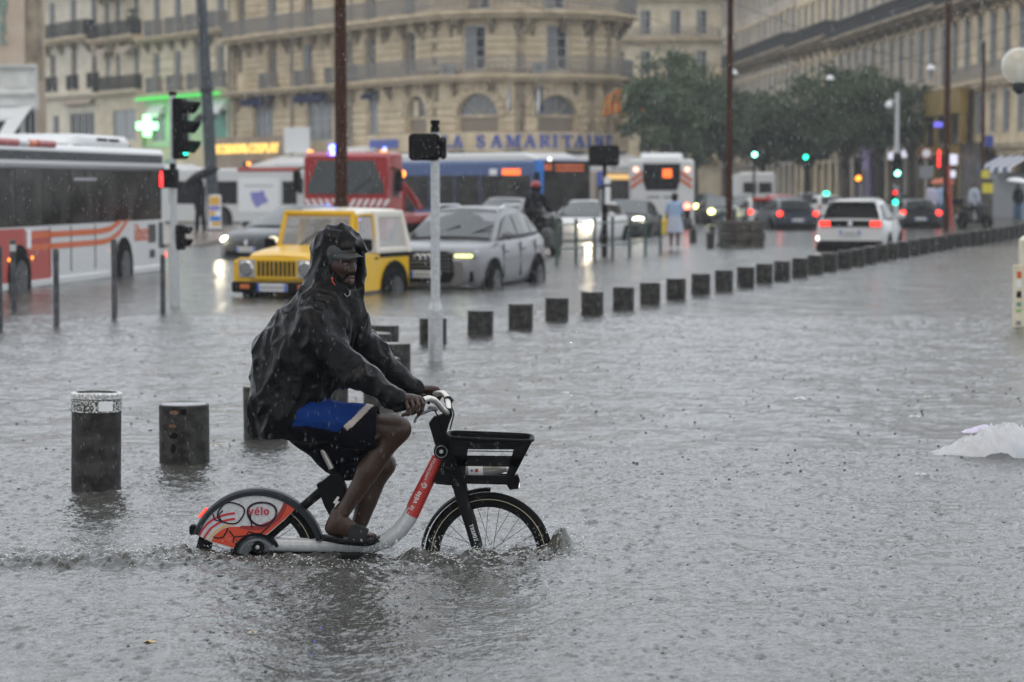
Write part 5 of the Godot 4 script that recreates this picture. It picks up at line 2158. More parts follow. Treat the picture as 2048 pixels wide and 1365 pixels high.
func fire_engine() -> void:
	var o := park("fire_engine", "red fire engine with blue lights and hatched white stripes", "truck", Vector3(-4.598, 0, -67), 6.6, -0.16)
	var s := MB.new()
	s.loft([coach_ring(1.18, 0.9, 2.84, 1.3, 0.12), coach_ring(1.23, 0.85, 2.92, 1.6, 0.14), coach_ring(1.23, 0.7, 2.9, 3.1, 0.14), coach_ring(1.17, 0.7, 2.78, 3.3, 0.1)], true, true, true)
	part("cab", s, mat.red_paint, o)
	end_glass(o, "windscreen", 3.29, 1.74, 1.08, 3.27, 2.66, 1.05, mat.wet_car_glass)
	wipers(o, Vector3(-0.1, 1.78, 3.37), 0.05, 2, 0.7)
	var band := MB.new()
	band.box(Vector3(0, 1.5, 3.31), Vector3(2.3, 0.24, 0.04), 0.01)
	part("reflective_band", band, mat.bus_red, o)
	for k in 12:
		var st := MB.new()
		var x := -1.05 + k * 0.19
		var lean := 0.12 if x > 0 else -0.12
		st.prism([Vector2(x, 1.4), Vector2(x + 0.09, 1.4), Vector2(x + 0.09 + lean, 1.6), Vector2(x + lean, 1.6)], 3.328, 3.34)
		part("white_hatch", st, mat.plate, o)
	for q in [[-0.52, 0.13], [0.95, 0.05]]:
		lamp(o, "blue_light", Vector3(q[0], 3.0, 2.6), Vector3(q[1], q[1] * 0.85, q[1]), mat.blue_lamp)
	beam(o, Vector3(-0.52, 3.2, 2.75), 2.0, Color(0.25, 0.3, 1.0))
	lamp(o, "marker_light", Vector3(-1.1, 2.9, 2.9), Vector3(0.09, 0.06, 0.06), mat.amber_lamp)
	lamp(o, "marker_light", Vector3(1.0, 2.9, 2.95), Vector3(0.1, 0.06, 0.06), mat.amber_lamp)
	lamp(o, "blue_light", Vector3(-0.9, 1.05, 3.34), Vector3(0.07, 0.05, 0.04), mat.blue_lamp)
	lamp(o, "blue_light", Vector3(0.35, 1.05, 3.34), Vector3(0.07, 0.05, 0.04), mat.blue_lamp)
	for side in [-1, 1]:
		var g := MB.new()
		g.xf = Transform3D(Basis.from_scale(Vector3(side, 1, 1)), Vector3.ZERO)
		g.quad(Vector3(1.236, 1.65, 2.85), Vector3(1.236, 1.65, 2.0), Vector3(1.23, 2.45, 2.0), Vector3(1.23, 2.45, 2.75))
		part("door_window", g, mat.dark_glass, o)
		var m := MB.new()
		m.box(Vector3(side * 1.45, 2.1, 3.05), Vector3(0.22, 0.6, 0.16), 0.06)
		m.tube([Vector3(side * 1.2, 2.45, 3.0), Vector3(side * 1.42, 2.42, 3.05)], 0.03, 5)
		part("mirror", m, mat.rubber, o)
		wheel(o, side * 1.2, 2.2, 0.5, 0.3)
		wheel(o, side * 1.2, -1.6, 0.5, 0.3, false)
	var gr := MB.new()
	gr.box(Vector3(0, 1.12, 3.33), Vector3(1.7, 0.26, 0.05), 0.02)
	part("grille", gr, mat.bus_red, o)
	var bp := MB.new()
	bp.box(Vector3(0, 0.62, 3.25), Vector3(2.4, 0.34, 0.25), 0.06)
	part("bumper", bp, mat.red_paint, o)
	# low load bed with crane
	s = MB.new()
	s.box(Vector3(0, 1.0, -0.9), Vector3(2.4, 0.28, 4.6), 0.04)
	part("load_bed", s, mat.red_paint, o)
	s = MB.new()
	s.box(Vector3(0.5, 1.5, 0.85), Vector3(0.7, 0.75, 0.5), 0.05)
	part("tool_box", s, mat.plate, o)
	s = MB.new()
	s.tube([Vector3(0.95, 1.1, 0.3), Vector3(1.0, 2.0, 0.3), Vector3(1.25, 1.3, -0.9)], 0.1, 6)
	s.tube([Vector3(0.6, 2.0, 0.3), Vector3(1.0, 2.05, 0.3)], 0.09, 6)
	part("crane_arm", s, mat.red_paint, o)
	lamp(o, "beacon_light", Vector3(1.0, 2.3, 0.3), Vector3(0.07, 0.1, 0.07), mat.amber_lamp)
	var ch := MB.new()
	ch.box(Vector3(0, 0.7, -1.0), Vector3(1.2, 0.3, 4.8))
	part("chassis", ch, mat.rubber, o)


func far_buses() -> void:
	# white tram-bus behind the grey car
	var o := park("white_bus", "distant white bus with blue map poster on its flank", "bus", Vector3(-8.583, 0, -106), 12.0, 1.2)
	coach(o, 12.0, 1.26, 0.3, 2.66, mat.white_paint)
	for z in [5.35, 2.05, 0.2, -1.6, -3.4]:
		var w := MB.new()
		w.box(Vector3(-1.266, 1.6, z), Vector3(0.014, 1.0, 0.7 if z > 5 else 1.5), 0.004)
		part("side_window", w, mat.dark_glass, o)
	var ps := MB.new()
	ps.box(Vector3(-1.27, 1.5, 3.85), Vector3(0.02, 1.5, 1.95), 0.004)
	var poster := part("poster_panel", ps, mat.plate, o)
	var blot := MB.new()
	var pts := []
	for k in 9:
		var a := TAU * k / 9.0
		var r := 0.42 if k % 2 else 0.28
		pts.append(Vector2(cos(a) * r * 1.25, sin(a) * r))
	blot.prism(pts, -0.012, 0.0, Transform3D(Basis(Vector3.UP, PI / 2), Vector3(-1.281, 1.35, 3.85)))
	part("blue_print", blot, mat.print_blue, poster)
	var tx := MB.new()
	for k in 9:
		tx.box(Vector3(-1.284, 1.9, 4.5 - k * 0.16), Vector3(0.01, 0.07, 0.12))
	part("grey_print", tx, mat.lens_clear, poster)
	var rs := MB.new()
	rs.box(Vector3(-1.2, 2.6, 4.3), Vector3(0.2, 0.18, 3.0), 0.05)
	part("roof_stripe", rs, mat.bus_red, o)
	var or_ := MB.new()
	or_.box(Vector3(-1.268, 0.72, -3.0), Vector3(0.014, 0.3, 4.0), 0.004)
	part("orange_stripe", or_, mat.orange_paint, o)
	var pod := MB.new()
	pod.loft([coach_ring(0.9, 2.6, 2.7, -3.4), coach_ring(1.0, 2.6, 2.86, -2.6), coach_ring(1.0, 2.6, 2.86, -0.6), coach_ring(0.9, 2.6, 2.7, 0)], true, true, true)
	part("roof_pod", pod, mat.white_paint, o)
	for z in [2.0, -4.0]:
		wheel(o, -1.27, z, 0.48, 0.28)
	var mi := MB.new()
	mi.box(Vector3(-1.5, 1.9, 6.0), Vector3(0.2, 0.7, 0.2), 0.06)
	part("mirror", mi, mat.rubber, o)

	# blue bus whose dark front faces right of the rider in black
	o = park("blue_bus", "blue bus with dark front and orange destination display", "bus", Vector3(2.053, 0, -92), 12.0, 0.62)
	coach(o, 12.0, 1.26, 0.32, 2.9, mat.blue_paint)
	var fr := MB.new()
	fr.box(Vector3(0, 1.95, 5.99), Vector3(2.3, 1.85, 0.06), 0.05)
	part("windscreen", fr, mat.bus_glass, o)
	fr = MB.new()
	fr.box(Vector3(0, 0.75, 5.98), Vector3(2.3, 0.7, 0.06), 0.03)
	part("front_panel", fr, mat.black_paint, o)
	part("display_sign", words("83", 0.22, 0.01), mat.orange_dim, o, Vector3(-0.86, 2.62, 6.03))
	for k in 2:
		var d := MB.new()
		for j in 9:
			d.box(Vector3(-0.45 + j * 0.15, 2.68 - k * 0.16, 6.03), Vector3(0.1, 0.07, 0.01))
		part("display_light", d, mat.orange_dim, o)
	for sd in [-1]:
		for z in [4.6, 3.0, 1.2, -0.6, -2.4, -4.2]:
			var w := MB.new()
			w.box(Vector3(sd * 1.266, 1.65, z), Vector3(0.014, 1.35, 1.72), 0.004)
			part("side_window", w, mat.bus_glass, o)
		var db := MB.new()
		db.box(Vector3(sd * 1.275, 2.45, 4.2), Vector3(0.014, 0.24, 1.2), 0.004)
		part("display_light", db, mat.orange_display, o)
		var wt := MB.new()
		wt.box(Vector3(sd * 1.275, 2.45, 3.0), Vector3(0.014, 0.24, 0.5), 0.004)
		part("white_tag", wt, mat.plate, o)
	var cor := MB.new()
	cor.tube([Vector3(-1.2, 2.88, 5.9), Vector3(-1.24, 2.2, 6.0), Vector3(-1.24, 1.0, 6.02)], [0.2, 0.14, 0.1], 8)
	part("corner_pillar", cor, mat.sky_blue, o)
	var rp := MB.new()
	rp.loft([coach_ring(1.05, 2.85, 2.98, -5.8), coach_ring(1.12, 2.85, 3.2, -5.0), coach_ring(1.12, 2.85, 3.2, 4.6), coach_ring(1.0, 2.85, 3.0, 5.5)], true, true, true)
	part("roof_pod", rp, mat.white_paint, o)
	for z in [3.3, -3.0]:
		wheel(o, -1.27, z, 0.48, 0.28)
		wheel(o, 1.27, z, 0.48, 0.28)
	lamp(o, "marker_light", Vector3(-0.7, 2.92, 5.9), Vector3(0.07, 0.06, 0.06), mat.white_lamp)
	var mi2 := MB.new()
	mi2.box(Vector3(-1.45, 2.2, 6.1), Vector3(0.2, 0.5, 0.2), 0.06)
	part("mirror", mi2, mat.rubber, o)

	# white bus with orange chevrons seen from behind
	o = park("tail_bus", "white bus with orange chevrons seen from behind, tail lamps lit", "bus", Vector3(6.556, 0, -106.5), 12.0, PI - 0.06)
	coach(o, 12.0, 1.27, 0.35, 2.95, mat.white_paint)
	var h := -6.0
	var rw := MB.new()
	rw.prism([Vector2(-0.6, 1.75), Vector2(0.6, 1.75), Vector2(0.72, 2.1), Vector2(0.72, 2.78), Vector2(-0.72, 2.78), Vector2(-0.72, 2.1)], h - 0.03, h)
	part("rear_window", rw, mat.dark_glass, o)
	var dl := MB.new()
	dl.box(Vector3(-0.22, 2.4, h - 0.05), Vector3(0.36, 0.34, 0.02), 0.03)
	part("display_light", dl, mat.orange_display, o)
	for side in [-1, 1]:
		for k in 2:
			var st := MB.new()
			var x0: float = side * 0.74
			var x1: float = side * 1.2
			var y0 := 2.36 - k * 0.26
			st.prism([Vector2(x0, y0), Vector2(x1, y0 - 0.32), Vector2(x1, y0 - 0.18), Vector2(x0, y0 + 0.14)], h - 0.03, h - 0.01)
			part("orange_stripe", st, mat.orange_paint, o)
		lamp(o, "tail_light", Vector3(side * 1.0, 1.12, h - 0.03), Vector3(0.13, 0.13, 0.04), mat.tail_hot)
		lamp(o, "lamp_housing", Vector3(side * 1.0, 0.95, h - 0.01), Vector3(0.12, 0.3, 0.03), mat.rubber, true)
		lamp(o, "brake_light", Vector3(side * 1.0, 2.55, h - 0.02), Vector3(0.1, 0.09, 0.04), mat.brake_lamp)
		var vent := MB.new()
		for j in 4:
			vent.box(Vector3(side * 0.32, 1.5 - j * 0.05, h - 0.02), Vector3(0.5, 0.02, 0.02))
		part("vent", vent, mat.post, o)
	var pan := MB.new()
	pan.box(Vector3(0.12, 1.0, h - 0.02), Vector3(1.1, 0.85, 0.03), 0.02)
	part("engine_door", pan, mat.white_paint, o)
	var pod2 := MB.new()
	pod2.loft([coach_ring(0.75, 2.9, 3.0, -5.9), coach_ring(0.85, 2.9, 3.2, -5.5), coach_ring(0.85, 2.9, 3.2, -2.0), coach_ring(0.7, 2.9, 3.0, -1.0)], true, true, true)
	part("roof_pod", pod2, mat.white_paint, o)
	var bp := MB.new()
	bp.box(Vector3(0, 0.5, h - 0.05), Vector3(2.4, 0.3, 0.2), 0.05)
	part("bumper", bp, mat.post, o)
	for z in [3.3, -3.0]:
		wheel(o, -1.27, z, 0.48, 0.28)
		wheel(o, 1.27, z, 0.48, 0.28)
	# yellow-lit bus front beside it
	o = park("tan_bus", "tan bus with lit yellow display beside the tail of white bus", "bus", Vector3(5.175, 0, -116), 11.0, 0.25)
	coach(o, 11.0, 1.25, 0.32, 2.6, mat.tan_paint)
	var ts := MB.new()
	ts.box(Vector3(0, 1.5, 5.5), Vector3(2.3, 1.3, 0.06), 0.05)
	part("windscreen", ts, mat.bus_glass, o)
	ts = MB.new()
	ts.box(Vector3(0, 2.3, 5.5), Vector3(2.2, 0.24, 0.08), 0.03)
	part("display_sign", ts, mat.yellow_dim, o)
	for z in [3.3, -3.0]:
		wheel(o, -1.25, z, 0.48, 0.28)
		wheel(o, 1.25, z, 0.48, 0.28)


func white_saloon() -> void:
	var o := park("white_car", "white car with bright headlights beyond the green railing", "car", Vector3(1.728, 0, -74), 4.4, -0.3)
	simple_car(o, 4.4, 0.9, 1.5, mat.white_paint, 1)
	for s in [-1, 1]:
		lamp(o, "headlight", Vector3(s * 0.66, 0.78, 2.04), Vector3(0.15, 0.1, 0.1), mat.head_lamp if s > 0 else mat.dim_lamp)
	lamp(o, "fog_light", Vector3(0.36, 0.74, 2.14), Vector3(0.09, 0.05, 0.05), mat.head_lamp)
	beam(o, Vector3(0.66, 0.78, 2.3), 0.8)
	# a second pair of headlights behind the display post
	o = park("oncoming_car", "oncoming dark car with dazzling headlights behind the stop post", "car", Vector3(3.571, 0, -80), 4.3, -0.2)
	simple_car(o, 4.3, 0.88, 1.48, mat.grey_paint, 1)
	for s in [-1, 1]:
		lamp(o, "headlight", Vector3(s * 0.6, 0.82, 2.0), Vector3(0.22, 0.1, 0.1), mat.head_lamp)
	lamp(o, "fog_light", Vector3(0.1, 0.6, 2.12), Vector3(0.12, 0.08, 0.05), mat.head_lamp)
	# pale car half hidden behind the silver one
	o = park("pale_car", "pale car roof showing behind the silver car and rider", "car", Vector3(-0.923, 0, -72), 4.3, -0.35)
	simple_car(o, 4.3, 0.88, 1.6, mat.silver_paint, 1)


func simple_car(o: Node3D, length: float, w: float, high: float, m: Material, facing: int) -> void:
	# facing 1: the front towards the camera shows; -1: the rear
	var h := length / 2
	var k := high / 1.5
	var lower := [[h, 0.32, 0.66 * k, w * 0.72], [h - 0.1, 0.22, 0.82 * k, w * 0.88], [h - 0.4, 0.2, 0.9 * k, w * 0.96], [h - 1.0, 0.2, 0.97 * k, w], [0, 0.22, 1.0 * k, w], [-h + 0.9, 0.22, 1.02 * k, w], [-h + 0.3, 0.25, 1.02 * k, w * 0.94], [-h, 0.38, 0.9 * k, w * 0.82]]
	var cabin := [[h - 1.05, 0.97 * k, w * 0.87, w * 0.85], [h - 1.6, 1.24 * k, w * 0.88, w * 0.75], [h - 2.05, 1.44 * k, w * 0.88, w * 0.67], [0.0, 1.49 * k, w * 0.88, w * 0.65], [-h + 0.9, 1.44 * k, w * 0.86, w * 0.64], [-h + 0.35, 1.2 * k, w * 0.83, w * 0.68], [-h + 0.08, 0.98 * k, w * 0.8, w * 0.72]]
	car_shell(o, lower, cabin, m)
	side_glass(o, lower, cabin, [h - 1.55, 0.0, -h + 0.75], mat.dark_glass)
	end_glass(o, "windscreen", h - 1.06, 0.99 * k, w * 0.8, h - 2.05, 1.43 * k, w * 0.6, mat.wet_car_glass)
	end_glass(o, "rear_window", -h + 0.1, 1.02 * k, w * 0.72, -h + 0.72, 1.38 * k, w * 0.58, mat.dark_glass)
	for s in [-1, 1]:
		wheel(o, s * w, h - 0.85, 0.32)
		wheel(o, s * w, -h + 0.85, 0.32)
	mirrors(o, w * 0.92, 1.05 * k, h - 1.5, m)
	if facing > 0:
		var g := MB.new()
		g.box(Vector3(0, 0.62, h - 0.04), Vector3(0.8, 0.16, 0.06), 0.02)
		part("grille", g, mat.black_gloss, o)
		g = MB.new()
		g.box(Vector3(0, 0.36, h - 0.08), Vector3(1.1, 0.14, 0.1), 0.03)
		part("air_intake", g, mat.black_gloss, o)
		plate(o, Vector3(0, 0.5, h + 0.01))
	else:
		plate(o, Vector3(0, 0.62, -h - 0.02), true)
		var g := MB.new()
		g.box(Vector3(0, 0.4, -h + 0.02), Vector3(w * 1.7, 0.2, 0.1), 0.04)
		part("bumper", g, mat.black_plastic, o)


func white_crossover() -> void:
	var o := park("white_crossover", "white crossover car driving away, claw shaped red tail lamps", "car", Vector3(9.842, 0, -66.5), 4.45, PI - 0.26)
	var h := 2.22
	var lower := [[h, 0.4, 0.75, 0.7], [h - 0.2, 0.3, 0.95, 0.86], [h - 1.0, 0.26, 1.06, 0.92], [0, 0.26, 1.08, 0.92], [-h + 0.8, 0.28, 1.1, 0.92], [-h + 0.25, 0.3, 1.12, 0.9], [-h + 0.06, 0.36, 1.1, 0.87], [-h, 0.45, 1.0, 0.82]]
	var cabin := [[h - 1.15, 1.06, 0.82, 0.8], [h - 1.7, 1.36, 0.83, 0.7], [h - 2.1, 1.55, 0.83, 0.64], [-0.3, 1.62, 0.83, 0.63], [-h + 0.8, 1.6, 0.82, 0.62], [-h + 0.45, 1.56, 0.81, 0.62], [-h + 0.12, 1.12, 0.8, 0.72]]
	car_shell(o, lower, cabin, mat.white_paint)
	side_glass(o, lower, cabin, [h - 1.6, -0.1, -h + 1.0, -h + 0.62], mat.dark_glass)
	end_glass(o, "rear_window", -h + 0.1, 1.12, 0.74, -h + 0.42, 1.5, 0.6, mat.dark_glass)
	var tail := MB.new()
	tail.box(Vector3(0, 1.0, -h - 0.005), Vector3(1.62, 0.17, 0.06), 0.02)
	part("tail_band", tail, mat.black_gloss, o)
	for s in [-1, 1]:
		for k in 3:
			var c := MB.new()
			var x: float = s * (0.55 + k * 0.1)
			c.prism([Vector2(x - 0.035, 0.94), Vector2(x + 0.03, 0.93), Vector2(x + 0.035, 1.06), Vector2(x - 0.02, 1.07)], -h - 0.06, -h - 0.03)
			part("tail_light", c, mat.tail_lamp, o)
		wheel(o, s * 0.92, h - 0.95, 0.35)
		wheel(o, s * 0.92, -h + 0.9, 0.35)
	plate(o, Vector3(0, 0.78, -h - 0.05), true)
	var bp := MB.new()
	bp.box(Vector3(0, 0.42, -h + 0.02), Vector3(1.66, 0.28, 0.14), 0.05)
	part("bumper", bp, mat.black_plastic, o)
	lamp(o, "reversing_light", Vector3(0.84, 0.62, -h + 0.02), Vector3(0.05, 0.06, 0.03), mat.white_lamp)
	var sp := MB.new()
	sp.box(Vector3(0, 1.57, -h + 0.4), Vector3(1.2, 0.04, 0.3), 0.015)
	part("spoiler", sp, mat.white_paint, o)
	mirrors(o, 0.86, 1.16, h - 1.5, mat.white_paint)
	door_lines(o, lower, [0.6, -0.4], mat.white_paint)
	var em := MB.new()
	em.prism([Vector2(-0.05, -0.06), Vector2(0.05, -0.06), Vector2(0.06, 0.04), Vector2(0, 0.08), Vector2(-0.06, 0.04)], -h - 0.06, -h - 0.03)
	part("emblem", em, mat.chrome, o, Vector3(0, 1.0, 0))


func far_cars() -> void:
	# [name, label, place, heading, half width, height, paint, lamps]
	var list := [
		["black_hatchback", "black hatchback driving away by the bollards, two red lamps", Vector3(16.054, 0, -95), PI - 0.05, 0.84, 1.4, mat.black_paint, "tail"],
		["dark_estate", "dark blue estate car from behind, one lamp lit", Vector3(10.872, 0, -92), PI + 0.12, 0.88, 1.45, mat.night_paint, "tail"],
		["red_roof_car", "white car with red roof edge behind stone plinth", Vector3(10.345, 0, -98), PI + 0.05, 0.86, 1.42, mat.white_paint, "tail"],
		["taxi", "white taxi with small green roof sign", Vector3(15.695, 0, -118), PI + 0.1, 0.86, 1.42, mat.white_paint, "taxi"],
		["red_car", "red car roof in the queue behind dark estate", Vector3(12.403, 0, -108), PI + 0.15, 0.86, 1.5, mat.red_paint, "none"],
		["silver_hatchback", "silver car in the queue beside the white taxi", Vector3(15.887, 0, -128), PI, 0.86, 1.5, mat.silver_paint, "none"],
		["pale_estate", "pale grey car ahead of white crossover", Vector3(14.791, 0, -100), PI - 0.1, 0.86, 1.42, mat.silver_paint, "none"],
		["oncoming_saloon", "oncoming dark saloon with two yellow headlights near tall pole", Vector3(9.195, 0, -104), 0.05, 0.86, 1.42, mat.grey_paint, "head"],
		["oncoming_hatchback", "oncoming car with single yellow lamp beside tall pole", Vector3(10.827, 0, -112), 0.0, 0.84, 1.4, mat.black_paint, "one"],
		["far_oncoming_car", "far oncoming car with headlights beside white bus tail", Vector3(10.201, 0, -126), 0.0, 0.86, 1.45, mat.grey_paint, "head"],
		["far_black_car", "far black car with bright red brake lamp behind mast", Vector3(21.317, 0, -130), PI, 0.86, 1.42, mat.black_paint, "tail"]]
	for q in list:
		var o := park(q[0], q[1], "car", q[2], 4.2, q[3])
		var front: bool = q[7] in ["head", "one"]
		if not front:
			# the given place is the rear end
			o.position += Vector3(sin(q[3]), 0, cos(q[3])) * 4.2
		simple_car(o, 4.2, q[4], q[5], q[6], 1 if front else -1)
		for s in [-1, 1]:
			if q[7] == "head" or (q[7] == "one" and s > 0):
				lamp(o, "headlight", Vector3(s * 0.62, 0.8, 2.02), Vector3(0.15, 0.13, 0.08), mat.head_warm)
			if q[7] == "tail":
				lamp(o, "tail_light", Vector3(s * 0.7, 0.86, -2.08), Vector3(0.12, 0.1, 0.06), mat.tail_lamp)
			elif q[7] != "head" and q[7] != "one":
				lamp(o, "tail_lamp", Vector3(s * 0.7, 0.86, -2.08), Vector3(0.12, 0.08, 0.06), mat.lens_red)
		if q[7] == "taxi":
			lamp(o, "roof_sign", Vector3(-0.1, 1.5, 0), Vector3(0.16, 0.09, 0.1), mat.green_lamp)
		if q[0] == "red_roof_car":
			var r := MB.new()
			r.box(Vector3(0, 1.36, -1.5), Vector3(1.1, 0.16, 0.2), 0.05)
			part("red_spoiler", r, mat.bus_red, o)
	# delivery van
	var v := park("white_van", "white delivery van with high roof far down the street", "van", Vector3(13.385, 0, -132), 5.5, PI)
	v.position += Vector3(0, 0, -5.5)
	var s := MB.new()
	s.loft([coach_ring(0.95, 0.4, 2.5, -2.75, 0.2), coach_ring(1.0, 0.35, 2.6, -2.6, 0.2), coach_ring(1.0, 0.35, 2.6, 1.0, 0.2), coach_ring(0.96, 0.4, 1.4, 2.0, 0.1), coach_ring(0.9, 0.45, 1.1, 2.75, 0.1)], true, true, true)
	part("body", s, mat.white_paint, v)
	for side in [-1, 1]:
		var w := MB.new()
		w.box(Vector3(side * 0.42, 1.75, -2.74), Vector3(0.74, 0.6, 0.06), 0.03)
		part("rear_window", w, mat.dark_glass, v)
		wheel(v, side * 0.98, 1.6, 0.34)
		wheel(v, side * 0.98, -1.6, 0.34)
		lamp(v, "tail_lamp", Vector3(side * 0.9, 1.0, -2.72), Vector3(0.06, 0.16, 0.05), mat.lens_red)
	var bp := MB.new()
	bp.box(Vector3(0, 0.5, -2.76), Vector3(1.9, 0.2, 0.14), 0.04)
	part("bumper", bp, mat.post, v)

# ---------------------------------------------------------------- street furniture

func bollard_shape(r: float, high: float) -> Array:
	var b := MB.new()
	b.lathe([Vector2(r, -0.36), Vector2(r, high - 0.012), Vector2(r - 0.004, high - 0.004), Vector2(r - 0.012, high)], 40)
	var t := MB.new()
	t.lathe([Vector2(r - 0.012, high - 0.001), Vector2(r - 0.03, high + 0.006), Vector2(0.001, high + 0.009)], 40)
	return [b.mesh(), t.mesh()]


func bollard(at: Vector3, r: float, high: float, label: String, group := "round bollards across the flooded square") -> Node3D:
	var o := thing("bollard", label, "bollard", at, rng.randf() * TAU, group)
	var s := bollard_shape(r, high)
	o.rotation.x = rng.randf_range(-0.018, 0.018)
	o.rotation.z = rng.randf_range(-0.018, 0.018)
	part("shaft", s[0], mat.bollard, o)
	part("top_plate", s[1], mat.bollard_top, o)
	return o


func build_street_things() -> void:
	build_bollards()
	build_posts()
	build_poles()
	build_far_furniture()
	build_litter()


func ordinal(k: int) -> String:
	var ones := ["", "first", "second", "third", "fourth", "fifth", "sixth", "seventh", "eighth", "ninth", "tenth", "eleventh", "twelfth", "thirteenth", "fourteenth", "fifteenth", "sixteenth", "seventeenth", "eighteenth", "nineteenth"]
	if k < 20:
		return ones[k]
	var tens := ["", "", "twenty", "thirty", "forty"]
	if k % 10 == 0:
		return ["", "", "twentieth", "thirtieth", "fortieth"][k / 10]
	return tens[k / 10] + "-" + ones[k % 10]


func build_bollards() -> void:
	# tall one with a worn metal band and stickers
	var at := Vector3(-2.404, 0, -13.886)
	var o := bollard(at, 0.142, 0.55, "tallest grey bollard with worn metal band and white sticker")
	var band := MB.new()
	band.lathe([Vector2(0.1425, 0.525), Vector2(0.147, 0.53), Vector2(0.147, 0.556), Vector2(0.14, 0.562), Vector2(0.12, 0.563)], 40)
	part("metal_rim", band, mat.band, o)
	var torn := MB.new()
	torn.lathe([Vector2(0.1432, 0.452), Vector2(0.1445, 0.453), Vector2(0.1445, 0.522), Vector2(0.1432, 0.523)], 40)
	part("torn_sticker_band", torn, mat.torn, o)
	var st := MB.new()
	for k in 6:
		var a0 := lerpf(0.25, 0.85, k / 6.0)
		var a1 := lerpf(0.25, 0.85, (k + 1) / 6.0)
		var r := 0.1462
		st.quad(Vector3(sin(a0) * r, 0.462, cos(a0) * r), Vector3(sin(a1) * r, 0.462, cos(a1) * r), Vector3(sin(a1) * r, 0.518, cos(a1) * r), Vector3(sin(a0) * r, 0.518, cos(a0) * r))
	part("white_sticker", st, mat.plate, o)
	o.rotation.y = 0.0
	# second, with rust round its fixing holes
	o = bollard(Vector3(-2.071, 0, -15.206), 0.158, 0.375, "short grey bollard with rusty fixing holes")
	o.rotation.y = 0.0
	for q in [[-0.25, 0.335, 0.03, 0.012, "rust"], [-0.34, 0.25, 0.026, 0.011, "rust"], [-0.3, 0.19, 0.03, 0.02, "dark"], [-0.32, 0.11, 0.02, 0.03, "dark"], [0.12, 0.34, 0.02, 0.02, "dark"]]:
		var h := MB.new()
		h.tube([Vector3(0, 0, -0.004), Vector3(0, 0, 0.0015)], 1.0, 12)
		var a: float = q[0]
		var p := part("rust_mark" if q[4] == "rust" else "scrape", h, mat.rust if q[4] == "rust" else mat.rubber, o, Vector3(sin(a) * 0.158, q[1], cos(a) * 0.158), Basis(Vector3.UP, a))
		p.scale = Vector3(q[2], q[3], 1)
	bollard(Vector3(-1.721, 0, -16.835), 0.155, 0.35, "grey bollard half hidden by the rain cape")
	bollard(Vector3(-1.349, 0, -17.602), 0.15, 0.36, "grey bollard mostly hidden behind the cyclist")
	bollard(Vector3(-1.045, 0, -19.366), 0.15, 0.36, "low bollard just behind the cyclist's sleeve, pale top")
	bollard(Vector3(-1.032, 0, -20.99), 0.15, 0.37, "larger bollard behind the cyclist's arm")
	bollard(Vector3(-1.328, 0, -23.541), 0.15, 0.30, "bollard with pale top between rider's chest and lamp pole")
	# the long row that runs to the end of the square
	for k in range(-2, 46):
		var p := Vector3(-0.371 + 0.4815 * k, 0, -(28.0 + 1.4616 * k))
		var from := ""
		if k == -2:
			from = "bollard behind the rider's shoulder that begins the long row"
		elif k == -1:
			from = "bollard standing right behind the grey sign pole"
		elif k == 0:
			from = "first bollard clear of the grey sign pole in the long row"
		else:
			from = "%s bollard of the long row, counted away from the grey sign pole" % ordinal(k + 1)
		bollard(p + Vector3(rng.randf_range(-0.02, 0.02), 0, rng.randf_range(-0.04, 0.04)), 0.15, 0.29 + 0.004 * minf(k, 20) + rng.randf_range(-0.008, 0.008), from)
	# low ones on the island by the stone plinth
	for q in [[Vector3(5.344, 0, -65.121), 0.42, "small bollard next to woman in pale blue dress"], [Vector3(5.451, 0, -72.861), 0.36, "small bollard behind woman in pale blue dress"], [Vector3(6.705, 0, -81.123), 0.3, "small far bollard in front of white bus"], [Vector3(6.821, 0, -69.33), 0.55, "dark bollard touching the stone plinth"], [Vector3(7.731, 0, -75.422), 0.55, "dark bollard behind the stone plinth"]]:
		bollard(q[0], 0.11, q[1], q[2], "short bollards on the island")
	for k in 6:
		var p := Vector3(24.6 + k * 1.15, 0, -(118.0 - k * 2.6))
		bollard(p, 0.16, 0.55, "far bollard %s along the shop pavement" % ["one", "two", "three", "four", "five", "six"][k], "short bollards along the shops")


func build_posts() -> void:
	var list := [[Vector3(-6.866, 0, -33.261), 0.97, 0.04, "slim grey post in front of the bus front wheel"], [Vector3(-5.62, 0, -29.784), 0.94, 0.037, "slim grey post before the orange bus stripes"], [Vector3(-5.174, 0, -31.427), 1.02, 0.038, "slim grey post in front of the bus rear wheel"], [Vector3(-4.752, 0, -32.877), 0.93, 0.036, "slim grey post beside the signal pole with pale cap"], [Vector3(-6.153, 0, -28.976), 1.0, 0.04, "slim grey post cut by the edge"]]
	for q in list:
		var o := thing("slim_post", q[3], "post", q[0], 0, "slim posts along the kerb")
		var s := MB.new()
		s.lathe([Vector2(q[2], -0.3), Vector2(q[2], q[1] - 0.08), Vector2(q[2] * 1.05, q[1] - 0.078), Vector2(q[2] * 1.05, q[1] - 0.012), Vector2(q[2] * 0.7, q[1] + 0.008), Vector2(0.001, q[1] + 0.012)], 16)
		part("shaft", s, mat.post, o)
		var b := MB.new()
		b.lathe([Vector2(q[2] * 1.07, q[1] - 0.15), Vector2(q[2] * 1.08, q[1] - 0.148), Vector2(q[2] * 1.08, q[1] - 0.06), Vector2(q[2] * 1.07, q[1] - 0.058)], 16)
		part("pale_collar", b, mat.frame_white if q[0].x > -4.9 or q[0].x < -6.7 else mat.post, o)


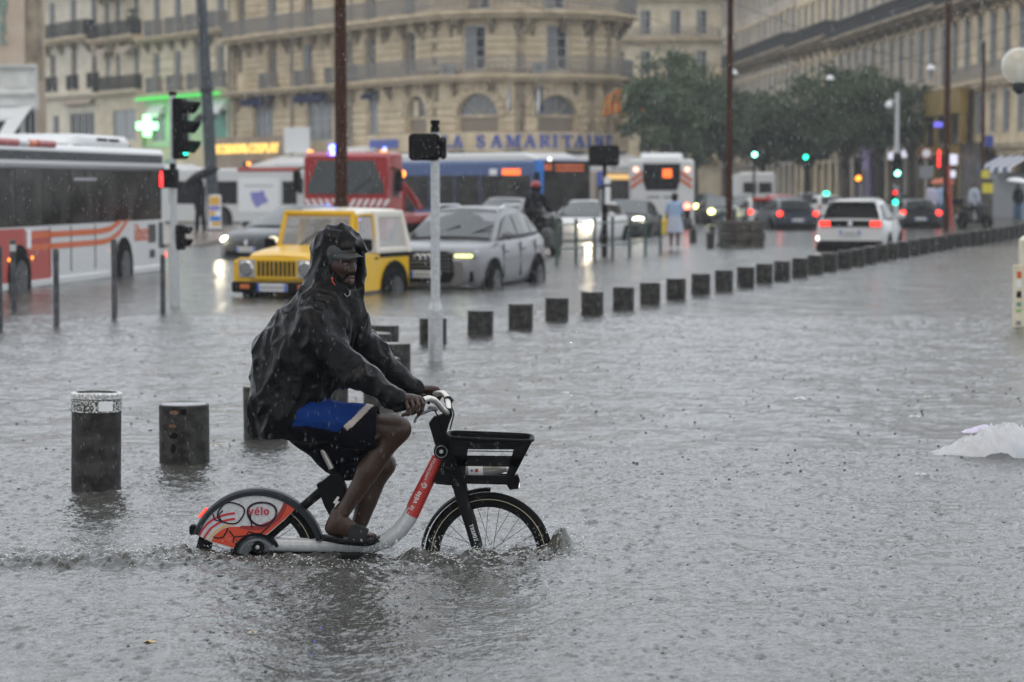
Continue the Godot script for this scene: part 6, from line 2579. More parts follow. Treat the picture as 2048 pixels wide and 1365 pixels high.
func signal_head(o: Node3D, at: Vector3, turn: float, lit: int, m: Material, size := 1.0, lamps := 3) -> void:
	# a lamp box with hooded lamps; LIT counts from the top
	var h := Node3D.new()
	h.name = "signal_head"
	o.add_child(h, true)
	h.position = at
	h.rotation.y = turn
	h.scale = Vector3.ONE * size
	var s := MB.new()
	s.box(Vector3(0, 0, -0.03), Vector3(0.26, 0.29 * lamps, 0.16), 0.03)
	part("lamp_box", s, mat.black_plastic, h)
	for k in lamps:
		var y := (lamps - 1) * 0.14 - k * 0.28
		var l := MB.new()
		l.ball(Vector3(0, y, 0.05), Vector3(0.1, 0.1, 0.035), 16, 8)
		part("signal_lamp", l, m if k == lit else mat.lamp_off, h)
		var v := MB.new()
		var p := PackedVector3Array()
		var f := PackedInt32Array()
		for j in 13:
			var a := lerpf(-0.5, PI + 0.5, j / 12.0)
			var long := 0.08 + 0.16 * clampf(sin(a) * 0.6 + 0.4, 0, 1)
			for r in [0.112, 0.122]:
				p.append(Vector3(cos(a) * r, y + sin(a) * r, 0.04))
				p.append(Vector3(cos(a) * r, y + sin(a) * r * 0.97 - 0.015, 0.04 + long))
		for j in 12:
			var a := j * 4
			f.append_array([a + 2, a + 3, a + 7, a + 2, a + 7, a + 6])
			f.append_array([a, a + 5, a + 1, a, a + 4, a + 5])
			f.append_array([a + 1, a + 5, a + 7, a + 1, a + 7, a + 3])
		v.add(p, f, false)
		part("visor", v, mat.black_plastic, h)


func build_poles() -> void:
	# pedestrian crossing signal
	var at := Vector3(-4.836, 0, -34.607)
	var o := thing("traffic_signal", "pale signal pole with green lamp and red standing figure", "traffic light", at)
	var s := MB.new()
	s.lathe([Vector2(0.068, -0.3), Vector2(0.068, 0.86), Vector2(0.05, 0.92), Vector2(0.047, 3.02)], 18)
	part("pole", s, mat.steel, o)
	s = MB.new()
	s.lathe([Vector2(0.058, 3.0), Vector2(0.058, 3.05), Vector2(0.001, 3.06)], 14)
	part("pole_cap", s, mat.black_plastic, o)
	signal_head(o, Vector3(0.13, 2.53, 0.0), 1.25, 2, mat.green_lamp)
	signal_head(o, Vector3(0.11, 0.98, 0.0), 1.2, -1, mat.green_lamp, 0.62, 2)
	var h := Node3D.new()
	h.name = "pedestrian_signal"
	o.add_child(h)
	h.position = Vector3(-0.09, 1.82, 0.04)
	h.rotation.y = -0.3
	s = MB.new()
	s.box(Vector3(0.02, 0, -0.02), Vector3(0.26, 0.27, 0.18), 0.02)
	s.box(Vector3(0.08, 0.17, -0.03), Vector3(0.08, 0.1, 0.08), 0.02)
	part("lamp_box", s, mat.black_plastic, h)
	s = MB.new()
	s.ball(Vector3(-0.05, 0.085, 0.075), Vector3(0.022, 0.022, 0.01), 8, 6)
	s.box(Vector3(-0.05, 0.02, 0.075), Vector3(0.055, 0.09, 0.012), 0.01)
	s.box(Vector3(-0.064, -0.07, 0.075), Vector3(0.022, 0.1, 0.012), 0.006)
	s.box(Vector3(-0.036, -0.07, 0.075), Vector3(0.022, 0.1, 0.012), 0.006)
	part("red_figure_light", s, mat.red_lamp, h)
	# grey pole with a black box sign seen from the back
	at = Vector3(-0.759, 0, -23.937)
	o = thing("sign_pole", "grey steel pole carrying a black box sign", "pole", at)
	s = MB.new()
	s.lathe([Vector2(0.073, -0.36), Vector2(0.073, 0.50), Vector2(0.069, 0.52), Vector2(0.046, 0.62), Vector2(0.044, 2.3)], 24)
	part("pole", s, mat.steel, o)
	s = MB.new()
	s.lathe([Vector2(0.046, 2.26), Vector2(0.047, 2.31), Vector2(0.036, 2.312), Vector2(0.036, 2.34), Vector2(0.047, 2.342), Vector2(0.047, 2.38), Vector2(0.001, 2.385)], 18)
	part("pole_cap", s, mat.black_plastic, o)
	s = MB.new()
	s.box(Vector3(-0.105, 2.115, 0.03), Vector3(0.31, 0.265, 0.13), 0.03)
	var box := part("sign_box", s, mat.black_plastic, o)
	s = MB.new()
	s.box(Vector3(0.08, 2.105, 0.03), Vector3(0.065, 0.22, 0.1), 0.02)
	part("side_cover", s, mat.black_plastic, box)
	s = MB.new()
	s.box(Vector3(-0.105, 2.115, 0.097), Vector3(0.24, 0.2, 0.012), 0.006)
	part("back_plate", s, mat.black_gloss, box)
	# tall rusty mast behind the yellow car
	rusty_mast(Vector3(-3.315, 0, -47), 14.0, 0.115, "tall rusty brown mast rising behind the yellow car")
	rusty_mast(Vector3(6.055, 0, -67.5), 12.0, 0.09, "tall thin brown mast on the stone plinth")
	rusty_mast(Vector3(16.498, 0, -92), 14.0, 0.115, "brown mast by the ochre shop with red leaning strip")
	rusty_mast(Vector3(21.358, 0, -110), 8.1, 0.09, "short dark mast near the globe lamp")
	var strip := MB.new()
	strip.tube([Vector3(0.05, 2.4, 0.16), Vector3(0.1, 1.2, 0.2), Vector3(0.22, -0.2, 0.25)], 0.06, 6)
	alone("red_pole", strip, mat.bus_red, "thin red pole leaning on brown mast by the ochre shop", "pole", Vector3(16.498, 0, -92))
	# leaning blue-grey mast with a poster round its foot
	at = Vector3(-10.836, 0, -88)
	o = thing("grey_mast", "thick blue-grey mast leaning over the man with umbrella", "mast", at)
	o.rotation.z = 0.045
	s = MB.new()
	s.lathe([Vector2(0.24, -0.3), Vector2(0.22, 3.0), Vector2(0.16, 9.5)], 18)
	part("shaft", s, mat.blue_grey, o)
	s = MB.new()
	s.lathe([Vector2(0.18, 5.0), Vector2(0.26, 5.02), Vector2(0.26, 5.18), Vector2(0.18, 5.2)], 14)
	part("collar", s, mat.iron, o)
	s = MB.new()
	s.tube([Vector3(-0.2, 4.2, 0.1), Vector3(-0.42, 3.95, 0.15)], [0.12, 0.16], 8)
	part("flood_lamp", s, mat.iron, o)
	at = Vector3(-10.31, 0, -84)
	o = thing("advertising_column", "small poster column in blue and yellow beside umbrella man", "column", at)
	s = MB.new()
	s.box(Vector3(0, 0.72, 0), Vector3(0.42, 1.2, 0.2), 0.03)
	part("body", s, mat.plate, o)
	for q in [[0, 1.12, 0.36, 0.3, mat.flag_gold], [0, 0.86, 0.36, 0.16, mat.print_blue], [-0.08, 0.68, 0.2, 0.16, mat.flag_gold], [0.02, 0.5, 0.36, 0.16, mat.sky_blue], [0.05, 0.32, 0.3, 0.14, mat.flag_gold]]:
		var p := MB.new()
		p.box(Vector3(q[0], q[1], 0.105), Vector3(q[2], q[3], 0.012))
		part("poster", p, q[4], o)
	s = MB.new()
	s.box(Vector3(0, 0.05, 0), Vector3(0.5, 0.2, 0.28), 0.03)
	part("foot", s, mat.post, o)
	# globe lamp on a post just outside the picture
	at = Vector3(7.42, 0, -34)
	o = thing("globe_lamp", "round white globe lamp on dark bracket", "lamp", at)
	s = MB.new()
	s.lathe([Vector2(0.09, -0.3), Vector2(0.07, 1.0), Vector2(0.05, 3.0)], 14)
	part("post", s, mat.iron, o)
	s = MB.new()
	s.tube([Vector3(0, 2.95, 0), Vector3(-0.1, 3.06, 0), Vector3(-0.3, 3.07, 0)], 0.03, 8)
	s.lathe([Vector2(0.03, 3.0), Vector2(0.09, 3.05), Vector2(0.1, 3.14), Vector2(0.06, 3.16)], 14, Vector3(-0.32, 0, 0))
	part("bracket", s, mat.iron, o)
	s = MB.new()
	s.ball(Vector3(-0.32, 3.39, 0), Vector3(0.255, 0.255, 0.255), 28, 18)
	part("globe", s, mat.globe, o)
	s = MB.new()
	s.tube([Vector3(-0.32, 3.16, 0), Vector3(-0.32, 3.4, 0)], 0.035, 8)
	part("lamp_holder", s, mat.plate, o)
	# cream cabinet at the edge
	at = Vector3(6.303, 0, -29.6)
	o = thing("service_cabinet", "cream service cabinet with small stickers on its side panel", "cabinet", at)
	s = MB.new()
	s.box(Vector3(0.05, 0.36, 0), Vector3(0.26, 1.5, 0.3), 0.05)
	part("cabinet", s, mat.cream_box, o)
	s = MB.new()
	s.box(Vector3(-0.115, 0.16, 0.06), Vector3(0.12, 1.2, 0.06), 0.012)
	var sp := part("side_panel", s, mat.cream_box, o)
	for q in [[0.64, 0.05, mat.orange_paint], [0.53, 0.055, mat.plate], [0.40, 0.05, mat.rubber], [0.28, 0.03, mat.teal], [0.2, 0.02, mat.green_panel], [0.05, 0.03, mat.pane_pale]]:
		var p := MB.new()
		p.box(Vector3(-0.105, q[0], 0.092), Vector3(0.065, q[1] * 1.6, 0.006))
		part("sticker", p, q[2], sp)


func rusty_mast(at: Vector3, high: float, r: float, label: String) -> void:
	var o := thing("mast", label, "mast", at, 0, "tall masts on the square")
	var s := MB.new()
	s.lathe([Vector2(r * 1.12, -0.36), Vector2(r * 1.08, 1.0), Vector2(r, high * 0.4), Vector2(r * 0.8, high)], 18)
	part("shaft", s, mat.rust_pole, o)
	s = MB.new()
	s.lathe([Vector2(r * 1.1, 1.25), Vector2(r * 1.22, 1.26), Vector2(r * 1.22, 1.42), Vector2(r * 1.05, 1.43)], 18)
	part("collar", s, mat.rust_pole, o)


func build_far_furniture() -> void:
	# stone plinth of the thin mast
	var o := thing("stone_plinth", "rough stone plinth round the foot of thin mast", "plinth", Vector3(6.315, 0, -67))
	var idx := 0
	for y in 3:
		for x in 3:
			var s := MB.new()
			s.box(Vector3(-0.42 + x * 0.425 + (0.03 if y == 1 else 0.0), -0.02 + y * 0.29, 0), Vector3(0.41, 0.275, 0.9), 0.03)
			part("stone_block", s, mat.plinth_stone, o)
			idx += 1
	# green railing by the tram stop
	var posts := [Vector3(0.969, 0, -52.074), Vector3(1.413, 0, -53.37), Vector3(1.867, 0, -54.733), Vector3(2.334, 0, -56.167), Vector3(2.784, 0, -57.293), Vector3(3.249, 0, -58.866), Vector3(3.716, 0, -60.527)]
	o = thing("green_railing", "dark green pedestrian railing beside the stop post", "railing", posts[0])
	for k in posts.size():
		var p: Vector3 = posts[k] - posts[0]
		var s := MB.new()
		s.tube([p + Vector3(0, -0.3, 0), p + Vector3(0, 0.9, 0)], 0.035, 8)
		s.ball(p + Vector3(0, 0.92, 0), Vector3.ONE * 0.045, 8, 6)
		part("rail_post", s, mat.green_rail, o)
	for y in [0.84, 0.32]:
		var s := MB.new()
		var pts := []
		for p in posts:
			pts.append(p - posts[0] + Vector3(0, y, 0))
		s.tube(pts, 0.022, 6)
		part("rail", s, mat.green_rail, o)
	posts = [Vector3(5.741, 0, -66.125), Vector3(6.226, 0, -67.69), Vector3(6.667, 0, -68.775)]
	for k in 3:
		var s := MB.new()
		s.tube([Vector3(0, -0.3, 0), Vector3(0, 0.95, 0)], 0.04, 8)
		s.ball(Vector3(0, 0.97, 0), Vector3.ONE * 0.05, 8, 6)
		alone("green_post", s, mat.green_rail, "dark green post before the stone plinth, %s from the bollard side" % ["first", "second", "third"][k], "post", posts[k], 0, "green posts before the plinth")
	# stop post with a black display
	o = thing("stop_post", "bus stop post with black display box and timetable panels", "bus stop", Vector3(2.236, 0, -58.464))
	var s := MB.new()
	s.box(Vector3(0, 0.5, 0), Vector3(0.14, 1.75, 0.14), 0.02)
	s.tube([Vector3(0, 1.3, 0), Vector3(0, 2.3, 0)], 0.05, 8)
	part("post", s, mat.black_plastic, o)
	s = MB.new()
	s.box(Vector3(-0.02, 2.4, 0), Vector3(0.74, 0.5, 0.22), 0.05)
	var d := part("display_box", s, mat.black_plastic, o)
	s = MB.new()
	s.box(Vector3(-0.02, 2.4, 0.115), Vector3(0.56, 0.34, 0.012), 0.01)
	part("display_face", s, mat.black_gloss, d)
	for q in [[-0.12, 1.85, 0.12, 0.36, mat.letter_blue], [0.06, 1.8, 0.16, 0.16, mat.plate], [0.07, 1.44, 0.13, 0.42, mat.awning_white], [-0.1, 1.4, 0.1, 0.36, mat.zinc]]:
		s = MB.new()
		s.box(Vector3(q[0], q[1], 0.09), Vector3(q[2], q[3], 0.02), 0.006)
		part("panel", s, q[4], o)
	# camera mast with traffic light
	o = thing("camera_mast", "pale mast with surveillance camera and green traffic light", "mast", Vector3(13.33, 0, -84))
	s = MB.new()
	s.lathe([Vector2(0.085, -0.3), Vector2(0.08, 2.0), Vector2(0.07, 4.85), Vector2(0.001, 4.87)], 14)
	s.tube([Vector3(0, 4.5, 0), Vector3(-0.22, 4.58, 0.05), Vector3(-0.3, 4.55, 0.06)], 0.045, 8)
	part("mast", s, mat.mast_white, o)
	s = MB.new()
	s.ball(Vector3(-0.3, 4.42, 0.08), Vector3(0.13, 0.14, 0.13), 14, 10)
	part("camera_dome", s, mat.awning_white, o)
	signal_head(o, Vector3(0.0, 2.35, 0.14), 0.0, 2, mat.green_hot, 1.0)
	signal_head(o, Vector3(-0.07, 1.3, 0.12), 0.0, 0, mat.red_lamp, 0.75, 2)
	lamp(o, "signal_lamp", Vector3(-0.06, 1.07, 0.2), Vector3(0.09, 0.09, 0.04), mat.green_lamp)
	s = MB.new()
	s.prism([Vector2(-0.22, 2.0), Vector2(0.22, 2.0), Vector2(0, 1.55)], 0.1, 0.13)
	part("give_way_sign", s, mat.plinth_stone, o)
	# two further green lights, an amber one and a hanging sign
	for q in [[Vector3(11.197, 0, -112), 3.1, mat.green_hot, "far green traffic light before the trees beside brown mast"], [Vector3(15.491, 0, -128), 3.15, mat.green_lamp, "far green traffic light below the rounded tree"], [Vector3(14.845, 0, -104), 2.0, mat.amber_lamp, "far warning light glowing orange behind white crossover"]]:
		o = thing("traffic_light", q[3], "traffic light", q[0], 0, "far traffic lights down the street")
		s = MB.new()
		s.tube([Vector3(0, -0.3, -0.1), Vector3(0, q[1] + 0.4, -0.1)], 0.06, 8)
		part("pole", s, mat.iron, o)
		signal_head(o, Vector3(0, q[1] + 0.28, 0.05), 0.0, 2, q[2], 1.25)
	# lamps hung on wires across the street
	var k := 0
	for q in [[1463, 147, 95.0, "small white lamp hung on wires next to thin mast"], [1657, 158, 110.0, "small white lamp hung on wires over the rounded tree"], [1857, 138, 100.0, "small white lamp hung on wires near the ochre shop"]]:
		var z: float = q[2]
		var p := Vector3((q[0] - 1024.0) / 4836.0 * z, 1.773 + (364.0 - q[1]) / 4836.0 * z, -z)
		o = thing("hanging_lamp", q[3], "lamp", p, 0, "lamps hung over the street")
		s = MB.new()
		s.lathe([Vector2(0.02, -0.1), Vector2(0.2, -0.06), Vector2(0.14, 0.08), Vector2(0.03, 0.14)], 14)
		part("lamp_shade", s, mat.awning_white, o)
		s = MB.new()
		s.tube([Vector3(-9, 3.2, -2), Vector3(-4, 1.2, -1), Vector3(0, 0.14, 0), Vector3(4, 1.0, 1), Vector3(9, 2.6, 2)], 0.012, 4)
		part("wire", s, mat.iron, o)
		k += 1
	# yellow notices on a post, round sign, street name plate
	o = thing("notice_post", "grey post with two bright yellow notices by the shops", "sign", Vector3(20.344, 0, -104))
	s = MB.new()
	s.box(Vector3(0.05, 0.8, 0), Vector3(0.5, 2.2, 0.2), 0.02)
	part("post", s, mat.plinth_stone, o)
	for q in [[-0.05, 2.1, 0.34, 0.34], [0.05, 1.5, 0.46, 0.42]]:
		s = MB.new()
		s.box(Vector3(q[0], q[1], 0.115), Vector3(q[2], q[3], 0.02), 0.004)
		part("yellow_notice", s, mat.notice_yellow, o)
	o = thing("round_sign", "round red-rimmed traffic sign above a grey plate", "sign", Vector3(16.401, 0, -96))
	s = MB.new()
	s.tube([Vector3(0, -0.3, 0), Vector3(0, 3.1, 0)], 0.04, 8)
	part("post", s, mat.zinc, o)
	s = MB.new()
	s.tube([Vector3(0, 2.9, 0.04), Vector3(0, 2.9, 0.06)], 0.24, 22)
	part("red_disc", s, mat.lens_red, o)
	s = MB.new()
	s.tube([Vector3(0, 2.9, 0.061), Vector3(0, 2.9, 0.07)], 0.17, 22)
	part("white_disc", s, mat.plate, o)
	s = MB.new()
	s.box(Vector3(0, 2.15, 0.05), Vector3(0.55, 0.5, 0.03), 0.01)
	part("grey_plate", s, mat.pane_pale, o)


func build_litter() -> void:
	# soaked plastic bag: a thin crumpled film that traps some air
	var n := fold_noise(12, 3.2, 3)
	var o := thing("plastic_bag", "crumpled white plastic bag floating at the edge", "bag", Vector3(3.129, 0, -15.713))
	var pieces := [["bag", 0.40, 0.2, 0.24, Vector3(0, 0, 0), mat.bag, 0.0], ["blue_corner", 0.07, 0.05, 0.06, Vector3(0.2, 0.04, 0.13), mat.bag_blue, 3.0], ["bag_handle", 0.12, 0.05, 0.05, Vector3(-0.04, 0.17, -0.12), mat.bag_lilac, 6.0]]
	for q in pieces:
		var p := PackedVector3Array()
		var f := PackedInt32Array()
		for j in 29:
			for i in 57:
				var u := i / 28.0 - 1.0
				var v := j / 14.0 - 1.0
				var e := maxf(1.0 - u * u - 0.9 * v * v, 0.0)
				var lump := 0.45 + 0.55 * smoothstep(-0.9, 0.35, u) - 0.25 * smoothstep(0.5, 1.0, u)
				var c: float = n.get_noise_2d(u * 1.3 + q[6], v * 0.7) * 0.5 + 0.5
				var edge := 1.0 + 0.14 * n.get_noise_2d(atan2(v, u) * 0.5, 4.0 + q[6])
				p.append(q[4] + Vector3(u * q[1] * edge, sqrt(e) * q[3] * lump * (0.55 + 0.6 * c) - 0.04, v * q[2] * edge))
		for j in 28:
			for i in 56:
				var a := j * 57 + i
				f.append_array([a, a + 58, a + 1, a, a + 57, a + 58])
		var s := MB.new()
		s.add(p, f, true)
		part(q[0], s, q[5], o)
	# scraps
	var scraps := [[Vector3(2.342, 0, -19.589), 0.055, 0.02, mat.bag, "white paper scrap floating in open water"], [Vector3(0.443, 0, -20.145), 0.04, 0.012, mat.bag, "white paper scrap floating beyond the basket"], [Vector3(3.024, 0, -18.089), 0.05, 0.014, mat.bag, "pale wet scrap floating left of plastic bag"], [Vector3(3.41, 0, -19.771), 0.028, 0.012, mat.cream, "beige scrap floating beyond the plastic bag"], [Vector3(-1.389, 0, -9.183), 0.03, 0.006, mat.leaf_yellow, "yellowish leaf drifting in the foreground"], [Vector3(-1.017, 0, -9.378), 0.02, 0.005, mat.leaf_yellow, "tiny brown leaf drifting below the rear wheel"], [Vector3(2.466, 0, -14.529), 0.04, 0.006, mat.bag, "thin white shred floating before the plastic bag"], [Vector3(0.363, 0, -32.502), 0.05, 0.02, mat.bag, "small white scrap beside the bollard row"]]
	for q in scraps:
		var s := MB.new()
		var p := PackedVector3Array()
		var f := PackedInt32Array()
		for j in 4:
			for i in 7:
				var u := i / 6.0 * 2 - 1
				var v := j / 3.0 * 2 - 1
				p.append(Vector3(u * q[1] * (1 - 0.3 * absf(v)), 0.008 + q[2] * (0.5 + 0.5 * sin(u * 4.0 + v * 2.0)) * (1 - u * u) + 0.004, v * q[1] * 0.55))
		for j in 3:
			for i in 6:
				var a := j * 7 + i
				f.append_array([a, a + 8, a + 1, a, a + 7, a + 8])
		for j in range(0, f.size(), 3):
			var w := f[j + 1]
			f[j + 1] = f[j + 2]
			f[j + 2] = w
		s.add(p, f, false)
		alone("leaf" if q[3] == mat.leaf_yellow else "paper_scrap", s, q[3], q[4], "litter", q[0], rng.randf_range(-0.4, 0.4), "litter floating on the water")

# ---------------------------------------------------------------- hire bicycle
# x runs forward along the bicycle, y is height above the water, z points to the camera

const BIKE := Vector3(-0.787, 0, -11.65)


func band_arc(m: MB, c: Vector2, r0: float, r1: float, a0: float, a1: float, half: float, n := 28, taper := 0.0) -> void:
	# a curved channel: a ring section between two radii, given width
	var rings := []
	for k in n + 1:
		var t := float(k) / n
		var a := lerpf(a0, a1, t)
		var d := Vector2(cos(a), sin(a))
		var p := c + d * r0
		var q := c + d * r1
		var e := c + d * lerpf(r0, r1, 0.7)
		var w := half * (1.0 - taper * t)
		rings.append(PackedVector3Array([Vector3(p.x, p.y, -w), Vector3(p.x, p.y, w), Vector3(e.x, e.y, w), Vector3(q.x, q.y, w * 0.6), Vector3(q.x, q.y, -w * 0.6), Vector3(e.x, e.y, -w)]))
	if a1 < a0:
		for r in rings:
			r.reverse()
	m.loft(rings, true, true, false)


func bike_wheel(o: Node3D, c: Vector3, r: float, turn: float, spokes := 28) -> void:
	var w := Node3D.new()
	w.name = "wheel"
	o.add_child(w, true)
	w.position = c
	w.rotation.y = turn
	var flat := Basis(Vector3.RIGHT, PI / 2)
	var t := MB.new()
	var ring := []
	for k in 11:
		var a := -PI / 2 + TAU * k / 10.0
		ring.append(Vector2(r - 0.024 + cos(a) * 0.024, sin(a) * 0.022))
	t.lathe(ring, 64, Vector3.ZERO, flat)
	part("tyre", t, mat.rubber, w)
	t = MB.new()
	ring = [Vector2(r - 0.072, -0.012), Vector2(r - 0.045, -0.015), Vector2(r - 0.042, 0.0), Vector2(r - 0.045, 0.015), Vector2(r - 0.072, 0.012), Vector2(r - 0.074, 0.0), Vector2(r - 0.072, -0.012)]
	t.lathe(ring, 64, Vector3.ZERO, flat)
	part("rim", t, mat.black_plastic, w)
	for s in [-1, 1]:
		t = MB.new()
		t.lathe([Vector2(r - 0.036, s * 0.0196 - 0.001), Vector2(r - 0.034, s * 0.0206), Vector2(r - 0.032, s * 0.0206 - 0.001), Vector2(r - 0.036, s * 0.0186)], 64, Vector3.ZERO, flat)
		part("reflective_line", t, mat.reflective, w)
	t = MB.new()
	t.tube([Vector3(0, 0, -0.05), Vector3(0, 0, 0.05)], 0.045, 16)
	part("hub", t, mat.black_plastic, w)
	for k in spokes:
		var a := TAU * k / spokes
		var b := a + (0.42 if k % 2 else -0.42)
		var side := 0.035 if (k / 2) % 2 else -0.035
		var sp := MB.new()
		sp.tube([Vector3(cos(b) * 0.04, sin(b) * 0.04, side), Vector3(cos(a) * (r - 0.07), sin(a) * (r - 0.07), side * 0.2)], 0.0014, 4, false)
		part("spoke", sp, mat.spoke, w)


func strip_on(m: MB, pts: Array, wide: float, z0: float, z1: float) -> void:
	# a flat painted line of constant width
	var l := []
	var r := []
	for k in pts.size():
		var d: Vector2 = (pts[min(k + 1, pts.size() - 1)] - pts[max(k - 1, 0)]).normalized()
		var q := Vector2(-d.y, d.x) * wide * 0.5
		l.append(pts[k] + q)
		r.append(pts[k] - q)
	for k in pts.size() - 1:
		m.quad(Vector3(r[k].x, r[k].y, z1), Vector3(r[k + 1].x, r[k + 1].y, z1), Vector3(l[k + 1].x, l[k + 1].y, z1), Vector3(l[k].x, l[k].y, z1))
		m.quad(Vector3(l[k].x, l[k].y, z0), Vector3(l[k].x, l[k].y, z1), Vector3(l[k + 1].x, l[k + 1].y, z1), Vector3(l[k + 1].x, l[k + 1].y, z0))
		m.quad(Vector3(r[k].x, r[k].y, z1), Vector3(r[k].x, r[k].y, z0), Vector3(r[k + 1].x, r[k + 1].y, z0), Vector3(r[k + 1].x, r[k + 1].y, z1))


func build_bicycle() -> void:
	var o := thing("hire_bicycle", "white and red hire bicycle with black basket riding through water", "bicycle", BIKE)
	var white := mat.bike_white as Material
	var black := mat.black_plastic as Material
	# wheels
	var rear := Vector3(-0.449, -0.04, 0)
	var front := Vector3(0.673, -0.04, 0)
	bike_wheel(o, rear, 0.3, 0.0)
	bike_wheel(o, front, 0.312, -0.06)
	# rear fender shell and its printed side panel
	var s := MB.new()
	var rc := Vector2(rear.x, rear.y)
	band_arc(s, rc, 0.300, 0.330, PI * 0.885, PI * 0.085, 0.052, 40)
	var fender := part("rear_mudguard", s, mat.mudguard, o)
	for side in [1, -1]:
		var z: float = 0.044 * side
		var outline := []
		for k in 19:
			var a := lerpf(PI * 0.885, PI * 0.315, k / 18.0)
			outline.append(rc + Vector2(cos(a), sin(a)) * 0.3015)
		for p in [Vector2(-0.257, 0.199), Vector2(-0.311, 0.143), Vector2(-0.396, 0.07), Vector2(-0.461, 0.062), Vector2(-0.505, 0.05), Vector2(-0.536, 0.028), Vector2(-0.561, 0.001), Vector2(-0.662, 0.031)]:
			outline.append(p)
		s = MB.new()
		s.prism(outline, z - 0.003, z + 0.003)
		var panel := part("side_panel", s, white, fender)
		if side < 0:
			continue
		var top := 0.047
		s = MB.new()
		s.prism([Vector2(-0.312, 0.243), Vector2(-0.283, 0.231), Vector2(-0.257, 0.211), Vector2(-0.257, 0.199), Vector2(-0.31, 0.148), Vector2(-0.398, 0.073), Vector2(-0.461, 0.065), Vector2(-0.504, 0.053), Vector2(-0.536, 0.031), Vector2(-0.56, 0.007), Vector2(-0.669, 0.038), Vector2(-0.649, 0.07), Vector2(-0.613, 0.097), Vector2(-0.576, 0.109), Vector2(-0.523, 0.109), Vector2(-0.47, 0.107), Vector2(-0.424, 0.112), Vector2(-0.381, 0.129), Vector2(-0.344, 0.158), Vector2(-0.322, 0.197)], top, top + 0.0012)
		part("orange_print", s, mat.bike_red, panel)
		s = MB.new()
		s.prism([Vector2(-0.312, 0.243), Vector2(-0.295, 0.236), Vector2(-0.308, 0.189), Vector2(-0.335, 0.143), Vector2(-0.376, 0.112), Vector2(-0.427, 0.092), Vector2(-0.48, 0.092), Vector2(-0.533, 0.102), Vector2(-0.523, 0.114), Vector2(-0.47, 0.114), Vector2(-0.424, 0.121), Vector2(-0.383, 0.138), Vector2(-0.351, 0.163), Vector2(-0.332, 0.192), Vector2(-0.32, 0.216)], top + 0.0012, top + 0.0022)
		part("dark_red_print", s, mat.bike_dark_red, panel)
		for q in [[[Vector2(-0.727, 0.065), Vector2(-0.707, 0.099), Vector2(-0.68, 0.129), Vector2(-0.653, 0.148), Vector2(-0.624, 0.16), Vector2(-0.588, 0.17), Vector2(-0.552, 0.175)], mat.bike_stripe, 0.011], [[Vector2(-0.703, 0.053), Vector2(-0.688, 0.077), Vector2(-0.668, 0.102), Vector2(-0.634, 0.126), Vector2(-0.61, 0.136), Vector2(-0.583, 0.143), Vector2(-0.552, 0.148)], mat.bike_stripe, 0.011], [[Vector2(-0.678, 0.046), Vector2(-0.664, 0.068), Vector2(-0.644, 0.087), Vector2(-0.622, 0.102), Vector2(-0.596, 0.114), Vector2(-0.547, 0.126)], mat.bike_yellow, 0.010]]:
			s = MB.new()
			strip_on(s, q[0], q[2], top - 0.001, top + 0.0016)
			part("stripe_print", s, q[1], panel)
		part("lettering", words("vélo", 0.037, 0.002), mat.bike_letter, panel, Vector3(Vector2(-0.436, 0.184).x, Vector2(-0.436, 0.184).y, top + 0.0025))
		# scrawled marker loops
		var strokes := [[], [], [Vector2(-0.586, 0.104), Vector2(-0.596, 0.08), Vector2(-0.611, 0.058), Vector2(-0.635, 0.053), Vector2(-0.657, 0.06)], [Vector2(-0.581, 0.09), Vector2(-0.557, 0.06), Vector2(-0.499, 0.065), Vector2(-0.487, 0.085), Vector2(-0.451, 0.075), Vector2(-0.427, 0.077), Vector2(-0.383, 0.114)], [Vector2(-0.557, 0.06), Vector2(-0.562, 0.031), Vector2(-0.545, 0.046), Vector2(-0.55, 0.021)], [Vector2(-0.658, 0.172), Vector2(-0.649, 0.143), Vector2(-0.615, 0.133), Vector2(-0.632, 0.167), Vector2(-0.61, 0.187)], [Vector2(-0.479, 0.172), Vector2(-0.475, 0.138), Vector2(-0.47, 0.104)]]
		var la := Vector2(-0.571, 0.175)
		var lb := Vector2(-0.421, 0.175)
		for k in 21:
			var a := TAU * k / 20.0
			strokes[0].append(la + Vector2(cos(a) * 0.064 + 0.006 * sin(a * 3.0), sin(a) * 0.052))
			strokes[1].append(lb + Vector2(cos(a) * 0.070, sin(a) * 0.057 + 0.005 * cos(a * 2.0)))
		for k in strokes.size():
			s = MB.new()
			strip_on(s, strokes[k], 0.010 if k == 1 else 0.007, top, top + 0.0034)
			part("marker_scrawl", s, mat.marker, panel)
	s = MB.new()
	s.box(Vector3(-0.762, 0.088, 0), Vector3(0.03, 0.05, 0.06), 0.008)
	part("bracket", s, black, fender)
	s = MB.new()
	s.box(Vector3(-0.712, 0.171, 0), Vector3(0.016, 0.062, 0.04), 0.006, Basis(Vector3.BACK, -0.72))
	part("rear_light", s, mat.bike_lamp, fender)
	s = MB.new()
	s.prism([Vector2(-0.723, 0.044), Vector2(-0.677, 0.034), Vector2(-0.683, -0.059), Vector2(-0.734, -0.054)], -0.03, 0.03)
	part("mud_flap", s, mat.rubber, fender)
	# low main beam that sweeps up to the head
	var path := [Vector3(-0.437, 0.017, 0), Vector3(-0.34, 0.017, 0), Vector3(-0.218, 0.014, 0), Vector3(-0.097, 0.012, 0), Vector3(0.012, 0.009, 0), Vector3(0.109, 0.014, 0), Vector3(0.182, 0.039, 0), Vector3(0.243, 0.088, 0), Vector3(0.287, 0.146, 0), Vector3(0.328, 0.227, 0), Vector3(0.365, 0.303, 0), Vector3(0.404, 0.381, 0), Vector3(0.443, 0.463, 0)]
	s = MB.new()
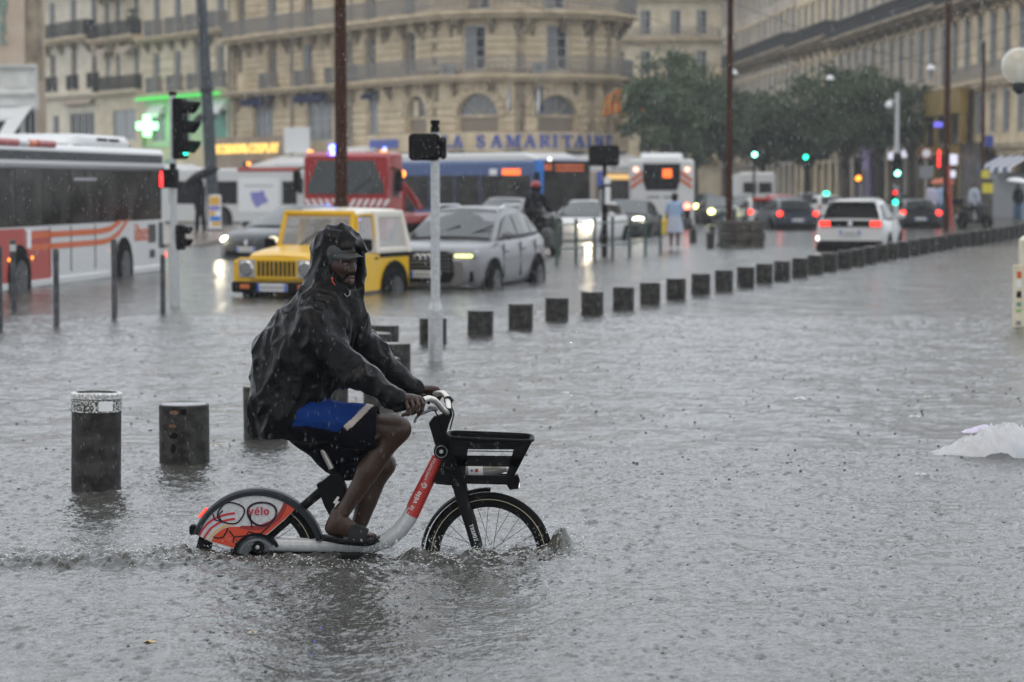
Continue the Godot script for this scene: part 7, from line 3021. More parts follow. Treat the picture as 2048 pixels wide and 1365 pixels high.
	s.tube(path, [0.036, 0.038, 0.038, 0.038, 0.039, 0.04, 0.041, 0.041, 0.040, 0.038, 0.036, 0.034, 0.033], 18)
	var beam_ := part("main_beam", s, white, o)
	# red sticker wrapped round the rising part
	var rise := [Vector3(0.297, 0.161, 0), Vector3(0.328, 0.227, 0), Vector3(0.365, 0.303, 0), Vector3(0.404, 0.381, 0), Vector3(0.433, 0.441, 0)]
	var rings := []
	for k in rise.size():
		var d: Vector3 = (rise[min(k + 1, 4)] - rise[max(k - 1, 0)]).normalized()
		var q := Vector3(-d.y, d.x, 0)
		var r: float = [0.0405, 0.0393, 0.0373, 0.0353, 0.0345][k]
		var ring := PackedVector3Array()
		for j in 11:
			var a := lerpf(-0.15, PI * 0.86, j / 10.0)
			ring.append(rise[k] + q * cos(a) * r + Vector3(0, 0, sin(a) * r))
		ring.reverse()
		rings.append(ring)
	s = MB.new()
	s.loft(rings, false, false, true, false)
	var sticker := part("red_sticker", s, mat.bike_sticker, beam_)
	var lean := Basis(Vector3.BACK, deg_to_rad(64.5))
	var t1 := part("lettering", words("le", 0.023, 0.0012, false), mat.bike_white_ink, sticker, Vector3(0.302, 0.201, 0.041), lean)
	var t2 := part("lettering", words("vélo", 0.023, 0.0012), mat.bike_white_ink, sticker, Vector3(0.328, 0.252, 0.041), lean)
	part("lettering", words("MÉTROPOLE", 0.0125, 0.0012, false), mat.bike_white_ink, sticker, Vector3(0.394, 0.397, 0.037), lean)
	part("lettering", words("LA", 0.0125, 0.0012, false), mat.bike_white_ink, sticker, Vector3(0.37, 0.344, 0.038), lean)
	s = MB.new()
	for q in [[0, 0.008], [0.009, -0.002], [-0.009, -0.002], [0.0055, -0.011], [-0.0055, -0.011]]:
		s.lathe([Vector2(0.0028, -0.0006), Vector2(0.0055, -0.0006), Vector2(0.0055, 0.0006), Vector2(0.0028, 0.0006)], 12, Vector3(q[0], q[1], 0), Basis(Vector3.RIGHT, PI / 2))
	part("emblem", s, mat.bike_white_ink, sticker, Vector3(0.36, 0.31, 0.04), lean)
	# gear case, hub cap and dark belly
	s = MB.new()
	band_arc(s, rc, 0.0, 0.115, PI * 0.93, PI * 0.2, 0.05, 16)
	part("gear_case", s, mat.gear_grey, o)
	s = MB.new()
	band_arc(s, rc, 0.105, 0.122, PI * 0.95, PI * 0.15, 0.054, 18)
	part("gear_case_edge", s, black, o)
	s = MB.new()
	var cap := Vector3(-0.441, 0.011, 0.058)
	var face := Basis(Vector3.RIGHT, PI / 2)
	s.lathe([Vector2(0.031, -0.02), Vector2(0.031, 0.006), Vector2(0.025, 0.01), Vector2(0.02, 0.006), Vector2(0.016, 0.006), Vector2(0.012, 0.012), Vector2(0.001, 0.013)], 22, cap, face)
	part("hub_cap", s, black, o)
	s = MB.new()
	s.lathe([Vector2(0.012, 0.011), Vector2(0.008, 0.016), Vector2(0.001, 0.017)], 14, cap, face)
	part("hub_bolt", s, mat.steel, o)
	s = MB.new()
	s.prism([Vector2(-0.389, -0.015), Vector2(-0.02, -0.018), Vector2(-0.025, -0.084), Vector2(-0.377, -0.079)], -0.03, 0.03)
	part("belt_guard", s, black, o)
	# cranks and pedals
	for q in [[Vector3(-0.064, -0.064, 0.06), Vector3(0.012, -0.018, 0.075), 0.11], [Vector3(-0.073, -0.083, -0.06), Vector3(-0.03, -0.145, -0.075), -0.11]]:
		s = MB.new()
		s.tube([q[0], q[1]], 0.012, 8)
		var cr := part("crank", s, mat.steel, o)
		s = MB.new()
		s.box(q[1] + Vector3(0, 0, signf(q[2]) * 0.055), Vector3(0.09, 0.022, 0.085), 0.006)
		part("pedal", s, black, cr)
	# seat stays, seat tube with battery box, post and saddle
	s = MB.new()
	s.tube([Vector3(-0.057, 0.344, 0), Vector3(-0.144, 0.271, 0), Vector3(-0.266, 0.166, 0), Vector3(-0.425, 0.029, 0)], [0.026, 0.023, 0.021, 0.021], 12)
	part("seat_stay", s, black, o)
	s = MB.new()
	s.prism([Vector2(-0.159, 0.312), Vector2(-0.129, 0.329), Vector2(-0.095, 0.356), Vector2(-0.047, 0.368), Vector2(-0.018, 0.303), Vector2(-0.001, 0.239), Vector2(-0.024, 0.039), Vector2(-0.058, 0.034), Vector2(-0.096, 0.161), Vector2(-0.12, 0.205)], -0.036, 0.036)
	var bat := part("battery_box", s, black, o)
	s = MB.new()
	s.prism([Vector2(-0.057, 0.256), Vector2(-0.047, 0.251), Vector2(-0.057, 0.232), Vector2(-0.045, 0.229), Vector2(-0.074, 0.198), Vector2(-0.067, 0.22), Vector2(-0.079, 0.224)], 0.0365, 0.038)
	part("bolt_mark", s, mat.bike_white_ink, bat)
	s = MB.new()
	s.tube([Vector3(-0.172, 0.561, 0), Vector3(-0.074, 0.361, 0)], 0.0145, 14)
	part("seat_post", s, mat.seat_post, o)
	s = MB.new()
	s.lathe([Vector2(0.022, -0.014), Vector2(0.022, 0.014), Vector2(0.015, 0.018)], 16, Vector3(-0.078, 0.371, 0), Basis(Vector3.BACK, 0.46))
	part("seat_clamp", s, black, o)
	s = MB.new()
	s.loft([ellipse_ring(Vector3(-0.336, 0.556, 0), 0.02, 0.06), ellipse_ring(Vector3(-0.3, 0.561, 0), 0.035, 0.115), ellipse_ring(Vector3(-0.227, 0.556, 0), 0.035, 0.1), ellipse_ring(Vector3(-0.143, 0.551, 0), 0.025, 0.05), ellipse_ring(Vector3(-0.065, 0.546, 0), 0.015, 0.028)], true, true, true)
	part("saddle", s, mat.rubber, o)
	# head: pivot disc, stem, bars
	s = MB.new()
	s.lathe([Vector2(0.037, -0.09), Vector2(0.037, 0.012), Vector2(0.031, 0.018), Vector2(0.026, 0.016), Vector2(0.024, 0.012), Vector2(0.018, 0.012), Vector2(0.012, 0.02), Vector2(0.001, 0.021)], 28, Vector3(0.446, 0.475, 0.042), face)
	var piv := part("head_pivot", s, black, o)
	s = MB.new()
	s.lathe([Vector2(0.03, 0.0175), Vector2(0.028, 0.0195), Vector2(0.026, 0.0175)], 28, Vector3(0.446, 0.475, 0.042), face)
	s.lathe([Vector2(0.011, 0.02), Vector2(0.008, 0.024), Vector2(0.001, 0.024)], 14, Vector3(0.446, 0.475, 0.042), face)
	part("pivot_ring", s, mat.steel, piv)
	s = MB.new()
	s.prism([Vector2(0.421, 0.485), Vector2(0.385, 0.609), Vector2(0.407, 0.638), Vector2(0.448, 0.651), Vector2(0.467, 0.682), Vector2(0.494, 0.677), Vector2(0.499, 0.648), Vector2(0.482, 0.604), Vector2(0.47, 0.561), Vector2(0.489, 0.497), Vector2(0.462, 0.449)], -0.034, 0.034)
	part("stem", s, black, o)
	s = MB.new()
	var bar := [Vector3(0.365, 0.74, 0.235), Vector3(0.392, 0.747, 0.21), Vector3(0.415, 0.736, 0.17), Vector3(0.433, 0.714, 0.13), Vector3(0.45, 0.685, 0.085), Vector3(0.473, 0.661, 0.03), Vector3(0.478, 0.669, -0.04), Vector3(0.474, 0.697, -0.1), Vector3(0.466, 0.722, -0.15), Vector3(0.447, 0.735, -0.2), Vector3(0.422, 0.732, -0.235), Vector3(0.396, 0.722, -0.26)]
	s.tube(bar, 0.0145, 14)
	var hb := part("handlebar", s, mat.bike_silver, o)
	for q in [[Vector3(0.365, 0.74, 0.235), Vector3(0.305, 0.721, 0.285), Vector3(0.243, 0.707, 0.32)], [Vector3(0.401, 0.726, -0.25), Vector3(0.356, 0.713, -0.28), Vector3(0.31, 0.701, -0.3)]]:
		s = MB.new()
		s.tube([q[0], q[1], q[2]], [0.0165, 0.018, 0.0185], 14)
		s.ball(q[2], Vector3.ONE * 0.0185, 12, 8)
		part("grip", s, mat.rubber, hb)
	s = MB.new()
	s.box(Vector3(0.411, 0.696, 0.2), Vector3(0.05, 0.022, 0.03), 0.008, Basis(Vector3.BACK, -0.15))
	s.tube([Vector3(0.402, 0.692, 0.21), Vector3(0.379, 0.684, 0.225), Vector3(0.351, 0.674, 0.24), Vector3(0.332, 0.656, 0.25), Vector3(0.325, 0.635, 0.255)], [0.008, 0.008, 0.007, 0.006, 0.007], 8)
	part("brake_lever", s, mat.lever, hb)
	s = MB.new()
	s.box(Vector3(0.478, 0.713, -0.17), Vector3(0.03, 0.02, 0.035), 0.006)
	s.tube([Vector3(0.482, 0.712, -0.18), Vector3(0.496, 0.703, -0.2), Vector3(0.476, 0.671, -0.23)], 0.006, 6)
	part("brake_lever", s, mat.lever, hb)
	s = MB.new()
	s.tube([Vector3(0.418, 0.685, 0.18), Vector3(0.441, 0.639, 0.1), Vector3(0.449, 0.576, 0.05)], 0.0035, 6)
	s.tube([Vector3(0.48, 0.697, -0.18), Vector3(0.505, 0.647, -0.06), Vector3(0.486, 0.572, -0.03)], 0.0035, 6)
	part("cable", s, mat.rubber, hb)
	s = MB.new()
	s.tube([Vector3(0.474, 0.705, -0.118), Vector3(0.474, 0.712, -0.13)], 0.0195, 14)
	part("bell", s, black, hb)
	# electronics block behind the basket, fork, front mudguard
	s = MB.new()
	s.prism([Vector2(0.46, 0.458), Vector2(0.499, 0.527), Vector2(0.525, 0.522), Vector2(0.552, 0.337), Vector2(0.535, 0.317), Vector2(0.486, 0.31), Vector2(0.418, 0.317), Vector2(0.406, 0.329)], -0.05, 0.05)
	part("electronics_block", s, black, o)
	s = MB.new()
	for side in [-1, 1]:
		var mir := Vector3(1, 1, side)
		s.loft([leg_ring(Vector3(0.521, 0.358, 0.058) * mir, 0.034, 0.017), leg_ring(Vector3(0.548, 0.242, 0.058) * mir, 0.032, 0.016), leg_ring(Vector3(0.586, 0.12, 0.058) * mir, 0.029, 0.015), leg_ring(Vector3(0.625, -0.021, 0.058) * mir, 0.026, 0.014)], true, true, true)
	s.box(Vector3(0.525, 0.317, 0), Vector3(0.06, 0.05, 0.14), 0.012, Basis(Vector3.BACK, 0.25))
	var fork := part("fork", s, mat.fork_black, o)
	part("lettering", words("TRM02", 0.019, 0.001), mat.fork_ink, fork, Vector3(0.601, 0.084, 0.074), Basis(Vector3.BACK, deg_to_rad(-72)))
	s = MB.new()
	band_arc(s, Vector2(front.x, front.y), 0.317, 0.332, PI * 0.49, PI * 1.06, 0.034, 30)
	part("front_mudguard", s, black, o)
	build_basket(o)


func ellipse_ring(c: Vector3, ry: float, rz: float) -> PackedVector3Array:
	var p := PackedVector3Array()
	for k in 14:
		var a := TAU * k / 14.0
		p.append(c + Vector3(0, cos(a) * ry, sin(a) * rz))
	return p


func leg_ring(c: Vector3, rx: float, rz: float) -> PackedVector3Array:
	var p := PackedVector3Array()
	for k in 12:
		var a := TAU * k / 12.0
		p.append(c + Vector3(cos(a) * rx, 0, sin(a) * rz))
	return p


func build_basket(o: Node3D) -> void:
	var b := Node3D.new()
	b.name = "basket"
	o.add_child(b)
	var m := mat.black_plastic as Material
	# long walls are three bands with upright ends, so that light shows through the slots
	for side in [-1, 1]:
		var z: float = 0.135 * side
		var bands := [[Vector2(0.484, 0.548), Vector2(0.879, 0.534), Vector2(0.857, 0.493), Vector2(0.501, 0.497)], [Vector2(0.508, 0.466), Vector2(0.842, 0.463), Vector2(0.816, 0.41), Vector2(0.527, 0.415)], [Vector2(0.54, 0.371), Vector2(0.794, 0.366), Vector2(0.775, 0.332), Vector2(0.549, 0.337)], [Vector2(0.501, 0.497), Vector2(0.576, 0.497), Vector2(0.561, 0.371), Vector2(0.54, 0.371)], [Vector2(0.794, 0.493), Vector2(0.857, 0.493), Vector2(0.794, 0.366), Vector2(0.76, 0.366)]]
		if side < 0:
			bands = [bands[0], [Vector2(0.501, 0.497), Vector2(0.535, 0.497), Vector2(0.564, 0.337), Vector2(0.549, 0.337)], [Vector2(0.825, 0.493), Vector2(0.857, 0.493), Vector2(0.775, 0.332), Vector2(0.755, 0.332)], [Vector2(0.549, 0.346), Vector2(0.777, 0.344), Vector2(0.775, 0.332), Vector2(0.549, 0.337)]]
		for q in bands:
			var s := MB.new()
			var zz := z
			s.prism(q, zz - 0.004, zz + 0.004)
			part("side_slat", s, m, b)
		for q in [[Vector2(0.515, 0.502), Vector2(0.835, 0.5)], [Vector2(0.535, 0.456), Vector2(0.83, 0.454)], [Vector2(0.544, 0.363), Vector2(0.782, 0.359)]]:
			var s := MB.new()
			strip_on(s, q, 0.004, z, z + 0.0065 * side)
			part("rib", s, m, b)
	# end walls and floor
	for q in [[Vector3(0.879, 0.534, 0), Vector3(0.775, 0.332, 0)], [Vector3(0.484, 0.548, 0), Vector3(0.549, 0.337, 0)]]:
		var lo: Vector3 = q[1]
		var hi: Vector3 = q[0]
		for k in 3:
			var a: Vector3 = lo.lerp(hi, [0.0, 0.4, 0.78][k])
			var c: Vector3 = lo.lerp(hi, [0.2, 0.62, 1.0][k])
			var s := MB.new()
			s.prism([Vector2(a.x - 0.004, a.y), Vector2(a.x + 0.004, a.y), Vector2(c.x + 0.004, c.y), Vector2(c.x - 0.004, c.y)], -0.135, 0.135)
			part("end_slat", s, m, b)
		for z in [-0.125, 0.125]:
			var s := MB.new()
			s.prism([Vector2(lo.x - 0.005, lo.y), Vector2(lo.x + 0.005, lo.y), Vector2(hi.x + 0.005, hi.y), Vector2(hi.x - 0.005, hi.y)], z - 0.014, z + 0.014)
			part("end_post", s, m, b)
	var f := MB.new()
	f.prism([Vector2(0.549, 0.342), Vector2(0.777, 0.337), Vector2(0.775, 0.324), Vector2(0.552, 0.329)], -0.135, 0.135)
	part("basket_floor", f, m, b)
	var rim := MB.new()
	var pts := []
	var a0 := Vector3(0.477, 0.551, 0)
	var a1 := Vector3(0.888, 0.534, 0)
	for k in 33:
		var t := TAU * k / 32.0
		var cx := signf(cos(t)) * pow(absf(cos(t)), 0.35)
		var cz := signf(sin(t)) * pow(absf(sin(t)), 0.35)
		pts.append(a0.lerp(a1, 0.5 + 0.5 * cx) + Vector3(0, 0, cz * 0.148))
	rim.tube(pts, 0.0085, 8)
	part("basket_rim", rim, m, b)
	# lamp under the basket
	var s := MB.new()
	s.prism([Vector2(0.758, 0.342), Vector2(0.816, 0.356), Vector2(0.825, 0.332), Vector2(0.818, 0.29), Vector2(0.777, 0.285), Vector2(0.762, 0.307)], -0.028, 0.028)
	var l := part("lamp_housing", s, m, o)
	s = MB.new()
	s.ball(Vector3(0.818, 0.312, 0), Vector3(0.006, 0.02, 0.02), 14, 8)
	part("front_light", s, mat.bike_front_lamp, l)
	# a bottle lies in the basket
	var bo := thing("water_bottle", "clear plastic bottle with printed label lying in the basket", "bottle", BIKE + Vector3(0.661, 0.378, 0.02))
	var lay := Basis(Vector3.BACK, PI / 2 - 0.06)
	s = MB.new()
	s.lathe([Vector2(0.001, -0.1), Vector2(0.03, -0.1), Vector2(0.033, -0.09), Vector2(0.033, 0.03), Vector2(0.026, 0.06), Vector2(0.013, 0.085), Vector2(0.012, 0.105)], 20, Vector3.ZERO, lay.inverse())
	part("bottle", s, mat.bottle, bo)
	s = MB.new()
	s.lathe([Vector2(0.0335, -0.085), Vector2(0.034, -0.084), Vector2(0.034, -0.015), Vector2(0.0335, -0.014)], 20, Vector3.ZERO, lay.inverse())
	part("bottle_label", s, mat.plate, bo)
	s = MB.new()
	s.tube([Vector3(-0.045, 0.005, 0.034), Vector3(-0.045, 0.005, 0.0352)], 0.009, 12)
	part("orange_print", s, mat.orange_paint, bo)
	s = MB.new()
	s.tube([Vector3(-0.068, 0.004, 0.0335), Vector3(-0.068, 0.004, 0.0352)], 0.007, 10)
	part("blue_print", s, mat.print_blue, bo)
	s = MB.new()
	s.lathe([Vector2(0.0145, 0.1), Vector2(0.0145, 0.12), Vector2(0.001, 0.121)], 14, Vector3.ZERO, lay.inverse())
	part("bottle_cap", s, mat.plate, bo)

# ---------------------------------------------------------------- the cyclist

func fold_noise(seed_: int, freq: float, octaves := 3) -> FastNoiseLite:
	var n := FastNoiseLite.new()
	n.seed = seed_
	n.noise_type = FastNoiseLite.TYPE_SIMPLEX_SMOOTH
	n.fractal_type = FastNoiseLite.FRACTAL_RIDGED
	n.fractal_octaves = octaves
	n.frequency = freq
	return n


func build_cyclist() -> void:
	var o := thing("person", "cyclist in black hooded rain jacket and blue and black shorts riding the hire bicycle", "person", BIKE)
	# joints: near side is z > 0
	var hip_n := Vector3(-0.183, 0.628, 0.09)
	var hip_f := Vector3(-0.189, 0.586, -0.09)
	var knee_n := Vector3(0.236, 0.588, 0.12)
	var knee_f := Vector3(0.151, 0.392, -0.11)
	var ankle_n := Vector3(-0.05, 0.151, 0.105)
	var ankle_f := Vector3(0.008, 0.023, -0.105)
	var neck := Vector3(-0.062, 1.191, 0)
	var sho_n := Vector3(-0.146, 1.08, 0.17)
	var sho_f := Vector3(-0.031, 1.079, -0.165)
	var elb_n := Vector3(-0.017, 0.898, 0.25)
	var elb_f := Vector3(0.116, 0.892, -0.24)
	var wri_n := Vector3(0.238, 0.764, 0.295)
	var wri_f := Vector3(0.296, 0.755, -0.285)
	# body under the clothes; legs, neck and wrists show
	var m := MB.new()
	var b := Blob.new(Vector3(-0.46, -0.155, -0.45) + Vector3(0, 0, 0.05), Vector3(0.407, 1.32, 0.45), 0.012)
	b.bone(hip_n, knee_n, 0.076, 0.062, 0.03)
	b.bone(hip_f, knee_f, 0.088, 0.062, 0.03)
	b.bone(hip_n, hip_f, 0.08, 0.08, 0.03)
	b.bone(Vector3(-0.215, 0.624, 0), neck, 0.11, 0.06, 0.05)
	b.bone(sho_n, sho_f, 0.06, 0.06, 0.04)
	b.bone(sho_n, elb_n, 0.05, 0.042, 0.02)
	b.bone(elb_n, wri_n, 0.042, 0.029, 0.02)
	b.bone(sho_f, elb_f, 0.05, 0.042, 0.02)
	b.bone(elb_f, wri_f, 0.042, 0.029, 0.02)
	# lower legs: knee cap, shin, calf swelling behind, ankle
	for q in [[knee_n, ankle_n, Vector3(-0.022, -0.012, 0)], [knee_f, ankle_f, Vector3(-0.022, -0.012, 0)]]:
		var kn: Vector3 = q[0]
		var an: Vector3 = q[1]
		b.bone(kn + Vector3(0.008, 0.004, 0), kn.lerp(an, 0.08), 0.06, 0.056, 0.02)
		b.bone(kn, an, 0.05, 0.034, 0.02)
		b.bone(kn.lerp(an, 0.16) + q[2] * 0.8, kn.lerp(an, 0.42) + q[2], 0.044, 0.047, 0.03)
		b.bone(kn.lerp(an, 0.42) + q[2], kn.lerp(an, 0.72), 0.044, 0.03, 0.03)
		b.bone(an + Vector3(0.004, 0.004, 0.02), an + Vector3(0.004, 0.004, -0.02), 0.024, 0.024, 0.012)
	b.bone(neck, Vector3(-0.042, 1.288, 0.01), 0.058, 0.055, 0.03)
	b.into(m)
	foot(m, ankle_n, 0.0)
	foot(m, ankle_f, -0.15)
	head(m)
	hand_near(m)
	hand_far(m)
	part("body", m, mat.skin, o)
	beard_and_lips(o)
	jacket(o, neck, sho_n, sho_f, elb_n, elb_f, wri_n, wri_f)
	shorts(o, hip_n, hip_f, knee_n, knee_f)
	sandal(o, ankle_n, 0.0)
	sandal(o, ankle_f, -0.15)


func foot(m: MB, ankle: Vector3, pitch: float) -> void:
	# heel behind the ankle, instep sloping down to five toes
	var s := MB.new()
	var b := Blob.new(Vector3(-0.1, -0.1, -0.07), Vector3(0.24, 0.09, 0.07), 0.0065)
	b.bone(Vector3(0, 0.03, 0), Vector3(-0.008, -0.02, 0), 0.036, 0.036, 0.02)
	b.bone(Vector3(-0.03, -0.04, 0), Vector3(-0.022, -0.02, 0), 0.031, 0.03, 0.025)
	b.bone(Vector3(0.01, -0.005, 0), Vector3(0.10, -0.05, 0.004), 0.038, 0.026, 0.03)
	b.bone(Vector3(-0.02, -0.045, 0), Vector3(0.10, -0.068, 0.004), 0.025, 0.022, 0.03)
	b.bone(Vector3(0.09, -0.06, -0.022), Vector3(0.09, -0.06, 0.025), 0.024, 0.02, 0.02)
	for k in 5:
		var z := -0.03 + k * 0.0155
		var reach := 0.178 - 0.011 * k
		b.bone(Vector3(0.10, -0.062, z * 0.9), Vector3(0.145, -0.062, z), 0.011, 0.0095, 0.006)
		b.bone(Vector3(0.145, -0.062, z), Vector3(reach, -0.073, z), 0.0095, 0.0085 if k else 0.011, 0.005)
	b.into(s)
	m.xf = Transform3D(Basis(Vector3.BACK, pitch - 0.05), ankle)
	m.add(s.v, unflip(s.ix), true)
	m.xf = Transform3D.IDENTITY


func unflip(ix: PackedInt32Array) -> PackedInt32Array:
	var r := ix.duplicate()
	for k in range(0, r.size(), 3):
		var w := r[k + 1]
		r[k + 1] = r[k + 2]
		r[k + 2] = w
	return r


const HEAD := Vector3(-0.048, 1.384, 0.02)
const FACE_TURN := 0.93


func head_frame() -> Transform3D:
	# local z looks out of the face, which is turned towards the camera
	return Transform3D(Basis(Vector3.UP, FACE_TURN) * Basis(Vector3.RIGHT, 0.06), HEAD)


func head(m: MB) -> void:
	var s := MB.new()
	var b := Blob.new(Vector3(-0.11, -0.16, -0.13), Vector3(0.11, 0.15, 0.13), 0.0042)
	b.bone(Vector3(0, 0.03, -0.015), Vector3(0, 0.028, 0.005), 0.088, 0.084, 0.03, Vector3(0.88, 1.08, 1.02))
	b.bone(Vector3(0, -0.03, 0.02), Vector3(0, -0.075, 0.04), 0.062, 0.047, 0.04)
	b.bone(Vector3(-0.03, -0.055, 0.0), Vector3(-0.012, -0.098, 0.055), 0.033, 0.021, 0.03)
	b.bone(Vector3(0.03, -0.055, 0.0), Vector3(0.012, -0.098, 0.055), 0.033, 0.021, 0.03)
	b.bone(Vector3(0, -0.1, 0.058), Vector3(0, -0.103, 0.06), 0.019, 0.019, 0.02)
	# cheekbones, brow
	for x in [-1, 1]:
		b.bone(Vector3(x * 0.036, -0.02, 0.053), Vector3(x * 0.05, -0.012, 0.03), 0.02, 0.018, 0.02)
		b.bone(Vector3(x * 0.012, 0.021, 0.08), Vector3(x * 0.042, 0.02, 0.065), 0.011, 0.01, 0.015)
		# eye sockets and eyelids
		b.bone(Vector3(x * 0.031, 0.003, 0.088), Vector3(x * 0.033, 0.003, 0.088), 0.014, 0.014, 0.012, Vector3(1.2, 0.8, 1.0), true)
		b.bone(Vector3(x * 0.031, 0.002, 0.07), Vector3(x * 0.032, 0.002, 0.07), 0.0125, 0.0125, 0.004)
		# ears
		b.bone(Vector3(x * 0.078, -0.02, -0.012), Vector3(x * 0.084, 0.02, -0.02), 0.012, 0.014, 0.012, Vector3(0.6, 1, 1.1))
		# nostrils
		b.bone(Vector3(x * 0.012, -0.034, 0.088), Vector3(x * 0.017, -0.034, 0.082), 0.0095, 0.0085, 0.008)
	b.bone(Vector3(0, 0.012, 0.08), Vector3(0, -0.03, 0.098), 0.0085, 0.0125, 0.012)
	# mouth: lips slightly parted
	b.bone(Vector3(-0.018, -0.06, 0.08), Vector3(0.018, -0.06, 0.08), 0.009, 0.009, 0.008)
	b.bone(Vector3(-0.016, -0.078, 0.078), Vector3(0.016, -0.078, 0.078), 0.0105, 0.0105, 0.008)
	b.bone(Vector3(-0.02, -0.069, 0.094), Vector3(0.02, -0.069, 0.094), 0.005, 0.005, 0.004, Vector3.ONE, true)
	b.into(s)
	m.xf = head_frame()
	m.add(s.v, unflip(s.ix), true)
	m.xf = Transform3D.IDENTITY


func beard_and_lips(o: Node3D) -> void:
	var n := FastNoiseLite.new()
	n.seed = 4
	n.frequency = 60.0
	var b := Blob.new(Vector3(-0.09, -0.17, -0.05), Vector3(0.09, 0.0, 0.12), 0.0045)
	for x in [-1, 1]:
		b.bone(Vector3(x * 0.062, -0.02, 0.01), Vector3(x * 0.052, -0.065, 0.03), 0.014, 0.022, 0.02)
		b.bone(Vector3(x * 0.05, -0.065, 0.03), Vector3(x * 0.015, -0.108, 0.062), 0.022, 0.026, 0.02)
		b.bone(Vector3(x * 0.026, -0.052, 0.078), Vector3(x * 0.004, -0.047, 0.089), 0.0065, 0.007, 0.008)
		b.bone(Vector3(x * 0.026, -0.052, 0.076), Vector3(x * 0.036, -0.085, 0.062), 0.008, 0.012, 0.012)
	b.bone(Vector3(-0.012, -0.112, 0.065), Vector3(0.012, -0.112, 0.065), 0.027, 0.027, 0.02)
	b.bone(Vector3(0, -0.115, 0.06), Vector3(0, -0.14, 0.056), 0.026, 0.018, 0.02)
	b.rough(n, 0.006)
	var s := MB.new()
	b.into(s)
	var f := head_frame()
	part("beard", s, mat.beard, o, f.origin, f.basis)
	s = MB.new()
	for q in [[-0.0595, 0.086, 0.0062], [-0.079, 0.086, 0.0078]]:
		var pts := []
		for k in 9:
			var u := k / 4.0 - 1.0
			pts.append(Vector3(u * 0.024, q[0] + (0.003 if q[0] > -0.07 else 0.004) * -u * u * signf(q[0] + 0.07), q[1] - 0.012 * u * u))
		s.tube(pts, [0.002, 0.6 * q[2], 0.85 * q[2], q[2], q[2], q[2], 0.85 * q[2], 0.6 * q[2], 0.002], 8)
	part("lips", s, mat.lips, o, f.origin, f.basis)
	for x in [-1, 1]:
		s = MB.new()
		s.ball(Vector3(x * 0.0315, 0.001, 0.0715), Vector3(0.0125, 0.0085, 0.0125), 12, 8)
		part("eye", s, mat.eye_white, o, f.origin, f.basis)
		s = MB.new()
		s.ball(Vector3(x * 0.033, 0.001, 0.0815), Vector3(0.005, 0.0055, 0.0035), 10, 6)
		part("iris", s, mat.marker, o, f.origin, f.basis)
	# peaked cap, its crown inside the hood
	s = MB.new()
	var p := PackedVector3Array()
	var fi := PackedInt32Array()
	for lay in 2:
		for j in 7:
			for k in 15:
				var u := k / 7.0 - 1.0
				var v := j / 6.0
				var x := u * lerpf(0.080, 0.066, v * v)
				var edge := sqrt(maxf(1.0 - u * u * 0.92, 0.02))
				p.append(Vector3(x, 0.062 - 0.024 * u * u - 0.020 * v - lay * 0.003, 0.058 * edge + 0.018 + v * 0.068 * edge))
	for lay in 2:
		for j in 6:
			for k in 14:
				var a := lay * 105 + j * 15 + k
				if lay == 0:
					fi.append_array([a, a + 15, a + 16, a, a + 16, a + 1])
				else:
					fi.append_array([a, a + 16, a + 15, a, a + 1, a + 16])
	for k in 14:
		var a := 6 * 15 + k
		fi.append_array([a, a + 105, a + 106, a, a + 106, a + 1])
	s.add(p, fi, true)
	part("cap_peak", s, mat.cap, o, f.origin, f.basis)
	s = MB.new()
	s.ball(Vector3(0, 0.04, -0.012), Vector3(0.088, 0.086, 0.098), 24, 14)
	part("cap_crown", s, mat.cap, o, f.origin, f.basis)
	# orange cord with toggle at the hood
	s = MB.new()
	s.tube([Vector3(-0.072, 1.314, 0.12), Vector3(-0.069, 1.295, 0.125), Vector3(-0.058, 1.283, 0.12), Vector3(-0.054, 1.273, 0.11)], 0.0025, 6)
	s.ball(Vector3(-0.072, 1.314, 0.12), Vector3.ONE * 0.005, 8, 6)
	part("hood_cord", s, mat.cord, o)


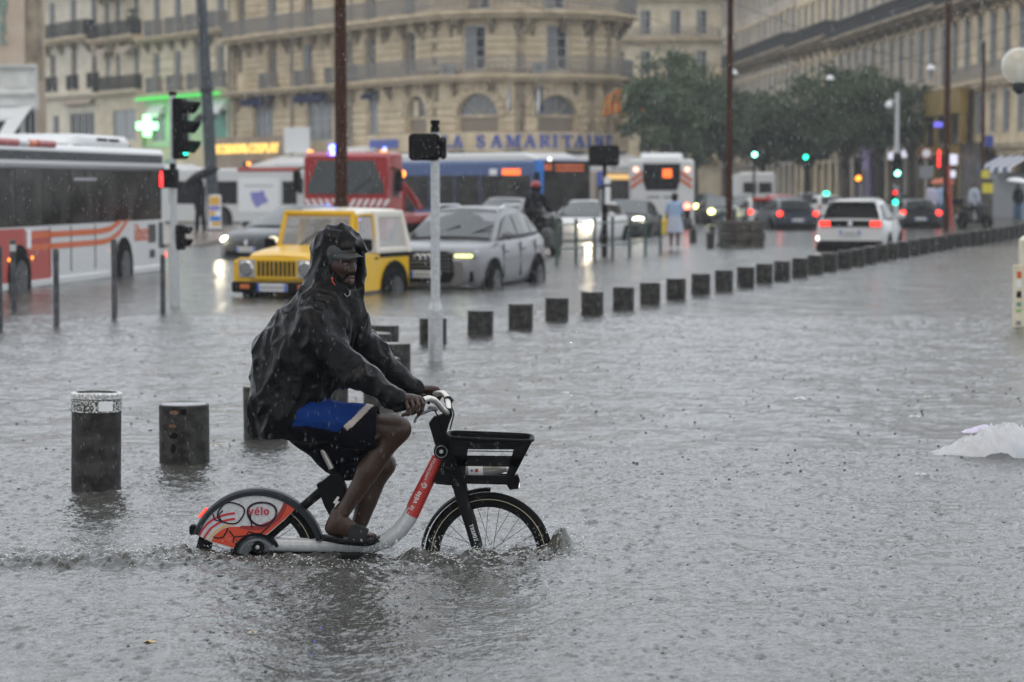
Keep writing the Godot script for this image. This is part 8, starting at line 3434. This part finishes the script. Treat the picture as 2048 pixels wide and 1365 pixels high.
func jacket(o: Node3D, neck: Vector3, sho_n: Vector3, sho_f: Vector3, elb_n: Vector3, elb_f: Vector3, wri_n: Vector3, wri_f: Vector3) -> void:
	var b := Blob.new(Vector3(-0.578, 0.419, -0.42) + Vector3(0, 0, 0.02), Vector3(0.384, 1.602, 0.44), 0.0085)
	# loose body, ballooning behind
	b.bone(Vector3(-0.077, 1.108, 0), Vector3(-0.208, 0.927, 0), 0.125, 0.19, 0.06, Vector3(1, 1, 1.05))
	b.bone(Vector3(-0.208, 0.927, 0), Vector3(-0.287, 0.745, 0), 0.19, 0.165, 0.06, Vector3(1, 1, 1.1))
	b.bone(Vector3(-0.287, 0.745, 0), Vector3(-0.317, 0.6, 0), 0.162, 0.135, 0.06, Vector3(1, 1, 1.2))
	b.bone(Vector3(-0.139, 1.205, 0), Vector3(-0.31, 0.988, 0), 0.088, 0.10, 0.07, Vector3(1, 1, 1.2))
	b.bone(Vector3(-0.319, 0.963, 0), Vector3(-0.376, 0.721, 0), 0.105, 0.075, 0.06, Vector3(1, 1, 1.3))
	b.bone(Vector3(-0.372, 0.721, 0), Vector3(-0.394, 0.57, 0), 0.07, 0.06, 0.05, Vector3(1, 1, 1.6))
	b.bone(Vector3(-0.263, 0.612, 0), Vector3(-0.264, 0.539, 0), 0.11, 0.09, 0.05, Vector3(1, 1, 1.4))
	# shoulders and sleeves
	b.bone(neck + Vector3(0, -0.05, 0), sho_n, 0.10, 0.088, 0.06)
	b.bone(neck + Vector3(0, -0.05, 0), sho_f, 0.10, 0.088, 0.06)
	b.bone(sho_n, elb_n, 0.078, 0.064, 0.04)
	b.bone(elb_n, elb_n.lerp(wri_n, 0.55), 0.062, 0.05, 0.03)
	b.bone(elb_n.lerp(wri_n, 0.55), wri_n, 0.055, 0.046, 0.02)
	b.bone(sho_f, elb_f, 0.076, 0.062, 0.04)
	b.bone(elb_f, elb_f.lerp(wri_f, 0.55), 0.06, 0.05, 0.03)
	b.bone(elb_f.lerp(wri_f, 0.55), wri_f, 0.054, 0.045, 0.02)
	# hood
	b.bone(Vector3(-0.061, 1.42, 0), Vector3(-0.059, 1.338, 0), 0.113, 0.110, 0.05)
	b.bone(Vector3(-0.072, 1.33, -0.01), Vector3(-0.077, 1.162, 0), 0.098, 0.12, 0.05)
	b.bone(Vector3(-0.051, 1.466, 0.01), HEAD + head_frame().basis * Vector3(0, 0.075, 0.06), 0.075, 0.058, 0.04)
	# creases: long folds, then small crumples
	b.rough(fold_noise(7, 3.2, 1), -0.025, Vector3(1.2, 0.6, 1.0))
	b.rough(fold_noise(19, 8.5, 1), -0.011, Vector3(1.2, 0.65, 1.1))
	# gathered cuffs
	b.bone(elb_n.lerp(wri_n, 0.93), wri_n, 0.043, 0.038, 0.012)
	b.bone(elb_f.lerp(wri_f, 0.93), wri_f, 0.043, 0.038, 0.012)
	# opening for the face, and an uneven hem
	var look := head_frame().basis * Vector3(0, 0, 1)
	b.bone(HEAD + look * 0.085 + Vector3(0, -0.012, 0), HEAD + look * 0.2 + Vector3(0, -0.03, 0), 0.082, 0.11, 0.012, Vector3(1, 1.12, 1), true)
	b.bone(HEAD + look * 0.04 + Vector3(-0.008, -0.02, 0.006), HEAD + look * 0.12 + Vector3(0, -0.025, 0), 0.079, 0.082, 0.01, Vector3(1, 1.15, 1), true)
	b.plane(Vector3(-0.264, 0.546, 0), Vector3(0.05, -1, 0.02).normalized())
	# hollow it where the legs come out
	b.bone(Vector3(-0.228, 0.466, 0), Vector3(0.002, 0.546, 0), 0.12, 0.1, 0.02, Vector3(1, 1, 1.6), true)
	var s := MB.new()
	b.into(s)
	var j := part("rain_jacket", s, mat.raincoat, o)
	# cuffs with elastic, zip line and hood seam
	for q in [[elb_n, wri_n], [elb_f, wri_f]]:
		s = MB.new()
		var d: Vector3 = (q[1] - q[0]).normalized()
		s.tube([q[1] - d * 0.012, q[1] + d * 0.006, q[1] + d * 0.014], [0.042, 0.040, 0.034], 18)
		part("cuff", s, mat.raincoat_plain, j)
	s = MB.new()
	s.tube([Vector3(0.015, 1.194, 0.075), Vector3(0.021, 1.114, 0.105), Vector3(0.014, 1.021, 0.14), Vector3(-0.009, 0.927, 0.16)], 0.004, 6)
	part("zip", s, mat.iron, j)
	# stray loops of cord and the bunched collar
	s = MB.new()
	s.tube([Vector3(-0.015, 1.24, 0.12), Vector3(0, 1.226, 0.13), Vector3(0.013, 1.235, 0.12), Vector3(0.013, 1.254, 0.11)], 0.0025, 6)
	part("cord_loop", s, mat.iron_grey, j)


func shorts(o: Node3D, hip_n: Vector3, hip_f: Vector3, knee_n: Vector3, knee_f: Vector3) -> void:
	var b := Blob.new(Vector3(-0.369, 0.217, -0.32), Vector3(0.238, 0.846, 0.34), 0.0065)
	b.bone(Vector3(-0.202, 0.642, 0.09), hip_n.lerp(knee_n, 0.74) + Vector3(0, 0.004, 0), 0.105, 0.097, 0.04)
	b.bone(hip_n.lerp(knee_n, 0.45) + Vector3(0, -0.02, 0), hip_n.lerp(knee_n, 0.72) + Vector3(0, -0.02, 0), 0.09, 0.085, 0.04)
	b.bone(hip_f + Vector3(0, 0.01, 0), hip_f.lerp(knee_f, 0.78), 0.122, 0.1, 0.04)
	b.bone(hip_f.lerp(knee_f, 0.3) + Vector3(0, -0.05, 0), hip_f.lerp(knee_f, 0.6) + Vector3(-0.02, -0.06, 0), 0.1, 0.09, 0.04)
	b.bone(Vector3(-0.202, 0.642, 0.09), hip_f, 0.10, 0.11, 0.05)
	b.bone(Vector3(-0.113, 0.457, -0.08), Vector3(-0.072, 0.408, -0.08), 0.055, 0.05, 0.05)
	b.rough(fold_noise(41, 5.0, 2), -0.009, Vector3(0.7, 1.2, 1.0))
	# hems
	var d := (knee_n - hip_n).normalized()
	b.bone(hip_n.lerp(knee_n, 0.90), hip_n.lerp(knee_n, 1.3), 0.11, 0.14, 0.004, Vector3.ONE, true)
	var s := MB.new()
	b.into(s)
	s.tinted = true
	var blue := Color(0.004, 0.03, 0.145)
	var black := Color(0.007, 0.007, 0.008)
	var white := Color(0.42, 0.37, 0.33)
	var p0 := Vector2(0.107, 0.706)
	var p1 := Vector2(-0.013, 0.591)
	var along_ := (p1 - p0).normalized()
	var out := Vector2(along_.y, -along_.x)
	if out.x > 0:
		out = -out
	var q0 := Vector2(-0.198, 0.615)
	var q1 := Vector2(-0.008, 0.577)
	for k in s.v.size():
		var p := s.v[k]
		var c := black
		if p.z > -0.02:
			var e := (Vector2(p.x, p.y) - p0).dot(out)
			var l := (Vector2(p.x, p.y) - p0).dot(along_)
			var under := p.y < lerpf(q0.y, q1.y, clampf((p.x - q0.x) / (q1.x - q0.x), 0, 1))
			if e > 0.016 and not under:
				c = blue
			elif e > -0.012 and e <= 0.016 and l < 0.15:
				c = white
		s.c[k] = c
	part("shorts", s, mat.shorts, o)


func sandal(o: Node3D, ankle: Vector3, pitch: float) -> void:
	var f := Transform3D(Basis(Vector3.BACK, pitch - 0.05), ankle)
	var rings := []
	for k in 15:
		var t := k / 14.0
		var x := lerpf(-0.075, 0.205, t)
		var w := (0.034 + 0.016 * smoothstep(0.2, 0.7, t)) * sqrt(clampf(1.0 - pow(2.0 * t - 1.0, 6.0), 0.02, 1))
		var up := -0.082 - 0.012 * smoothstep(0.0, 0.5, t) + 0.02 * pow(maxf(t - 0.72, 0) / 0.28, 2.0)
		rings.append(PackedVector3Array([Vector3(x, up - 0.022, -w * 0.9), Vector3(x, up, -w), Vector3(x, up + 0.006, -w * 0.96), Vector3(x, up, 0), Vector3(x, up + 0.006, w * 0.96), Vector3(x, up, w), Vector3(x, up - 0.022, w * 0.9)]))
	for r in rings:
		r.reverse()
	var s := MB.new()
	s.loft(rings, true, true, true)
	var sole := part("sandal", s, mat.sandal, o, f.origin, f.basis)
	# broad strap over the instep
	rings = []
	for k in 8:
		var t := k / 7.0
		var x := lerpf(0.052, 0.138, t)
		var ring := PackedVector3Array()
		for lay in 2:
			for j in 11:
				var a := PI * (j if lay == 0 else 10 - j) / 10.0
				var r := 0.0 if lay == 0 else -0.006
				var h := lerpf(0.098, 0.062, t)
				ring.append(Vector3(x + 0.012 * sin(a), -0.098 + sin(a) * (h + r), cos(a) * (0.056 + r)))
		rings.append(ring)
	s = MB.new()
	s.loft(rings, true, true, true)
	part("strap", s, mat.sandal, sole)


func finger(b: Blob, pts: Array, r0: float, r1: float) -> void:
	for k in pts.size() - 1:
		b.bone(pts[k], pts[k + 1], lerpf(r0, r1, float(k) / (pts.size() - 1)), lerpf(r0, r1, float(k + 1) / (pts.size() - 1)), 0.005)


func hand_near(m: MB) -> void:
	# closes on the grip that runs back and outwards; index finger lies along the brake lever
	var b := Blob.new(Vector3(0.202, 0.62, 0.2) + Vector3(0, 0, 0), Vector3(0.409, 0.823, 0.4), 0.0036)
	b.bone(Vector3(0.226, 0.769, 0.293), Vector3(0.252, 0.76, 0.296), 0.029, 0.028, 0.015)
	b.bone(Vector3(0.252, 0.757, 0.296), Vector3(0.31, 0.754, 0.286), 0.027, 0.024, 0.02, Vector3(1, 0.8, 1.25))
	b.bone(Vector3(0.278, 0.756, 0.305), Vector3(0.347, 0.752, 0.27), 0.017, 0.015, 0.015)
	var ks := [Vector3(0.354, 0.748, 0.272), Vector3(0.334, 0.752, 0.288), Vector3(0.311, 0.748, 0.302), Vector3(0.288, 0.742, 0.314)]
	var mid := [Vector3(0.367, 0.725, 0.284), Vector3(0.347, 0.724, 0.316), Vector3(0.324, 0.718, 0.328), Vector3(0.3, 0.711, 0.336)]
	var low := [Vector3(0.362, 0.699, 0.286), Vector3(0.339, 0.695, 0.315), Vector3(0.316, 0.689, 0.324), Vector3(0.293, 0.685, 0.33)]
	var tip := [Vector3(0.345, 0.675, 0.276), Vector3(0.317, 0.681, 0.293), Vector3(0.294, 0.677, 0.303), Vector3(0.273, 0.676, 0.312)]
	for k in 4:
		finger(b, [ks[k], mid[k], low[k], tip[k]], 0.0115 - 0.0006 * k, 0.0085)
	finger(b, [Vector3(0.258, 0.741, 0.275), Vector3(0.299, 0.725, 0.255), Vector3(0.342, 0.715, 0.247)], 0.015, 0.0105)
	var s := MB.new()
	b.into(s)
	m.add(s.v, unflip(s.ix), true)


func hand_far(m: MB) -> void:
	var b := Blob.new(Vector3(0.247, 0.637, -0.38), Vector3(0.463, 0.808, -0.18), 0.0036)
	b.bone(Vector3(0.286, 0.76, -0.286), Vector3(0.316, 0.75, -0.287), 0.029, 0.028, 0.015)
	b.bone(Vector3(0.316, 0.747, -0.287), Vector3(0.386, 0.748, -0.278), 0.026, 0.022, 0.02, Vector3(1, 0.8, 1.2))
	b.bone(Vector3(0.345, 0.746, -0.3), Vector3(0.416, 0.749, -0.262), 0.016, 0.014, 0.015)
	var ks := [Vector3(0.421, 0.744, -0.262), Vector3(0.4, 0.743, -0.282), Vector3(0.375, 0.739, -0.298), Vector3(0.352, 0.731, -0.308)]
	var mid := [Vector3(0.433, 0.716, -0.276), Vector3(0.409, 0.71, -0.312), Vector3(0.384, 0.704, -0.326), Vector3(0.359, 0.696, -0.334)]
	var low := [Vector3(0.42, 0.691, -0.276), Vector3(0.395, 0.683, -0.306), Vector3(0.372, 0.677, -0.318), Vector3(0.349, 0.672, -0.326)]
	for k in 4:
		finger(b, [ks[k], mid[k], low[k]], 0.0115 - 0.0006 * k, 0.009)
	finger(b, [Vector3(0.327, 0.729, -0.268), Vector3(0.362, 0.711, -0.25), Vector3(0.392, 0.702, -0.243)], 0.015, 0.0105)
	var s := MB.new()
	b.into(s)
	m.add(s.v, unflip(s.ix), true)

# ---------------------------------------------------------------- other people

func flesh(parent: Node3D, called: String, bones: Array, m: Material, cell := 0.02, k := 0.03) -> void:
	# bones: [from, to, radius, radius]
	var lo := Vector3.ONE * 1e3
	var hi := Vector3.ONE * -1e3
	for q in bones:
		var r: float = maxf(q[2], q[3]) + cell * 3 + k
		lo = lo.min(q[0] - Vector3.ONE * r).min(q[1] - Vector3.ONE * r)
		hi = hi.max(q[0] + Vector3.ONE * r).max(q[1] + Vector3.ONE * r)
	var b := Blob.new(lo, hi, cell)
	for q in bones:
		b.bone(q[0], q[1], q[2], q[3], k)
	var s := MB.new()
	b.into(s)
	part(called, s, m, parent)


func standing(o: Node3D, h: float, skin: Material, coat: Material, trousers: Material, hair: Material, stride := 0.06) -> void:
	# a standing figure H metres tall with arms hanging
	var u := h / 1.75
	var body := [[Vector3(0, 1.5, 0) * u, Vector3(0, 1.42, 0) * u, 0.055, 0.055], [Vector3(0, 1.62, 0.0) * u, Vector3(0, 1.56, 0.02) * u, 0.098 * u, 0.08 * u], [Vector3(0, 1.4, 0) * u, Vector3(0, 0.95, 0) * u, 0.14 * u, 0.13 * u]]
	for s in [-1, 1]:
		var sh := Vector3(s * 0.17, 1.4, 0) * u
		var el := Vector3(s * 0.22, 1.12, 0.02) * u
		var wr := Vector3(s * 0.21, 0.88, 0.06) * u
		var hp := Vector3(s * 0.085, 0.93, 0) * u
		var kn := Vector3(s * 0.09, 0.5, s * stride) * u
		var an := Vector3(s * 0.09, 0.08, s * stride * 1.4) * u
		body += [[sh, el, 0.05 * u, 0.042 * u], [el, wr, 0.04 * u, 0.03 * u], [wr, wr + Vector3(0, -0.09, 0.02) * u, 0.032 * u, 0.022 * u], [hp, kn, 0.085 * u, 0.058 * u], [kn, an, 0.055 * u, 0.038 * u], [an + Vector3(0, -0.03, -0.04) * u, an + Vector3(0, -0.05, 0.13) * u, 0.035 * u, 0.028 * u]]
	flesh(o, "body", body, skin)
	var top := [[Vector3(0, 1.42, 0) * u, Vector3(0, 0.92, 0) * u, 0.165 * u, 0.16 * u]]
	var low := []
	for s in [-1, 1]:
		var sh := Vector3(s * 0.16, 1.41, 0) * u
		var el := Vector3(s * 0.22, 1.12, 0.02) * u
		top += [[sh, el, 0.075 * u, 0.062 * u], [el, Vector3(s * 0.21, 0.92, 0.05) * u, 0.06 * u, 0.05 * u]]
		var hp := Vector3(s * 0.085, 0.93, 0) * u
		var kn := Vector3(s * 0.09, 0.5, s * stride) * u
		low += [[hp, kn, 0.105 * u, 0.078 * u], [kn, Vector3(s * 0.09, 0.12, s * stride * 1.4) * u, 0.076 * u, 0.068 * u]]
	flesh(o, "coat", top, coat)
	flesh(o, "trousers", low, trousers)
	flesh(o, "hair", [[Vector3(0, 1.66, -0.02) * u, Vector3(0, 1.62, -0.03) * u, 0.1 * u, 0.098 * u]], hair, 0.015)


func umbrella(called: String, label: String, at: Vector3, r: float, m: Material, tilt: Basis) -> void:
	var o := thing(called, label, "umbrella", at)
	o.basis = tilt
	for k in 8:
		var s := MB.new()
		var p := PackedVector3Array()
		var f := PackedInt32Array()
		for j in 5:
			var e := j / 4.0
			for i in 4:
				var a := TAU * (k + i / 3.0) / 8.0
				var rr := r * sin(e * 1.25) / sin(1.25) * (1.0 - 0.05 * e * sin(i / 3.0 * PI))
				p.append(Vector3(cos(a) * rr, r * 0.5 * (cos(e * 1.3) - cos(1.3)), sin(a) * rr))
		for j in 4:
			for i in 3:
				var a := j * 4 + i
				f.append_array([a, a + 5, a + 4, a, a + 1, a + 5])
		s.add(p, f, true)
		part("panel", s, m, o)
	var st := MB.new()
	st.tube([Vector3(0, r * 0.42, 0), Vector3(0, -r * 0.95, 0)], 0.012, 6)
	part("stick", st, mat.iron, o)


func scooter(label: String, at: Vector3, turn: float) -> void:
	var o := thing("motor_scooter", label, "scooter", at, turn, "motor scooters")
	var s := MB.new()
	s.loft([coach_ring(0.1, 0.35, 0.6, -0.75, 0.06), coach_ring(0.2, 0.35, 0.8, -0.5, 0.1), coach_ring(0.2, 0.3, 0.78, -0.1, 0.1), coach_ring(0.16, 0.25, 0.36, 0.15, 0.05), coach_ring(0.18, 0.25, 0.4, 0.4, 0.05), coach_ring(0.22, 0.3, 1.0, 0.55, 0.1), coach_ring(0.14, 0.6, 1.0, 0.68, 0.08)], true, true, true)
	part("body", s, mat.black_paint, o)
	s = MB.new()
	s.loft([coach_ring(0.13, 0.78, 0.9, -0.65, 0.05), coach_ring(0.17, 0.76, 0.9, -0.4, 0.05), coach_ring(0.15, 0.74, 0.84, 0.0, 0.05)], true, true, true)
	part("seat", s, mat.rubber, o)
	s = MB.new()
	s.box(Vector3(0, 1.08, -0.82), Vector3(0.42, 0.32, 0.36), 0.08)
	part("top_case", s, mat.black_plastic, o)
	s = MB.new()
	s.tube([Vector3(-0.33, 1.08, 0.42), Vector3(0, 1.05, 0.52), Vector3(0.33, 1.08, 0.42)], 0.02, 6)
	s.tube([Vector3(0.24, 1.08, 0.45), Vector3(0.32, 1.3, 0.45)], 0.012, 6)
	s.ball(Vector3(0.34, 1.33, 0.45), Vector3(0.08, 0.05, 0.02), 10, 6)
	s.tube([Vector3(-0.24, 1.08, 0.45), Vector3(-0.32, 1.3, 0.45)], 0.012, 6)
	s.ball(Vector3(-0.34, 1.33, 0.45), Vector3(0.08, 0.05, 0.02), 10, 6)
	part("handlebar", s, mat.iron, o)
	lamp(o, "tail_lamp", Vector3(0, 0.7, -0.78), Vector3(0.09, 0.05, 0.04), mat.lens_red)
	s = MB.new()
	s.box(Vector3(0, 0.5, -0.86), Vector3(0.2, 0.16, 0.02))
	part("number_plate", s, mat.plate, o)
	wheel(o, 0.07, -0.6, 0.28, 0.13, false)
	wheel(o, 0.07, 0.75, 0.28, 0.11, false)


func build_people() -> void:
	# woman in pale blue seen from behind
	var o := thing("person", "woman in pale blue shirt and skirt wading with yellow bag", "person", Vector3(4.246, 0, -63.202) + Vector3(0, 0.02, 0), PI)
	var body := [[Vector3(0, 1.36, 0), Vector3(0, 1.33, 0.01), 0.09, 0.08], [Vector3(0, 1.26, 0), Vector3(0, 0.8, 0), 0.05, 0.12]]
	for s in [-1, 1]:
		body += [[Vector3(s * 0.15, 1.17, 0), Vector3(s * 0.21, 0.93, 0.03), 0.045, 0.036], [Vector3(s * 0.21, 0.93, 0.03), Vector3(s * 0.19, 0.76, 0.12), 0.036, 0.028], [Vector3(s * 0.08, 0.75, 0), Vector3(s * 0.085, 0.42, s * 0.04), 0.08, 0.056], [Vector3(s * 0.085, 0.42, s * 0.04), Vector3(s * 0.085, 0.07, s * 0.07), 0.054, 0.034], [Vector3(s * 0.085, 0.04, s * 0.07 - 0.03), Vector3(s * 0.085, 0.03, s * 0.07 + 0.12), 0.035, 0.03]]
	flesh(o, "body", body, mat.skin_mid)
	flesh(o, "shirt", [[Vector3(-0.13, 1.17, 0), Vector3(0.13, 1.17, 0), 0.075, 0.075], [Vector3(0, 1.12, 0), Vector3(0, 0.78, 0), 0.15, 0.155], [Vector3(-0.15, 1.17, 0), Vector3(-0.2, 0.98, 0.02), 0.07, 0.06], [Vector3(0.15, 1.17, 0), Vector3(0.2, 0.98, 0.02), 0.07, 0.06]], mat.pale_blue)
	var sk := MB.new()
	sk.lathe([Vector2(0.25, 0.44), Vector2(0.22, 0.62), Vector2(0.165, 0.84), Vector2(0.14, 0.86)], 24)
	part("skirt", sk, mat.pale_skirt, o)
	flesh(o, "hair", [[Vector3(0, 1.38, -0.03), Vector3(0, 1.33, -0.04), 0.09, 0.085]], mat.beard, 0.015)
	for s in [-1, 1]:
		var sh := MB.new()
		sh.ball(Vector3(s * 0.085, 0.03, s * 0.07 + 0.05), Vector3(0.05, 0.05, 0.13), 12, 8)
		part("shoe", sh, mat.plate, o)
	var bag := thing("shoulder_bag", "yellow bag carried by woman in pale blue", "bag", Vector3(4.246, 0, -63.202) + Vector3(-0.25, 0.4, -0.02))
	var bs := MB.new()
	bs.loft([coach_ring(0.05, 0.0, 0.36, -0.12, 0.04), coach_ring(0.08, -0.02, 0.42, 0.0, 0.05), coach_ring(0.05, 0.0, 0.36, 0.12, 0.04)], true, true, true)
	part("bag_body", bs, mat.bag_yellow, bag)
	bs = MB.new()
	bs.tube([Vector3(0, 0.4, -0.08), Vector3(0.04, 0.66, -0.02), Vector3(0, 0.4, 0.08)], 0.015, 6)
	part("strap", bs, mat.bag_yellow, bag)
	# man under a dark umbrella on the raised stop
	o = thing("person", "man in dark clothes standing under a dark umbrella", "person", Vector3(-10.17, 0, -79) + Vector3(0, 0.08, 0), -2.0)
	standing(o, 1.76, mat.skin_mid, mat.dark_cloth, mat.dark_cloth, mat.beard)
	umbrella("umbrella", "dark grey umbrella of the man at the stop", Vector3(-10.138, 0, -79) + Vector3(0, 1.86, 0.1), 0.72, mat.dark_cloth, Basis(Vector3.BACK, 0.5))
	# rider on a scooter seen from behind
	scooter("black scooter with top case beside the silver car", Vector3(0.828, 0, -58.866) + Vector3(0, -0.1, 0), 2.75)
	o = thing("person", "scooter rider in black jacket and red helmet", "person", Vector3(0.568, 0, -59.685) + Vector3(0, 0.06, -0.2), 2.75)
	var jk := [[Vector3(0, 0.82, -0.02), Vector3(0, 1.32, 0.06), 0.17, 0.18]]
	var sk2 := [[Vector3(0, 1.4, 0.06), Vector3(0, 1.52, 0.08), 0.07, 0.08]]
	for s in [-1, 1]:
		jk += [[Vector3(s * 0.19, 1.32, 0.06), Vector3(s * 0.29, 1.05, 0.12), 0.085, 0.07], [Vector3(s * 0.29, 1.05, 0.12), Vector3(s * 0.28, 0.98, 0.42), 0.068, 0.05]]
		sk2 += [[Vector3(s * 0.28, 0.98, 0.42), Vector3(s * 0.28, 0.98, 0.5), 0.035, 0.03], [Vector3(s * 0.1, 0.82, 0), Vector3(s * 0.17, 0.72, 0.4), 0.1, 0.08], [Vector3(s * 0.17, 0.72, 0.4), Vector3(s * 0.17, 0.3, 0.3), 0.075, 0.05], [Vector3(s * 0.17, 0.26, 0.28), Vector3(s * 0.17, 0.24, 0.42), 0.045, 0.04]]
	sk2.append([Vector3(0, 0.84, 0), Vector3(0, 1.3, 0.05), 0.13, 0.13])
	flesh(o, "body", sk2, mat.dark_cloth)
	flesh(o, "jacket", jk, mat.dark_cloth)
	var hm := MB.new()
	hm.ball(Vector3(0, 1.58, 0.08), Vector3(0.135, 0.15, 0.15), 20, 14)
	part("helmet", hm, mat.black_gloss, o)
	hm = MB.new()
	hm.ball(Vector3(0, 1.63, 0.05), Vector3(0.126, 0.115, 0.13), 20, 10)
	part("helmet_shell", hm, mat.helmet_red, o)
	# walkers by the shops
	for q in [[Vector3(17.138, 0, -99), 1.72, mat.pale_lilac, mat.plate, 2.6, "walker in lilac raincoat beside the black hatchback"], [Vector3(18.213, 0, -103), 1.7, mat.pale_blue, mat.jeans, 0.4, "walker in pale jacket and jeans by the ochre shop"], [Vector3(22.576, 0, -108), 1.7, mat.dark_cloth, mat.jeans, 0.2, "walker in blue jeans under white umbrella by awning shop"], [Vector3(19.278, 0, -101), 1.7, mat.pale_skirt, mat.dark_cloth, 0.2, "walker in grey near the parked scooter and notices"]]:
		o = thing("person", q[5], "person", q[0], q[4])
		standing(o, q[1], mat.skin_mid, q[2], q[3], mat.beard)
	umbrella("umbrella", "white umbrella held beside the blue awning shop", Vector3(22.576, 0, -108) + Vector3(0, 1.75, 0), 0.55, mat.awning_white, Basis(Vector3.BACK, -0.15))
	umbrella("umbrella", "orange parasol canopy by the ochre shop wall", Vector3(19.895, 0, -112) + Vector3(0, 1.7, 0), 0.6, mat.parasol, Basis.IDENTITY)
	scooter("dark scooter parked near the shops", Vector3(18.285, 0, -96) + Vector3(0, -0.1, 0), 0.6)

# ---------------------------------------------------------------- rain

func build_rain() -> void:
	# little crowns thrown up where drops strike the water
	var s := MB.new()
	s.lathe([Vector2(0.45, 0.0), Vector2(0.5, 0.35), Vector2(0.72, 0.75), Vector2(0.6, 0.7), Vector2(0.38, 0.2)], 9)
	s.lathe([Vector2(0.2, 0.0), Vector2(0.1, 0.6), Vector2(0.13, 0.95), Vector2(0.001, 1.1)], 7)
	var mm := MultiMesh.new()
	mm.transform_format = MultiMesh.TRANSFORM_3D
	mm.mesh = s.mesh()
	var at := []
	for k in drops_near.size():
		if k % 3 == 0:
			var d := drops_near[k]
			at.append([Vector3(d.x, water_height(d.x, d.z, 0) - 0.002, d.z), d.y * rng.randf_range(0.2, 0.6), rng.randf_range(0.2, 0.6)])
	for k in 1500:
		var z := -lerpf(14.0, 40.0, rng.randf())
		var x := (rng.randf() * 2 - 1) * 0.24 * -z
		at.append([Vector3(x, water_height(x, z, 1) - 0.002, z), rng.randf_range(0.007, 0.018), rng.randf_range(0.3, 0.9)])
	mm.instance_count = at.size()
	for k in at.size():
		var q: Array = at[k]
		var b := Basis(Vector3.UP, rng.randf() * TAU).scaled(Vector3(q[1], q[1] * q[2], q[1]))
		mm.set_instance_transform(k, Transform3D(b, q[0]))
	var o := MultiMeshInstance3D.new()
	o.name = "rain_splashes"
	o.multimesh = mm
	o.material_override = mat.splash
	o.set_meta("kind", "stuff")
	add_child(o)
	# spray flung up by the wheels and the near foot
	s = MB.new()
	s.ball(Vector3.ZERO, Vector3.ONE, 7, 5)
	mm = MultiMesh.new()
	mm.transform_format = MultiMesh.TRANSFORM_3D
	mm.mesh = s.mesh()
	at = []
	for q in [[Vector3(1.014, 0.031, 0.03), 0.09, 0.08, 260], [Vector3(0.39, 0.01, 0.05), 0.12, 0.05, 200], [Vector3(-0.729, -0.03, 0), 0.12, 0.05, 240], [Vector3(0.175, 0, 0.1), 0.12, 0.04, 220], [Vector3(-1.053, -0.044, 0.25), 0.5, 0.03, 200], [Vector3(0.608, -0.013, 0.06), 0.15, 0.05, 200]]:
		for k in q[3]:
			var d := Vector3(rng.randfn() * q[1], absf(rng.randfn()) * q[2], rng.randfn() * q[1] * 0.7)
			at.append([BIKE + q[0] + d, rng.randf_range(0.0012, 0.0042)])
	mm.instance_count = at.size()
	for k in at.size():
		mm.set_instance_transform(k, Transform3D(Basis.from_scale(Vector3.ONE * at[k][1]), at[k][0]))
	o = MultiMeshInstance3D.new()
	o.name = "spray_droplets"
	o.multimesh = mm
	o.material_override = mat.drop
	o.set_meta("kind", "stuff")
	add_child(o)
	# froth left in the wake
	mm = MultiMesh.new()
	mm.transform_format = MultiMesh.TRANSFORM_3D
	mm.mesh = s.mesh()
	at = []
	for k in 9000:
		var x := rng.randf_range(-2.7, 0.4)
		var z := -11.5 + rng.randfn() * 0.22
		if churn(x, z) * (0.5 + 0.5 * chop.get_noise_2d(x * 1.2 + 7.0, z * 2.0) * 2.2) > rng.randf() * 0.8:
			at.append([Vector3(x, water_height(x, z, 0), z), rng.randf_range(0.001, 0.0036)])
	mm.instance_count = at.size()
	for k in at.size():
		mm.set_instance_transform(k, Transform3D(Basis.from_scale(Vector3(1.5, 0.6, 1.5) * at[k][1]), at[k][0]))
	o = MultiMeshInstance3D.new()
	o.name = "foam"
	o.multimesh = mm
	o.material_override = mat.foam
	o.set_meta("kind", "stuff")
	add_child(o)
	# falling drops all through the air
	s = MB.new()
	s.lathe([Vector2(0.001, -1.0), Vector2(0.7, -0.75), Vector2(1.0, -0.1), Vector2(0.75, 0.7), Vector2(0.001, 1.6)], 8)
	mm = MultiMesh.new()
	mm.transform_format = MultiMesh.TRANSFORM_3D
	mm.mesh = s.mesh()
	mm.instance_count = 90000
	var tilt := Basis(Vector3.BACK, -0.1)
	for k in 90000:
		var z := lerpf(6.5, 45.0, pow(rng.randf(), 0.8))
		var p := Vector3((rng.randf() * 2 - 1) * 0.26 * z, rng.randf_range(0.02, 1.9 + z * 0.13), -z)
		var r := rng.randf_range(0.00025, 0.00045)
		mm.set_instance_transform(k, Transform3D(tilt.scaled(Vector3(r, r * 14.0, r)), p))
	o = MultiMeshInstance3D.new()
	o.name = "rain"
	o.multimesh = mm
	o.material_override = mat.drop
	o.set_meta("kind", "stuff")
	add_child(o)
